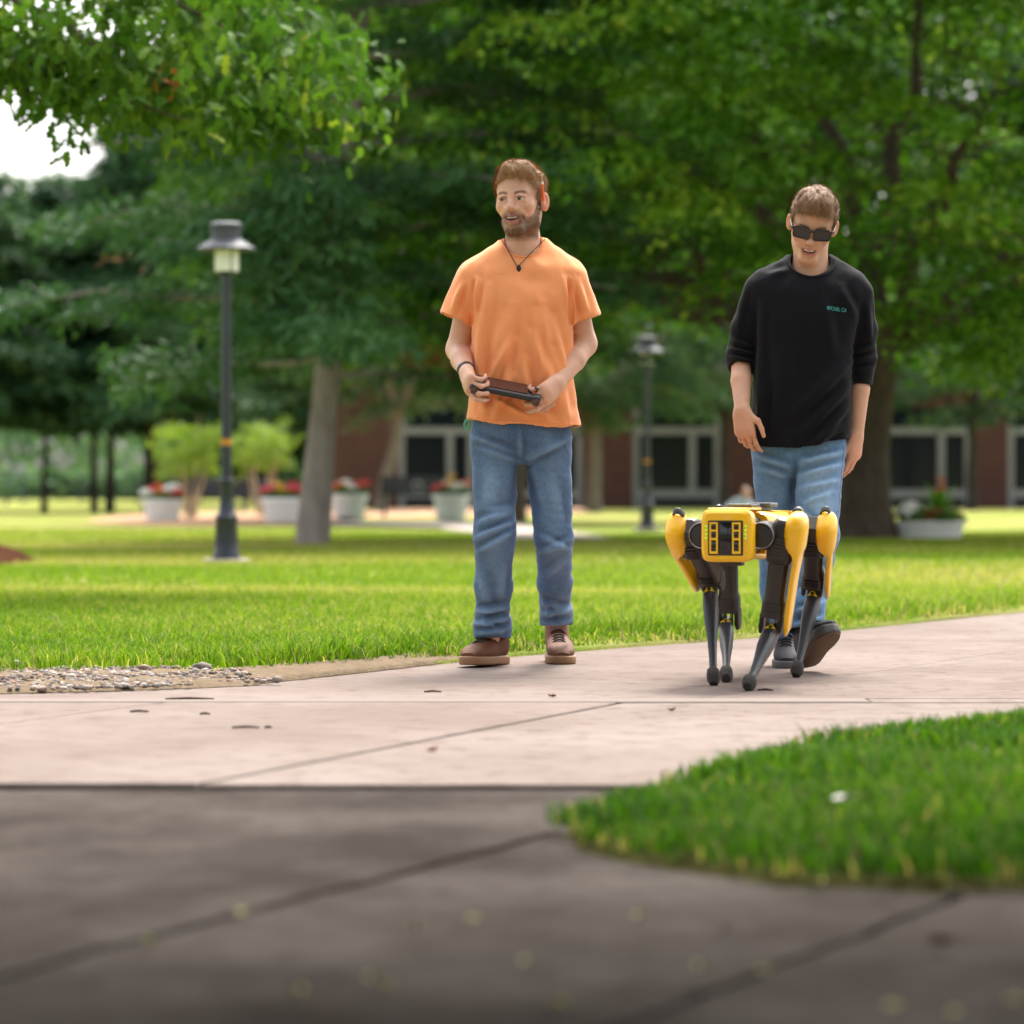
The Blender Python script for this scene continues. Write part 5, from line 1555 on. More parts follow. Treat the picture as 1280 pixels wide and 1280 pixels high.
def face_cols(V, Rm, T, s, base, hairc, beard):
    L = ((V - T) @ Rm) / s
    C = np.tile(base, (len(V), 1))
    x, y, z = L[:, 0], L[:, 1], L[:, 2]
    inh = (np.abs(x) < 0.11) & (np.abs(y) < 0.135) & (z > -0.14) & (z < 0.15)
    ss = lambda e0, e1, q: np.clip((q - e0) / (e1 - e0), 0, 1)
    def blend(m, col):
        nonlocal C
        m = (m * inh)[:, None]
        C = C * (1 - m) + np.array(col) * m
    g = lambda cx, cy, cz, r: np.exp(-((np.abs(x) - cx) ** 2 + (y - cy) ** 2 + (z - cz) ** 2) / (r * r))
    blend(0.45 * g(0.042, -0.070, -0.022, 0.026), base * (1.02, 0.78, 0.74))       # cheeks
    blend(0.55 * g(0.0, -0.112, -0.030, 0.016), base * (1.03, 0.76, 0.72))         # nose
    blend(0.8 * ss(0.074, 0.082, np.abs(x)) * (np.abs(z) < 0.05), base * (1.03, 0.70, 0.62))  # ears
    nzv = noise3(L, 140, 3) * 0.5 + noise3(L, 320, 4) * 0.5
    # brows
    bz = 0.0185 + 0.004 * np.sin(np.clip((np.abs(x) - 0.012) / 0.036, 0, 1) * 2.6)
    blend(0.95 * np.exp(-((z - bz) / 0.0046) ** 2) * ss(0.010, 0.015, np.abs(x)) * (1 - ss(0.045, 0.052, np.abs(x))) * (y < -0.06), hairc * 0.45)
    # lash lines
    blend(0.75 * np.exp(-((z - 0.0062) / 0.0022) ** 2 - ((np.abs(x) - 0.031) / 0.014) ** 4) * (y < -0.07), (0.05, 0.028, 0.018))
    # lips, inner mouth
    lip = np.exp(-((x / 0.0245) ** 4 + ((z + 0.067) / 0.0145) ** 4)) * (y < -0.084)
    if beard:
        bl = np.interp(y, [-0.115, -0.098, -0.085, -0.06, -0.03, -0.008, 0.012, 0.03], [-0.044, -0.0455, -0.054, -0.064, -0.044, 0.010, 0.020, -0.05])
        m = ss(-0.006, 0.006, bl - z + 0.004 * nzv) * (1 - ss(0.02, 0.035, y)) * (1 - ss(-0.118, -0.128, z) * 0) * (1 - ss(0.0, 0.022, -0.122 - z))
        m = m * (0.72 + 0.22 * nzv) * (1 - ss(0.066, 0.072, np.abs(x)))
        chin = np.exp(-((np.abs(x)) ** 2 / 0.016 ** 2 + (z + 0.088) ** 2 / 0.010 ** 2))
        blend(np.clip(m * 1.1, 0, 0.97) * (1 - 0.35 * chin), (0.105, 0.050, 0.022))
    blend(np.clip(lip * 1.2, 0, 1), np.array([0.46, 0.175, 0.140]))
    blend(np.exp(-((x / 0.0235) ** 4 + ((z + 0.0665 - 2.0 * x * x) / 0.0060) ** 4)) * (y > -0.1005) * (y < -0.075), (0.05, 0.015, 0.012))
    return C
def headobj(mb, Rm, T, s, name, mat, par, **kw):
    mb.v = [(q * s) @ Rm.T + T for q in mb.v]
    return mb.build(name, mat, par, **kw)
def eyes(par, Rm, T, s, gaze):
    for q in (-1, 1):
        mb = MB(); c = np.array([q * 0.031, -0.0810, 0.001])
        pr = [(0.0125 * math.sin(a), -0.0125 * math.cos(a)) for a in np.linspace(0.05, math.pi - 0.05, 10)]
        mb.lathe(c, pr, 16, axis=(0, -1, 0)); eo = headobj(mb, Rm, T, s, 'eye', M_EYEW, par)
        mb = MB(); gd_ = unit((gaze[0], -1, gaze[1])); mb.lathe(c + gd_ * 0.0113, [(0.0072, 0.0), (0.0066, 0.0012), (0.003, 0.0022)], 14, axis=gd_); headobj(mb, Rm, T, s, 'iris', M_IRIS, eo)
def teeth(par, Rm, T, s, w_=0.018, h_=0.0055, z=-0.0638):
    mb = MB()
    n = 8
    V = []
    for i in range(n + 1):
        x = -w_ + 2 * w_ * i / n
        y = -0.0985 + 18 * x * x
        zz = z + 4 * x * x
        V += [(x, y, zz), (x, y, zz - h_), (x, y + 0.004, zz - h_), (x, y + 0.004, zz)]
    F = []
    for i in range(n):
        for q in range(4):
            F.append((i*4+q, i*4+(q+1)%4, i*4+4+(q+1)%4, i*4+4+q))
    F += [(0, 1, 2, 3), (n*4+3, n*4+2, n*4+1, n*4)]
    mb.add(np.array(V), F)
    return headobj(mb, Rm, T, s, 'teeth', M_TEETH, par)
def hair(par, Rm, T, s, mat, line, thick, seed, n, lng, swirl, vol=0.0):
    """short hair: a scalp layer plus strands"""
    ext = 0.15 * s
    v = Vol(axis((T[0]-ext, T[0]+ext, 0.003)), axis((T[1]-ext, T[1]+ext, 0.003)), axis((T[2]-ext, T[2]+ext, 0.003)))
    v.frame(Rm, T)
    v.ell(np.array((0, 0.020, 0.044)) * s, np.array((0.0765 + thick * 0.7, 0.098 + thick * 0.8, 0.080 + thick)) * s, 0)
    v.ell(np.array((0, -0.030, 0.045)) * s, np.array((0.066 + thick * 0.6, 0.062 + thick, 0.058 + thick)) * s, 0.03 * s)
    if vol: v.ell(np.array((0.0, -0.035, 0.098)) * s, np.array((0.055, 0.050, 0.026 + vol)) * s, 0.03 * s)
    ys = np.array([q[0] for q in line], np.float32); zs = np.array([q[1] for q in line], np.float32)
    def cut(P):
        y = P[..., 1] / s; z = P[..., 2] / s; x = P[..., 0] / s
        lim = np.interp(y, ys, zs).astype(np.float32) + 0.007 * noise3(np.stack([x, 0 * x, 0 * x], -1), 60, seed) * (y < -0.05) + 0.012 * np.clip(np.abs(x) - 0.035, 0, 1) * 0
        # temples: recede
        return (z - lim) * s * 0.7
    v.op(v.W((0, 0, 0)) - 0.3, v.W((0, 0, 0)) + 0.3, cut, 0.004, sub=False) if False else None
    sl = tuple(slice(None) for _ in range(3))
    G = np.stack(np.meshgrid(*v.ax, indexing='ij'), -1); P = (G - T) @ Rm
    v.D = smax(v.D, -cut(P).astype(np.float32), 0.004)
    # hollow where the head is
    V, F = v.mesh()
    N = vnormals(V, F)
    L = ((V - T) @ Rm) / s
    lk = L + 0.012 * np.stack([noise3(L, 30, seed + 5), noise3(L, 30, seed + 6), noise3(L, 30, seed + 7)], -1)
    V = V + N * ((0.0062 * noise3(lk * (1, 0.45, 1), 62, seed) + 0.0036 * noise3(lk * (1, 0.6, 1), 120, seed + 1)) * np.clip((L[:, 2] - 0.03) / 0.04, 0.25, 1))[:, None]
    r_ = np.random.default_rng(seed)
    ok_ = np.where((N @ Rm[:, 1] < 0.95) & ((L[:, 2] > np.interp(L[:, 1], ys, zs) + 0.004)))[0]
    idx = r_.choice(ok_, n)
    Pn, Nn = V[idx], N[idx]
    Ll = L[idx]
    D = swirl(Ll) + r_.normal(0, 0.28, (n, 3))
    D = D @ Rm.T
    D = D - Nn * np.sum(D * Nn, 1)[:, None]
    RV, RF = ribbons(Pn - Nn * 0.002, D, Nn, lng * s * (0.6 + 0.7 * r_.random(n)), 0.0018, seed, 3, 0.42)
    Va = np.concatenate([V, RV]); Fa = np.concatenate([F, RF + len(V)])
    return link('hair', npmesh('hair', Va, Fa), mat, par)
def rodr(v, k, a):
    return v * math.cos(a) + np.cross(k, v) * math.sin(a) + k * (k @ v) * (1 - math.cos(a))
def hand(v, wrist, f, n, side, curl, thumb, s=1.0, wr=0.026, spread=0.06):
    """f: wrist->knuckles, n: back of the hand, side*cross(f,n): thumb side"""
    wrist = np.asarray(wrist, float); f = unit(f); n = np.asarray(n, float); n = unit(n - f * (n @ f))
    t_ = np.cross(f, n) * side
    off = (0.029, 0.010, -0.0095, -0.027); ln = ((0.043, 0.026, 0.021), (0.047, 0.030, 0.022), (0.043, 0.028, 0.021), (0.034, 0.021, 0.019))
    fw = (0.090, 0.093, 0.088, 0.080); rr = (0.0088, 0.0090, 0.0085, 0.0075)
    kn = [wrist + (f * fw[i] + t_ * off[i] - n * 0.004 * abs(i - 1.3)) * s for i in range(4)]
    for i in range(4):
        v.cone(wrist + t_ * off[i] * 0.55 * s, kn[i], wr * 0.50 * s, 0.0118 * s, 0.018 * s)
    v.cone(wrist + f * 0.02 * s, wrist + f * 0.070 * s, 0.016 * s, 0.014 * s, 0.02, sq=(t_, 1.9))
    for i in range(4):
        d = unit(f + t_ * spread * (1.3 - i))
        p0 = kn[i]
        cu = curl[i]
        for j in range(3):
            d = unit(rodr(d, np.cross(f, n) * 1.0, -math.radians(cu[j])))
            p1 = p0 + d * ln[i][j] * s
            v.cone(p0, p1, rr[i] * (1.06 - 0.12 * j) * s, rr[i] * (0.98 - 0.14 * j) * s, 0.0045 * s)
            p0 = p1
    b = wrist + (f * 0.022 + t_ * 0.020 - n * 0.006) * s
    tl = (0.044, 0.033, 0.028); tr_ = (0.0135, 0.0105, 0.0092, 0.0075)
    for j in range(3):
        d = unit(f * thumb[j][0] + n * thumb[j][1] + t_ * thumb[j][2])
        e = b + d * tl[j] * s
        v.cone(b, e, tr_[j] * s, tr_[j + 1] * s, 0.012 * s if j == 0 else 0.004 * s)
        b = e
def torso_fn(rows, d0):
    rows = np.array(rows, float)
    zz = CAMH - (rows[:, 0] - HOR) / FPX * d0
    xl = (rows[:, 1] - 640) / FPX * d0; xr = (rows[:, 2] - 640) / FPX * d0
    o_ = np.argsort(zz)
    zz, xl, xr, hd, yc = zz[o_], xl[o_], xr[o_], rows[o_, 3], rows[o_, 4]
    # smooth dense table
    zi = np.linspace(zz[0], zz[-1], 160)
    def sm(q):
        y = np.interp(zi, zz, q); k = np.ones(9) / 9
        yp = np.pad(y, 4, mode='edge')
        return np.convolve(yp, k, 'valid')
    tb = [sm(q) for q in (xl, xr, hd, yc)]
    def fn(P, e=2.6):
        z = P[..., 2]
        a0, a1, b, y0 = [np.interp(z, zi, q).astype(np.float32) for q in tb]
        cx = (a0 + a1) / 2; a = (a1 - a0) / 2; y0 = y0 + d0
        r_ = (np.abs((P[..., 0] - cx) / a) ** e + np.abs((P[..., 1] - y0) / b) ** e) ** (1 / e)
        d = (r_ - 1) * np.minimum(a, b)
        return np.maximum(d, np.maximum(z - zi[-1], zi[0] - z))
    return fn, zi[0], zi[-1], tb
def shoe(par, heel, yaw, pitch, M_UP, M_SOLE, M_LACE, size=1.0, hi=0.0, label=None, roll=0.0):
    """heel: ground point under the heel; toes point to -y turned by yaw, raised by pitch"""
    Rm = np.array((Matrix.Rotation(yaw, 3, 'Z') @ Matrix.Rotation(pitch, 3, 'X') @ Matrix.Rotation(roll, 3, 'Y')))
    T = np.asarray(heel, float)
    s = size
    tr = lambda mb: setattr(mb, 'v', [(q * s) @ Rm.T + T for q in mb.v])
    mb = MB()
    S_ = [(-0.012, .020, .052, .030), (0.0, .033, .062, .040), (0.03, .039, .064 + hi, .046 + hi), (0.08, .041, .060 + hi, .046 + hi), (0.115, .042, .054, .040), (0.155, .046, .047, .033), (0.195, .049, .040, .026), (0.235, .046, .034, .020), (0.262, .036, .029, .014), (0.276, .022, .025, .008)]
    secs = [((0.004 * (q > .15), -q, .022 + c - b * 0.0 - 0.012), X3 * w_, Z3 * b, 2.8) for q, w_, c, b in [(q, w_, c * 0.9, b) for q, w_, c, b in S_]]
    mb.loft(secs, 24); tr(mb); up = mb.build('shoe', M_UP, par)
    if label: up['label'] = label
    mb = MB()
    ol = []
    for q, w_ in [(-0.020, .018), (-0.012, .030), (0.01, .039), (0.06, .041), (0.11, .042), (0.16, .050), (0.205, .054), (0.245, .049), (0.272, .036), (0.286, .016)]:
        ol.append((q, w_))
    poly = [(w_ + 0.004 * (q > .15), -q) for q, w_ in ol] + [(-w_ + 0.004 * (q > .15), -q) for q, w_ in ol[::-1]]
    mb.prism(poly, 0.0, 0.030); tr(mb); mb.build('sole', M_SOLE, up, bevel=0.007 * s, seg=3)
    for k in range(5):
        q = 0.085 + 0.024 * k
        zt = np.interp(q, [a[0] for a in S_], [0.010 + a[2] * 0.9 + a[3] for a in S_]) + 0.003
        hw = 0.024
        mb = MB(); mb.tube([(-hw, -q - .006, zt - 0.010), (-hw * .5, -q - .002, zt), (0.004, -q, zt + 0.002), (hw * .6, -q - .002, zt), (hw, -q - .006, zt - 0.010)], 0.0034, 7); tr(mb); mb.build('lace', M_LACE, up)
    return up
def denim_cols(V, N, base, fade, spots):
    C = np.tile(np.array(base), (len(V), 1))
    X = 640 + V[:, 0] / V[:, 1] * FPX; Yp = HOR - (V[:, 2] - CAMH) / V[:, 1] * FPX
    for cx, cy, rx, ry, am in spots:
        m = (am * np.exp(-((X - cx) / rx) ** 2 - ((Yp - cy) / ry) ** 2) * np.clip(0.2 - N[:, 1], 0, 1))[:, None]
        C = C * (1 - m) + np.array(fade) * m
    return C

# ---------------------------------------------------------------- man in orange
D0 = 12.03
def A(x, y, dy=0.0): return px(x, y, D0 + dy)
base = np.array([(650 - 640) / FPX * D0, D0, 0.0])
PO = empty('person', base, 'bearded man in an orange T-shirt and blue jeans walking with a controller', 'person', None)
RH = np.array(Matrix.Rotation(R(-19), 3, 'Z') @ Matrix.Rotation(R(-2), 3, 'Y') @ Matrix.Rotation(R(1), 3, 'X'))
TH = A(650.5, 251, -0.02); SH = 1.075
HAIRC = np.array([0.31, 0.165, 0.066])
v = Vol(axis((-0.30, 0.38, 0.0033)), axis((D0 - 0.40, D0 - 0.10, 0.0030), (D0 - 0.10, D0 + 0.16, 0.0040)), axis((0.02, 0.90, 0.03), (0.90, 1.10, 0.0028), (1.10, 1.30, 0.006), (1.30, 1.50, 0.014), (1.50, 1.86, 0.0026)))
# trunk and legs (under the clothes)
fl_, fr_ = gnd(612, 833), gnd(697, 829)
ankL = np.array([A(615, 800)[0], fl_[1] + 0.06, 0.105]); ankR = np.array([A(697, 790)[0], fr_[1] + 0.05, 0.142])
kL_, kR_ = A(618.5, 668, -0.045), A(692, 672, 0.02)
v.cone(A(652, 368, .02), A(652, 525), 0.070, 0.075, 0.02, sq=(X3, 1.5))
for q, hp, kn, an in ((-1, A(624, 545), kL_, ankL), (1, A(680, 545), kR_, ankR)):
    v.cone(hp, kn, 0.06, 0.045, 0.02); v.cone(kn, an - (0, 0, .02), 0.045, 0.027, 0.02)
    v.cone(A(652, 345, .03), A(652 + q * 58, 348, .01), 0.045, 0.042, 0.03)
head(v, RH, TH, SH, True, 0.95)
v.cone(TH + RH @ np.array([0, 0.022, -0.060]) * SH, A(653, 326, 0.030), 0.053, 0.078, 0.03)
v.cone(A(653, 322, 0.035), A(622, 335, 0.03), 0.045, 0.035, 0.04); v.cone(A(653, 322, 0.035), A(684, 336, 0.03), 0.045, 0.035, 0.04)
# his right arm (towards the pine)
eL, wL = A(573, 437, 0.05), A(583.5, 466, -0.155)
v.cone(A(591, 352, 0.01), eL, 0.043, 0.043, 0.03); v.cone(eL, eL + (wL - eL) * 0.45, 0.043, 0.041, 0.02); v.cone(eL + (wL - eL) * 0.45, wL, 0.041, 0.027, 0.01)
hand(v, wL, (0.10, -0.86, -0.50), (-1, -0.10, 0.15), 1, [(30, 55, 45), (45, 65, 45), (55, 70, 45), (60, 70, 45)], [(0.55, -0.45, 0.65), (0.65, -0.75, 0.10), (0.55, -0.85, -0.1)], 1.04)
# his left arm
eR, wR = A(730, 430, 0.06), A(697, 479, -0.12)
v.cone(A(715, 352, 0.01), eR, 0.043, 0.045, 0.03); v.cone(eR, eR + (wR - eR) * 0.4, 0.045, 0.044, 0.02); v.cone(eR + (wR - eR) * 0.4, wR, 0.044, 0.028, 0.01)
hand(v, wR, (-0.50, -0.72, -0.50), (0.80, -0.55, 0.05), -1, [(25, 50, 40), (40, 60, 45), (50, 65, 45), (55, 65, 45)], [(0.55, -0.20, 0.80), (0.85, -0.45, 0.10), (0.80, -0.55, -0.15)], 1.06)
V, F = v.mesh()
V = relax(V, F, 1, 0.4)
C = face_cols(V, RH, TH, SH, SKIN, HAIRC, True)
hm = np.exp(-np.minimum(np.linalg.norm(V - (wL + (0.02, -0.08, -0.05)), axis=1), np.linalg.norm(V - (wR + (-0.05, -0.07, -0.05)), axis=1)) ** 2 / 0.06 ** 2)[:, None]
C = C * (1 - 0.35 * hm) + 0.35 * hm * SKIN * (1.02, 0.84, 0.80)
link('body', npmesh('body', V, F, True, C), M_SKIN, PO)
eyes(PO, RH, TH, SH, (-0.35, 0.05)); teeth(PO, RH, TH, SH, 0.018, 0.0042, -0.0612)
M_HAIR1 = hairmat('light_brown_hair', HAIRC * 0.75, HAIRC * 1.45)
sw = lambda L: np.stack([0.55 + L[:, 0] * 6, -0.9 + 0 * L[:, 1] + np.clip(L[:, 1] * 4, -0.6, 0.4), -0.35 - 6 * np.abs(L[:, 0]) * (L[:, 2] < 0.08)], -1)
line1 = [(-0.13, 0.082), (-0.092, 0.080), (-0.070, 0.066), (-0.045, 0.052), (-0.030, 0.034), (-0.018, 0.000), (-0.006, -0.010), (0.004, 0.010), (0.030, 0.018), (0.042, -0.030), (0.08, -0.062), (0.13, -0.07)]
hair(PO, RH, TH, SH, M_HAIR1, line1, 0.006, 31, 6500, 0.032, sw, 0.004)
# beard strands
r_ = np.random.default_rng(8)
L = ((V - TH) @ RH) / SH
m = (C[:, 1] < 0.16) & (L[:, 2] < 0.0) & (L[:, 2] > -0.125) & (np.abs(L[:, 0]) < 0.08) & (C[:, 0] < 0.36) & ~((np.abs(L[:, 0]) < 0.026) & (np.abs(L[:, 2] + 0.067) < 0.013))
ii = np.where(m)[0]
N = vnormals(V, F)
if len(ii) > 10:
    ii = r_.choice(ii, 2600)
    Dd = np.stack([0.2 * r_.normal(size=len(ii)), -0.2 + 0.2 * r_.normal(size=len(ii)), -1 + 0.2 * r_.normal(size=len(ii))], -1)
    Dd = Dd - N[ii] * np.sum(Dd * N[ii], 1)[:, None]
    RV, RF = ribbons(V[ii] - N[ii] * 0.001, Dd, N[ii], 0.008 + 0.005 * r_.random(len(ii)), 0.0014, 5, 2, 0.35)
    link('beard', npmesh('beard', RV, RF), hairmat('brown_beard', HAIRC * 0.22, HAIRC * 0.55), PO)

# T-shirt
M_TEE = fabric('orange_cotton', (0.87, 0.325, 0.125), 0.06)
rows = [(298, 634, 673, .038, .050), (309, 618, 688, .064, .045), (322, 600, 704, .085, .035), (336, 582, 722, .100, .025), (352, 578, 727, .112, .012), (375, 584, 721, .120, .0), (410, 590, 715, .122, -.005), (450, 589, 715, .120, -.008), (490, 586, 718, .120, -.012), (515, 584.5, 723, .122, -.012), (534, 583, 727, .124, -.012), (545, 583, 728, .124, -.012)]
v = Vol(axis((-0.32, 0.40, 0.0045)), axis((D0 - 0.22, D0 + 0.02, 0.005), (D0 + 0.02, D0 + 0.22, 0.008)), axis((0.84, 1.62, 0.0045)))
tf_, z0, z1, _ = torso_fn(rows, D0)
lo = np.array([-0.30, D0 - 0.2, z0]); hi = np.array([0.36, D0 + 0.2, z1])
v.op(lo, hi, tf_, 0.0)
for q, xs_ in ((-1, 597), (1, 710)):
    v.cone(A(652 + q * 22, 310, 0.035), A(xs_, 343, 0.015), 0.028, 0.054, 0.06)
sL0, sL1, sR0, sR1 = A(592, 346, 0.01), A(570, 399, 0.012), A(714, 347, 0.01), A(731, 400, 0.015)
v.cone(sL0, sL1, 0.059, 0.062, 0.010, cap=True, sq=(Y3, 1.18)); v.cone(sR0, sR1, 0.059, 0.062, 0.010, cap=True, sq=(Y3, 1.18))
dL, dR = unit(sL1 - sL0), unit(sR1 - sR0)
v.cone(sL1 - dL * 0.07, sL1 + dL * 0.03, 0.050, 0.058, 0.004, sub=True, sq=(Y3, 1.16)); v.cone(sR1 - dR * 0.07, sR1 + dR * 0.03, 0.050, 0.058, 0.004, sub=True, sq=(Y3, 1.16))
# hem: cut at the waist, hollow
zh = A(650, 532)[2]
def hem(P): return P[..., 2] - (zh + 0.020 * np.clip(-(P[..., 0] - base[0]) / 0.19, -0.3, 1) + 0.004 * np.sin(P[..., 0] * 30))
G = np.stack(np.meshgrid(*v.ax, indexing='ij'), -1)
v.D = np.maximum(v.D, -hem(G).astype(np.float32))
inner = tf_(G) + 0.008
v.D = smax(v.D, -np.maximum(inner, G[..., 2] - (zh + 0.09)).astype(np.float32), 0.002)
# neck opening
v.ell(A(653.5, 302, -0.02), (0.067, 0.115, 0.058), 0.006, sub=True); v.cone(A(653, 322, 0.03), A(653, 280, 0.02), 0.054, 0.063, 0.006, sub=True)
V, F = v.mesh()
N = vnormals(V, F)
fo = [(640, 425, 600, 500, 6, .010), (665, 420, 705, 520, 7, .009), (690, 400, 716, 500, 6, .010), (655, 450, 664, 520, 6, .008), (610, 360, 600, 470, 7, .008), (598, 395, 606, 520, 5, .007), (675, 380, 690, 470, 8, .007), (640, 470, 615, 525, 5, .007), (705, 350, 716, 400, 5, .008), (597, 352, 590, 398, 4, .008), (578, 355, 566, 392, 4, .007), (722, 352, 733, 392, 5, .007), (590, 470, 610, 512, 4, .007), (618, 498, 660, 520, 4, .006), (690, 440, 712, 520, 6, .009), (628, 400, 620, 450, 9, .006), (655, 492, 690, 528, 5, .006), (640, 345, 690, 352, 10, -.004), (593, 352, 591, 410, 3, -.012), (711, 352, 714, 410, 3, -.012), (640, 380, 628, 500, 5, .005), (668, 390, 676, 500, 5, .005)]
h = 1.5 * folds(V, N, fo, D0) + 0.0034 * noise3(V * (1, 1, 0.35), 17, 3) + 0.0016 * noise3(V * (1, 1, 0.5), 34, 4)
V = V + N * (h * 1.7)[:, None]
V = relax(V, F, 1, 0.3)
tee = link('t_shirt', npmesh('t_shirt', V, F), M_TEE, PO)
bvT = BVHTree.FromPolygons([tuple(q) for q in V], F.tolist())
# seams
def seam(pts, bv, name, mat, par, r=0.0016, lift=0.0008, dirv=(0, 1, 0)):
    out = []
    for q in pts:
        hit = bv.ray_cast(Vector(q) - Vector(dirv) * 0.4, Vector(dirv))
        if hit[0] is not None: out.append(np.array(hit[0]) - np.array(dirv) * lift)
    if len(out) > 2:
        mb = MB(); mb.tube(np.array(out), r, 6); return mb.build(name, mat, par)
zz_ = lambda x: A(x, 527)[2]
seam([A(x, 527 + (x - 584) * 0.045 - 2.2) for x in np.linspace(586, 724, 60)], bvT, 'hem_seam', M_TEE, tee)
# collar rib
ca = np.linspace(-0.25, math.pi + 0.25, 40)
pts = [A(653.5 + 24.3 * math.cos(a), 302.5 + 20.3 * math.sin(a)) for a in ca]
seam(pts, bvT, 'collar', M_TEE, tee, 0.0050, 0.0010)

# jeans
M_STITCH = plain('stitch_thread', (0.20, 0.17, 0.13), 0.8)
def jeans(par, cones, pelvis, ext, d0, fo, spots, base_c, fade, cuts, nzamp=0.003, step=0.0054):
    v = Vol(axis((ext[0], ext[1], step)), axis((d0 - 0.36, d0 + 0.36, step)), axis((0.03, ext[2], step)))
    for cset in cones:
        for i, (a, b, ra, rb) in enumerate(cset):
            v.cone(a, b, ra, rb, 0.025)
    fn, a0, a1, _ = torso_fn(pelvis, d0)
    v.op(np.array([ext[0], d0 - 0.2, a0]), np.array([ext[1], d0 + 0.2, a1]), lambda P: fn(P, 2.4), 0.03)
    for p0, nrm, rad in cuts:           # cuff openings
        p0 = np.asarray(p0, float); nrm = unit(nrm)
        v.cone(p0 - nrm * 0.05, p0 + nrm * 0.06, rad - 0.009, rad - 0.006, 0.003, sub=True)
        G0 = p0
        lo = p0 - 0.16; hi = p0 + 0.16
        v.op(lo, hi, lambda P: np.maximum(-((P - G0.astype(np.float32)) @ nrm.astype(np.float32)), np.linalg.norm(P - G0.astype(np.float32), axis=-1) - 0.15), 0.0, sub=True)
    V, F = v.mesh()
    N = vnormals(V, F)
    h = 1.7 * folds(V, N, fo, d0) + nzamp * noise3(V * (1, 1, 1.3), 16, 13) + 0.0020 * noise3(V * (1, 1, 1.6), 40, 14)
    V = V + N * h[:, None]
    V = relax(V, F, 1, 0.3)
    N = vnormals(V, F)
    C = denim_cols(V, N, base_c, fade, spots)
    wr = np.clip(h / 0.011, -0.8, 1)[:, None]            # creases wear pale on their ridges; fold hollows darkened in the colour
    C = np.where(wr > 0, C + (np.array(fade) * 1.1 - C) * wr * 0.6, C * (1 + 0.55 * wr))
    return link('jeans', npmesh('jeans', V, F, True, C), M_DENIM, par), V, F
cones = [[(A(619, 556, 0), kL_, 0.089, 0.073), (kL_, (kL_ + ankL) / 2, 0.073, 0.067), ((kL_ + ankL) / 2, ankL + (0, 0, 0.02), 0.067, 0.062), (ankL + (0, 0, 0.06), ankL - (0, 0, 0.03), 0.067, 0.064)],
         [(A(683.5, 556, 0), kR_, 0.089, 0.069), (kR_, (kR_ + ankR) / 2, 0.069, 0.062), ((kR_ + ankR) / 2, ankR + (0, 0, 0.02), 0.062, 0.059), (ankR + (0, 0, 0.06), ankR - (0, 0, 0.03), 0.063, 0.060)]]
pel = [(512, 594, 709, .106, -.005), (528, 591, 713, .110, -.005), (550, 592, 711, .110, -.003), (566, 596, 706, .095, 0), (580, 604, 698, .06, 0)]
fo = [(590, 545, 645, 568, 4, .008), (600, 560, 648, 578, 4, .007), (712, 548, 662, 574, 4, .007), (650, 536, 650, 578, 3, .006), (648, 575, 640, 640, 5, -.006), (656, 578, 672, 640, 5, -.005),
      (594, 655, 640, 640, 5, .010), (596, 672, 644, 652, 4, .011), (598, 690, 642, 664, 4, .010), (610, 640, 645, 632, 4, .007), (600, 708, 612, 760, 6, .007), (630, 700, 622, 760, 6, .006),
      (592, 765, 636, 758, 4, .012), (591, 780, 637, 772, 3.5, .013), (596, 792, 634, 786, 3.5, .010), (600, 770, 626, 790, 3, .007),
      (672, 668, 714, 690, 4, .008), (675, 690, 712, 676, 4, .008), (680, 720, 706, 700, 5, .006), (676, 752, 714, 764, 4, .011), (678, 768, 716, 758, 3.5, .011), (678, 780, 714, 776, 3, .008), (690, 600, 700, 660, 7, .005), (615, 590, 612, 640, 8, .005), (676, 745, 690, 770, 3, .008)]
spots = [(616, 610, 18, 55, .75), (690, 610, 16, 55, .6), (616, 700, 14, 45, .55), (695, 690, 14, 35, .5), (600, 770, 20, 10, .3), (700, 755, 14, 12, .35)]
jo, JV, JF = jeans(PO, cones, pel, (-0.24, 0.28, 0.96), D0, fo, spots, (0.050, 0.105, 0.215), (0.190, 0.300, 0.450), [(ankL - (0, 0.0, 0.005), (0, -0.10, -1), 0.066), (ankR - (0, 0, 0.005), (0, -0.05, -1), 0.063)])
bvJ = BVHTree.FromPolygons([tuple(q) for q in JV], JF.tolist())
seam([A(650 + 0.5 * math.sin(y * .2), y) for y in np.linspace(530, 574, 30)], bvJ, 'fly_seam', M_STITCH, jo, 0.0009)
seam([A(590 + 13 * f, 566 - 38 * f ** 2) for f in np.linspace(0, 1, 18)], bvJ, 'pocket_seam', M_STITCH, jo, 0.0009)
seam([A(712 - 13 * f, 566 - 38 * f ** 2) for f in np.linspace(0, 1, 18)], bvJ, 'pocket_seam', M_STITCH, jo, 0.0009)
# shoes
M_LEATH = plain('brown_leather', (0.135, 0.052, 0.026), 0.65, 0.3, 45, 0.3, 160, Specular_IOR_Level=0.2)
M_GUM = plain('gum_sole', (0.26, 0.135, 0.060), 0.6, 0.12, 30)
M_LACEB = plain('brown_lace', (0.040, 0.020, 0.014), 0.8)
shoe(PO, (ankL[0] + 0.030, fl_[1] + 0.165, 0.0), R(-24), R(-2), M_LEATH, M_GUM, M_LACEB, 1.08, 0.035)
shoe(PO, (ankR[0] + 0.0, fr_[1] + 0.20, 0.0), R(3), R(0), M_LEATH, M_GUM, M_LACEB, 1.08, 0.03)
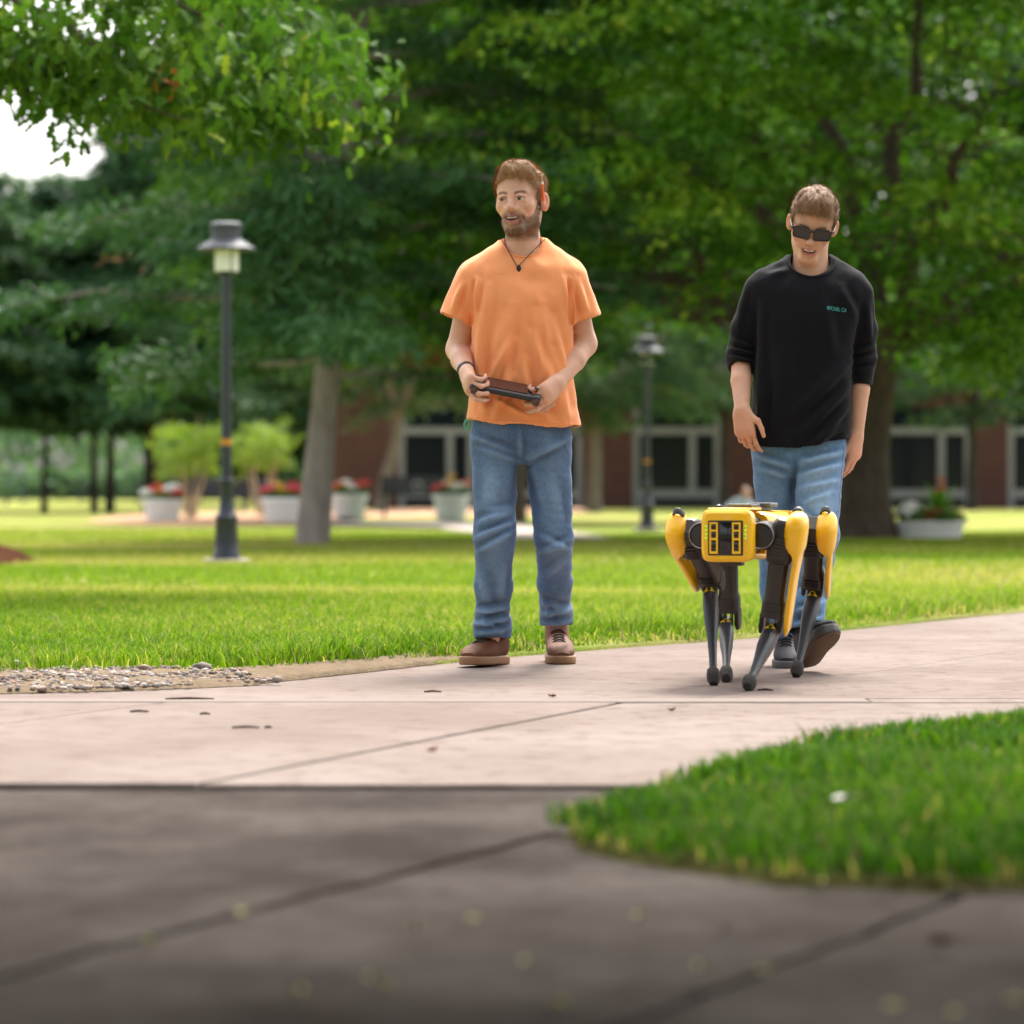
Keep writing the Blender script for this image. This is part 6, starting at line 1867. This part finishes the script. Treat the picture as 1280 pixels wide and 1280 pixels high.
# wrist band, necklace, lanyard loop
M_BANDB = plain('black_band', (0.012, 0.012, 0.014), 0.4)
ax_ = unit(wL - eL); cw = wL - ax_ * 0.022
mb = MB(); mb.lathe(cw - ax_ * 0.009, [(0.0315, 0.0), (0.0335, 0.002), (0.0335, 0.016), (0.0315, 0.018)], 28, axis=ax_, cap=False); mb.build('wrist_band', M_BANDB, PO)
M_CORD = plain('dark_cord', (0.10, 0.05, 0.03), 0.7)
pts = []
bvB = None
for f in np.linspace(0, 1, 24):
    if f < 0.5: q = (625.5 + (647 - 625.5) * f * 2, 299 + (336 - 299) * (f * 2) ** 1.1)
    else: q = (647 + (681 - 647) * (f - .5) * 2, 336 - (336 - 300) * ((f - .5) * 2) ** 0.95)
    o_ = A(*q); 
    hit = bvT.ray_cast(Vector((o_[0], D0 - 0.4, o_[2])), Vector((0, 1, 0)))
    yy = hit[0][1] - 0.003 if hit[0] is not None else D0
    pts.append((o_[0], yy, o_[2]))
pts = np.array(pts)
N_ = vnormals(np.asarray(V), F) if False else None
neck_y = D0 - 0.055
inside = np.array([q[1] for q in pts])
# over bare skin the cord lies on the neck
lim_y = np.interp(np.array([q[2] for q in pts]), [pts[:, 2].min(), pts[:, 2].max()], [pts[12, 1], D0 - 0.02])
pts[:, 1] = np.minimum(inside, lim_y)
mb = MB(); mb.tube(pts, 0.0016, 6); nk = mb.build('necklace', M_CORD, PO)
c_ = pts[12] + np.array([0, -0.004, -0.010])
mb = MB(); mb.loft([(c_ + (0, 0, 0.014), X3 * .003, Y3 * .002, 2), (c_ + (0, 0, 0.004), X3 * .009, Y3 * .0035, 2.5), (c_ - (0, 0, 0.004), X3 * .008, Y3 * .0035, 2.5), (c_ - (0, 0, 0.014), X3 * .002, Y3 * .002, 2)], 10); mb.build('pendant', M_BANDB, nk)
M_LOOP = plain('green_cord', (0.05, 0.42, 0.22), 0.6)
mb = MB(); c_ = A(584.5, 531, -0.05); aa = np.linspace(0, 2 * math.pi, 22)
mb.tube([c_ + np.array([-0.010 * math.cos(a) - 0.002, 0.004 * math.sin(a), -0.017 * math.sin(a)]) for a in aa], 0.0032, 7, cap=False); mb.build('cord_loop', M_LOOP, PO)

# pencil behind the ear (a thing of its own)
M_PENC = plain('orange_pencil', (0.82, 0.12, 0.012), 0.45, 0.05)
M_PTIP = plain('pale_pencil_end', (0.75, 0.70, 0.62), 0.5, 0.05)
p0, p1 = A(678.0, 230.5, -0.088), A(679.3, 251, -0.079)
pe = empty('pencil', p1, 'orange pencil tucked behind the ear of the bearded man', 'pencil')
ax_ = unit(p1 - p0)
mb = MB(); mb.lathe(p0, [(0.0045, 0.0), (0.0045, np.linalg.norm(p1 - p0))], 8, axis=ax_); mb.build('barrel', M_PENC, pe)
mb = MB(); mb.lathe(p0 - ax_ * 0.008, [(0.0030, 0.0), (0.0045, 0.003), (0.0045, 0.008)], 8, axis=ax_); mb.build('end', M_PTIP, pe)
# handheld controller
M_CTRL = plain('controller_black', (0.018, 0.016, 0.017), 0.35, 0.15, 30)
M_SCRN = plain('controller_screen', (0.085, 0.038, 0.030), 0.16, 0.12, 20)  # brown reflection put into the base colour
cL, cRt = A(592.5, 483.5, -0.235), A(669.5, 498.5, -0.205)
CE = empty('game_controller', (cL + cRt) / 2, 'long black handheld tablet controller with a brown reflecting screen', 'controller')
ux = unit(cRt - cL); back = unit(np.array([0.10, 0.80, 0.42])); back = unit(back - ux * (back @ ux)); nn = np.cross(ux, back)
wC = np.linalg.norm(cRt - cL)
def cbox(a0, a1, b0, b1, n0, n1, name, mat, par=CE, bev=0.003):
    mb = MB(); V_ = []
    for c2 in (n0, n1):
        for q in ((a0, b0), (a1, b0), (a1, b1), (a0, b1)):
            V_.append(cL + ux * q[0] + back * q[1] + nn * c2)
    mb.add(np.array(V_), [(0, 3, 2, 1), (4, 5, 6, 7), (0, 1, 5, 4), (1, 2, 6, 5), (2, 3, 7, 6), (3, 0, 4, 7)])
    return mb.build(name, mat, par, bevel=bev)
cbox(0.012, wC - 0.012, 0.0, 0.088, -0.009, 0.007, 'tablet', M_CTRL)
sg_ = 1 if nn[2] > 0 else -1
cbox(0.030, wC - 0.030, 0.010, 0.080, sg_ * 0.0075, sg_ * 0.0095, 'screen', M_SCRN, CE, 0.0)
mb = MB(); mb.tube([cL + ux * q - back * 0.004 for q in np.linspace(0.0, wC, 8)], 0.0108, 14); mb.build('front_grip', M_CTRL, CE)
for q, w_ in ((0.0, 1), (wC, -1)):
    mb = MB(); c2 = cL + ux * q
    mb.loft([(c2 - ux * 0.016, back * .014, nn * .012, 2.5), (c2 - ux * 0.010, back * .021, nn * .016, 2.6), (c2 + ux * 0.010, back * .022, nn * .017, 2.6), (c2 + ux * 0.016, back * .016, nn * .013, 2.5)], 18); g_ = mb.build('grip', M_CTRL, CE)
    mb = MB(); c3 = c2 + back * 0.032 + nn * sg_ * 0.010; mb.lathe(c3, [(0.004, 0), (0.004, 0.012), (0.010, 0.014), (0.010, 0.019), (0.006, 0.021)], 14, axis=nn * sg_); mb.build('thumb_stick', M_CTRL, CE)
    mb = MB(); c3 = c2 - back * 0.004 - nn * 0.002; mb.lathe(c3 - back * 0.020, [(0.013, 0), (0.013, -0.006), (0.010, -0.008)], 16, axis=back); mb.build('button', M_SCRN, CE)
# ---------------------------------------------------------------- man in black
D1_ = 12.0
def B(x, y, dy=0.0): return px(x, y, D1_ + dy)
base2 = np.array([(1003 - 640) / FPX * D1_, D1_, 0.0])
PB = empty('person', base2, 'man in a black long sleeved shirt and sunglasses walking behind the robot dog', 'person')
RK = np.array(Matrix.Rotation(R(-3), 3, 'Z') @ Matrix.Rotation(R(9), 3, 'Y') @ Matrix.Rotation(R(24), 3, 'X'))
TK = B(1015.5, 281, -0.03); SK = 1.02
HAIRK = np.array([0.235, 0.132, 0.066])
SKIN2 = np.array([0.610, 0.345, 0.228])
x0 = base2[0]
v = Vol(axis((x0 - 0.34, x0 + 0.34, 0.0033)), axis((D1_ - 0.26, D1_ - 0.02, 0.0030), (D1_ - 0.02, D1_ + 0.20, 0.0040)), axis((0.02, 0.64, 0.03), (0.64, 0.96, 0.0030), (0.96, 1.12, 0.006), (1.12, 1.40, 0.014), (1.40, 1.78, 0.0026)))
v.cone(B(1009, 385, .02), B(1002, 535), 0.068, 0.070, 0.02, sq=(X3, 1.5))
for q, s_ in ((-1, 945), (1, 1072)):
    v.cone(B(1012, 362, .03), B(s_, 366, .01), 0.042, 0.040, 0.03)
anB = np.array([B(979, 800)[0], D1_ + 0.20, 0.115])
anF = np.array([px(1008, 795, 11.72)[0], 11.74, 0.150])
kB, kF = B(971, 690, 0.05), B(1022, 668, -0.13)
kB[2] = 0.47
for hp, kn, an in ((B(976, 560), kB, anB), (B(1020, 560), kF, anF)):
    v.cone(hp, kn, 0.06, 0.045, 0.02); v.cone(kn, an - (0, 0, .02), 0.045, 0.027, 0.02)
head(v, RK, TK, SK, False, 0.80)
v.cone(TK + RK @ np.array([0, 0.030, -0.055]) * SK, B(1013, 352, 0.028), 0.050, 0.080, 0.03)
v.cone(B(1013, 347, 0.035), B(985, 358, 0.03), 0.045, 0.035, 0.04); v.cone(B(1013, 347, 0.035), B(1042, 360, 0.03), 0.045, 0.035, 0.04)
e1, w1 = B(926, 447, 0.02), B(927.5, 513, -0.12)
v.cone(B(950, 372), e1, 0.040, 0.036, 0.03); v.cone(e1, e1 + (w1 - e1) * 0.45, 0.036, 0.037, 0.02); v.cone(e1 + (w1 - e1) * 0.45, w1, 0.038, 0.026, 0.01)
hand(v, w1, (0.10, -0.18, -1), (-0.40, -0.90, 0.0), -1, [(22, 32, 20), (30, 42, 28), (36, 48, 30), (42, 48, 30)], [(0.55, 0.05, 0.75), (0.92, -0.10, 0.28), (0.95, -0.20, 0.10)], 0.98)
e2, w2 = B(1077, 448, 0.05), B(1070, 543, 0.02)
v.cone(B(1070, 375), e2, 0.040, 0.034, 0.03); v.cone(e2, e2 + (w2 - e2) * 0.42, 0.034, 0.036, 0.02); v.cone(e2 + (w2 - e2) * 0.42, w2, 0.037, 0.027, 0.01)
hand(v, w2, (-0.05, 0.05, -1), (0.80, -0.62, 0.0), 1, [(16, 26, 18), (20, 30, 20), (24, 34, 24), (28, 36, 24)], [(0.80, -0.25, 0.50), (0.95, -0.25, 0.10), (0.97, -0.2, 0.0)], 0.98)
V, F = v.mesh()
V = relax(V, F, 1, 0.4)
C = face_cols(V, RK, TK, SK, SKIN2, HAIRK, False)
hm = np.exp(-np.minimum(np.linalg.norm(V - (w1 + (0.01, -0.03, -0.10)), axis=1), np.linalg.norm(V - (w2 + (0, 0, -0.10)), axis=1)) ** 2 / 0.08 ** 2)[:, None]
C = C * (1 - 0.5 * hm) + 0.5 * hm * SKIN2 * (1.05, 0.76, 0.70)
link('body', npmesh('body', V, F, True, C), M_SKIN, PB)
teeth(PB, RK, TK, SK, 0.021, 0.0060, -0.0612)
M_HAIR2 = hairmat('short_brown_hair', HAIRK * 0.7, HAIRK * 1.5)
sw2 = lambda L: np.stack([L[:, 0] * 5, -0.9 + np.clip(L[:, 1] * 5, -0.4, 0.5), -0.3 - 8 * np.abs(L[:, 0]) * (L[:, 2] < 0.07)], -1)
line2 = [(-0.13, 0.070), (-0.092, 0.068), (-0.072, 0.060), (-0.052, 0.054), (-0.034, 0.034), (-0.022, 0.004), (-0.010, -0.004), (0.004, 0.014), (0.030, 0.018), (0.042, -0.030), (0.08, -0.060), (0.13, -0.07)]
hair(PB, RK, TK, SK, M_HAIR2, line2, 0.009, 57, 6500, 0.026, sw2, 0.006)
# sunglasses
M_SGF = plain('black_acetate', (0.010, 0.010, 0.011), 0.25, 0.1)
M_SGL = plain('dark_lens', (0.020, 0.014, 0.013), 0.08, 0.2)
sg = None
mb = MB()
def rrect(cx, hw, hh, r, n=6):
    P_ = []
    for sx_, sy_, a0 in ((1, 1, 0), (-1, 1, 90), (-1, -1, 180), (1, -1, 270)):
        for k in range(n + 1):
            a = math.radians(a0 + 90 * k / n)
            P_.append((cx + sx_ * (hw - r) + r * math.cos(a), sy_ * (hh - r) + r * math.sin(a)))
    return np.array(P_)
def wrapy(x): return -0.117 + 3.4 * x * x
zc = 0.003
for q in (-1, 1):
    o_ = rrect(q * 0.0360, 0.0315, 0.0215, 0.011); i_ = rrect(q * 0.0360, 0.0272, 0.0172, 0.009)
    m_ = len(o_)
    Vv = [(p_[0], wrapy(p_[0]), zc + p_[1]) for p_ in o_] + [(p_[0], wrapy(p_[0]), zc + p_[1]) for p_ in i_] + [(p_[0], wrapy(p_[0]) + 0.005, zc + p_[1]) for p_ in o_] + [(p_[0], wrapy(p_[0]) + 0.005, zc + p_[1]) for p_ in i_]
    Ff = []
    for k in range(m_):
        j = (k + 1) % m_
        Ff += [(k, j, m_ + j, m_ + k), (2*m_ + k, 3*m_ + k, 3*m_ + j, 2*m_ + j), (k, 2*m_ + k, 2*m_ + j, j), (m_ + k, m_ + j, 3*m_ + j, 3*m_ + k)]
    mb.add(np.array(Vv), Ff)
mb.loft([((-0.010, -0.1135, zc + 0.009), Z3 * .005, Y3 * .003, 3), ((0, -0.1145, zc + 0.010), Z3 * .0045, Y3 * .003, 3), ((0.010, -0.1135, zc + 0.009), Z3 * .005, Y3 * .003, 3)], 10)
for q in (-1, 1):
    mb.loft([((q * 0.067, -0.100, zc + 0.010), Z3 * .0065, X3 * .003, 4), ((q * 0.0745, -0.090, zc + 0.010), Z3 * .006, X3 * .003, 4), ((q * 0.079, -0.03, zc + 0.010), Z3 * .0045, X3 * .0025, 4), ((q * 0.0805, 0.010, zc + 0.010), Z3 * .004, X3 * .002, 4), ((q * 0.079, 0.035, zc - 0.008), Z3 * .004, X3 * .002, 4)], 10)
sg = headobj(mb, RK, TK, SK, 'sunglasses', M_SGF, PB, auto=50)
for q in (-1, 1):
    i_ = rrect(q * 0.0360, 0.0278, 0.0178, 0.009)
    mb = MB(); Vv = [(p_[0], wrapy(p_[0]) + 0.002, zc + p_[1]) for p_ in i_] + [(p_[0], wrapy(p_[0]) + 0.0035, zc + p_[1]) for p_ in i_]
    m_ = len(i_)
    mb.add(np.array(Vv), [tuple(range(m_)), tuple(range(2*m_ - 1, m_ - 1, -1))] + [(k, m_ + k, m_ + (k + 1) % m_, (k + 1) % m_) for k in range(m_)])
    headobj(mb, RK, TK, SK, 'lens', M_SGL, sg)
# black shirt
M_BLK = fabric('black_cotton', (0.0050, 0.0050, 0.0072), 0.15, 0.95, 900, 0.05)
rows = [(318, 992, 1036, .040, .050), (327, 978, 1050, .066, .045), (338, 965, 1060, .085, .035), (352, 944, 1076, .100, .022), (368, 938, 1082, .112, .010), (395, 943, 1074, .118, 0), (430, 946, 1066, .118, -.004), (470, 942, 1064, .118, -.006), (510, 939.5, 1064, .120, -.006), (540, 937, 1063, .122, -.006), (570, 936, 1062, .124, -.006)]
v = Vol(axis((x0 - 0.34, x0 + 0.34, 0.0048)), axis((D1_ - 0.24, D1_ + 0.22, 0.0048)), axis((0.78, 1.56, 0.0048)))
tf_, z0, z1, _ = torso_fn(rows, D1_)
v.op(np.array([x0 - 0.33, D1_ - 0.2, z0]), np.array([x0 + 0.33, D1_ + 0.2, z1]), tf_, 0.0)
for q, xs_, ys_ in ((-1, 958, 353), (1, 1063, 357)):
    v.cone(B(1013 + q * 26, 336 + q, 0.035), B(xs_, ys_, 0.012), 0.026, 0.052, 0.06)
def sleeve(pts, rad, k=0.012):
    for i in range(len(pts) - 1):
        last = i == len(pts) - 2
        v.cone(pts[i], pts[i + 1], rad[i], rad[i + 1], k if i == 0 else 0.02, cap=last)
    d = unit(pts[-1] - pts[-2])
    v.cone(pts[-1] - d * 0.015, pts[-1] + d * 0.03, rad[-1] - 0.010, rad[-1] - 0.007, 0.003, sub=True)
sl1 = [B(948, 364, 0.008), B(933, 410, 0.012), e1, e1 + (w1 - e1) * 0.20]
sleeve(sl1, [0.057, 0.054, 0.053, 0.046])
sl2 = [B(1072, 368, 0.008), B(1078, 412, 0.02), e2, e2 + (w2 - e2) * 0.36]
sleeve(sl2, [0.056, 0.053, 0.052, 0.047])
G = np.stack(np.meshgrid(*v.ax, indexing='ij'), -1)
GX = 640 + G[..., 0] / G[..., 1] * FPX
zb = CAMH - (np.interp(GX, [930, 960, 1000, 1030, 1062, 1075], [556, 559.5, 561, 553, 549, 546]) - HOR) / FPX * D1_
tors = tf_(G)
cutm = np.where(np.abs(tors) < 10, zb - G[..., 2], 0)
# only the trunk is cut at the hem: the sleeves end above it anyway
v.D = np.maximum(v.D, np.where((G[..., 2] < B(0, 520)[2]), cutm, -1).astype(np.float32))
v.D = smax(v.D, -np.maximum(tors + 0.008, G[..., 2] - (zb + 0.08)).astype(np.float32), 0.002)
v.ell(B(1013.5, 326, -0.02), (0.072, 0.115, 0.060), 0.006, sub=True); v.cone(B(1013, 345, 0.03), B(1014, 300, 0.02), 0.054, 0.066, 0.006, sub=True)
V, F = v.mesh()
N = vnormals(V, F)
fo = [(1060, 455, 990, 520, 8, .012), (1062, 480, 1000, 545, 7, .012), (1060, 505, 1022, 552, 6, .011), (1058, 530, 1010, 560, 5, .011), (952, 380, 950, 550, 6, .009), (960, 470, 948, 556, 5, .008), (1030, 380, 1040, 440, 9, .006), (985, 400, 975, 520, 10, .006), (916, 425, 940, 436, 3.5, .010), (914, 436, 942, 444, 3.5, .011), (914, 446, 940, 452, 3, .009), (1064, 440, 1092, 434, 3.5, .009), (1063, 452, 1092, 446, 3.5, .010), (1064, 464, 1092, 460, 3, .008), (930, 360, 922, 420, 5, .006), (1050, 360, 1070, 400, 6, .006), (1084, 380, 1088, 430, 5, .006), (960, 345, 985, 338, 5, .006)]
h = 1.7 * folds(V, N, fo, D1_) + 0.0035 * noise3(V * (1, 1, 0.4), 13, 23) + 0.0018 * noise3(V * (1, 1, 0.6), 34, 24)
V = V + N * h[:, None]; V = relax(V, F, 1, 0.3)
sh = link('long_sleeved_shirt', npmesh('long_sleeved_shirt', V, F), M_BLK, PB)
bvS = BVHTree.FromPolygons([tuple(q) for q in V], F.tolist())
pts = [B(1013.5 + 29.0 * math.cos(a), 328 + 20.5 * math.sin(a)) for a in np.linspace(-0.15, math.pi + 0.15, 40)]
seam(pts, bvS, 'collar', M_BLK, sh, 0.0038, 0.0)
# chest lettering
M_TEAL = plain('teal_print', (0.055, 0.40, 0.36), 0.7, 0.05)
tx = bpy.data.curves.new('chest_text', 'FONT'); tx.body = 'RPCHEL CA'; tx.size = 1.0; tx.space_character = 1.02
to = bpy.data.objects.new('chest_text', tx); COL.objects.link(to)
bpy.context.view_layer.update()
tm = bpy.data.meshes.new_from_object(to.evaluated_get(bpy.context.evaluated_depsgraph_get()))
bpy.data.objects.remove(to)
co = np.array([q.co[:] for q in tm.vertices]); fs = [list(q.vertices) for q in tm.polygons]
wd_, ht_ = co[:, 0].max(), co[:, 1].max()
P0, P1 = B(1029.3, 389.3), B(1054.2, 392.3)
exx = P1 - P0; LW = np.linalg.norm(exx); exx /= LW; ezz = np.array([-exx[2], 0, exx[0]])
nv = []
for q in co:
    w_ = P0 + exx * q[0] / wd_ * LW + ezz * q[1] / ht_ * 0.0135
    hit = bvS.ray_cast(Vector((w_[0], D1_ - 0.4, w_[2])), Vector((0, 1, 0)))
    nv.append((w_[0], (hit[0][1] if hit[0] is not None else D1_ - 0.12) - 0.0018, w_[2]))
me = bpy.data.meshes.new('chest_lettering'); me.from_pydata(nv, [], fs); me.update()
lt = link('chest_lettering', me, M_TEAL, sh); lt['label'] = 'small teal lettering printed on the chest'
mb = MB(); c_ = B(1051.5, 549.5, -0.118)
hit = bvS.ray_cast(Vector((c_[0], D1_ - 0.4, c_[2])), Vector((0, 1, 0)))
yy = hit[0][1] if hit[0] is not None else c_[1]
mb.box((c_[0] - .005, yy - .003, c_[2] - .005), (c_[0] + .005, yy - .0005, c_[2] + .005)); mb.build('hem_tag', M_PTIP, sh, smooth=False)

# jeans: one leg back, one swinging forward
cones = [[(B(970, 566, 0.01), kB, 0.088, 0.070), (kB, (kB + anB) / 2, 0.070, 0.064), ((kB + anB) / 2, anB + (0, 0, .02), 0.064, 0.054), (anB + (0, 0, .06), anB - (0, 0, .03), 0.056, 0.054)],
         [(B(1024, 566, -0.005), kF, 0.089, 0.074), (kF, (kF + anF) / 2, 0.074, 0.066), ((kF + anF) / 2, anF + (0, 0, .02), 0.066, 0.060), (anF + (0.004, 0, .07), anF - (0, 0, .03), 0.061, 0.062)]]
pel = [(525, 950, 1054, .105, 0), (548, 945, 1056, .108, -.002), (570, 945, 1053, .106, 0), (586, 951, 1046, .09, 0), (598, 960, 1038, .06, 0)]
fo = [(1000, 578, 1052, 566, 4, .009), (998, 596, 1054, 580, 4, .009), (1000, 612, 1050, 600, 4, .007), (1004, 630, 1040, 616, 4, .007), (1003, 648, 1045, 664, 4, .009), (1000, 640, 1030, 660, 4, .008), (945, 570, 990, 585, 4, .006), (948, 585, 985, 597, 4, .006), (996, 575, 990, 625, 4, -.006), (1010, 690, 1040, 676, 4, .008), (1008, 705, 1038, 720, 5, .008), (1000, 740, 1030, 725, 4, .008), (996, 765, 1030, 752, 4, .009), (992, 782, 1028, 772, 4, .009)]
spots = [(1026, 615, 20, 40, .95), (1026, 655, 18, 25, .7), (1020, 720, 12, 40, .45), (965, 625, 14, 35, .35)]
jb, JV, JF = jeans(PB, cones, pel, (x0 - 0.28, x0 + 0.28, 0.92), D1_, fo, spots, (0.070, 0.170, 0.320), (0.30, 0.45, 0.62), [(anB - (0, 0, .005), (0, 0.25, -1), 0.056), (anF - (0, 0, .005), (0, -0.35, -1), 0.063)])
bvJ = BVHTree.FromPolygons([tuple(q) for q in JV], JF.tolist())
seam([B(1053 - (y - 560) * 0.115, y) for y in np.linspace(560, 640, 40)], bvJ, 'outer_seam', M_STITCH, jb, 0.0014)
# shoes: dark canvas, grey edge; the leading foot shows its brown sole
M_CANV = plain('black_canvas', (0.022, 0.021, 0.022), 0.8, 0.2, 40, 0.3, 150)
M_GREYS = plain('grey_rubber_edge', (0.085, 0.082, 0.080), 0.7, 0.12, 30)
M_BSOLE = plain('brown_rubber_sole', (0.105, 0.055, 0.026), 0.75, 0.2, 40, 0.4, 120)
M_LACEK = plain('black_lace', (0.012, 0.012, 0.013), 0.8)
shoe(PB, (px(986, 820, 12.2)[0], D1_ + 0.27, 0.012), R(-6), R(3), M_CANV, M_GREYS, M_LACEK, 1.02, 0.012)
hf = np.array([px(1012, 830, 11.78)[0], 11.80, 0.025])
up = shoe(PB, hf, R(10), R(-25), M_CANV, M_GREYS, M_LACEK, 1.06, 0.012, None, R(-10))
# tread sheet under the leading foot
Rm = np.array(Matrix.Rotation(R(10), 3, 'Z') @ Matrix.Rotation(R(-25), 3, 'X') @ Matrix.Rotation(R(-10), 3, 'Y'))
mb = MB()
ol = [(-0.014, .014), (-0.006, .026), (0.014, .034), (0.06, .036), (0.11, .037), (0.16, .045), (0.205, .049), (0.243, .044), (0.267, .031), (0.279, .013)]
poly = [(w_ + 0.004 * (q > .15), -q) for q, w_ in ol] + [(-w_ + 0.004 * (q > .15), -q) for q, w_ in ol[::-1]]
mb.prism(poly, -0.006, 0.002); mb.v = [(q * 1.06) @ Rm.T + hf for q in mb.v]; mb.build('tread', M_BSOLE, up, bevel=0.002)

# ---------------------------------------------------------------- a person sitting on the far grass
d = 62.0
sb = np.array([(930 - 640) / FPX * d, d, 0.03])
PS = empty('person', sb, 'person in a pale blue shirt lounging on the grass far behind the robot dog', 'person')
st = 0.012
v = Vol(axis((sb[0] - 0.55, sb[0] + 0.45, st)), axis((sb[1] - 0.75, sb[1] + 0.40, st)), axis((sb[2] - 0.06, sb[2] + 1.0, st)))
q = lambda x, y, z: sb + np.array([x - 0.45 * max(0.6 - z, 0) * (y > -0.3), y, z * 0.72])     # lounging low, leaning back on one side
v.ell(q(0.03, -0.03, 0.77), (0.078, 0.098, 0.118), 0.0); v.ell(q(0.03, -0.11, 0.72), (0.05, 0.04, 0.06), 0.03)
v.ell(q(0.03, -0.135, 0.755), (0.015, 0.02, 0.02), 0.01)
for s_ in (-1, 1): v.ell(q(0.03 + s_ * 0.082, -0.01, 0.76), (0.012, 0.02, 0.032), 0.01)
v.cone(q(0.02, 0.0, 0.68), q(0.0, 0.02, 0.58), 0.052, 0.06, 0.03)
for s_ in (-1, 1):
    v.cone(q(s_ * 0.16, 0.02, 0.50), q(s_ * 0.25, -0.10, 0.28), 0.045, 0.038, 0.02); v.cone(q(s_ * 0.25, -0.10, 0.28), q(s_ * 0.12, -0.34, 0.36), 0.038, 0.028, 0.01)
    hand(v, q(s_ * 0.12, -0.34, 0.36), (-s_ * 0.6, -0.6, -0.3), (0, -0.5, 0.8), s_, [(25, 30, 20)] * 4, [(0.5, -0.1, 0.8), (0.9, -0.1, 0.3), (0.95, -0.2, 0.1)], 1.0)
V, F = v.mesh(); V = relax(V, F, 1, 0.5)
link('body', npmesh('body', V, F, True, np.tile(SKIN2 * 0.9, (len(V), 1))), M_SKIN, PS)
v = Vol(v.ax[0], v.ax[1], v.ax[2])
v.cone(q(0, 0.02, 0.50), q(0, 0.06, 0.10), 0.125, 0.14, 0.0, sq=(X3, 1.4))
for s_ in (-1, 1): v.cone(q(s_ * 0.14, 0.02, 0.51), q(s_ * 0.24, -0.08, 0.31), 0.065, 0.062, 0.04)
V, F = v.mesh(); V = relax(V, F, 1, 0.5)
link('shirt', npmesh('shirt', V, F), fabric('pale_blue_cotton', (0.42, 0.52, 0.56), 0.06), PS)
v = Vol(v.ax[0], v.ax[1], v.ax[2])
for s_ in (-1, 1):
    v.cone(q(s_ * 0.10, 0.04, 0.10), q(s_ * 0.22, -0.36, 0.34), 0.095, 0.072, 0.03); v.cone(q(s_ * 0.22, -0.36, 0.34), q(s_ * 0.12, -0.60, 0.06), 0.072, 0.05, 0.02)
V, F = v.mesh(); V = relax(V, F, 1, 0.5)
link('trousers', npmesh('trousers', V, F), fabric('dark_cloth', (0.03, 0.035, 0.05), 0.06), PS)
for s_ in (-1, 1): shoe(PS, q(s_ * 0.12, -0.58, 0.0), 0, 0, M_CANV, M_GREYS, M_LACEK, 0.95)
v = Vol(v.ax[0], v.ax[1], v.ax[2])
v.ell(q(0.03, -0.005, 0.80), (0.086, 0.105, 0.100), 0.0); v.ell(q(0.03, -0.12, 0.74), (0.068, 0.075, 0.095), 0.01, sub=True)
V, F = v.mesh(); link('hair', npmesh('hair', V, F), hairmat('dark_brown_hair', (0.05, 0.028, 0.018), (0.09, 0.05, 0.03)), PS)
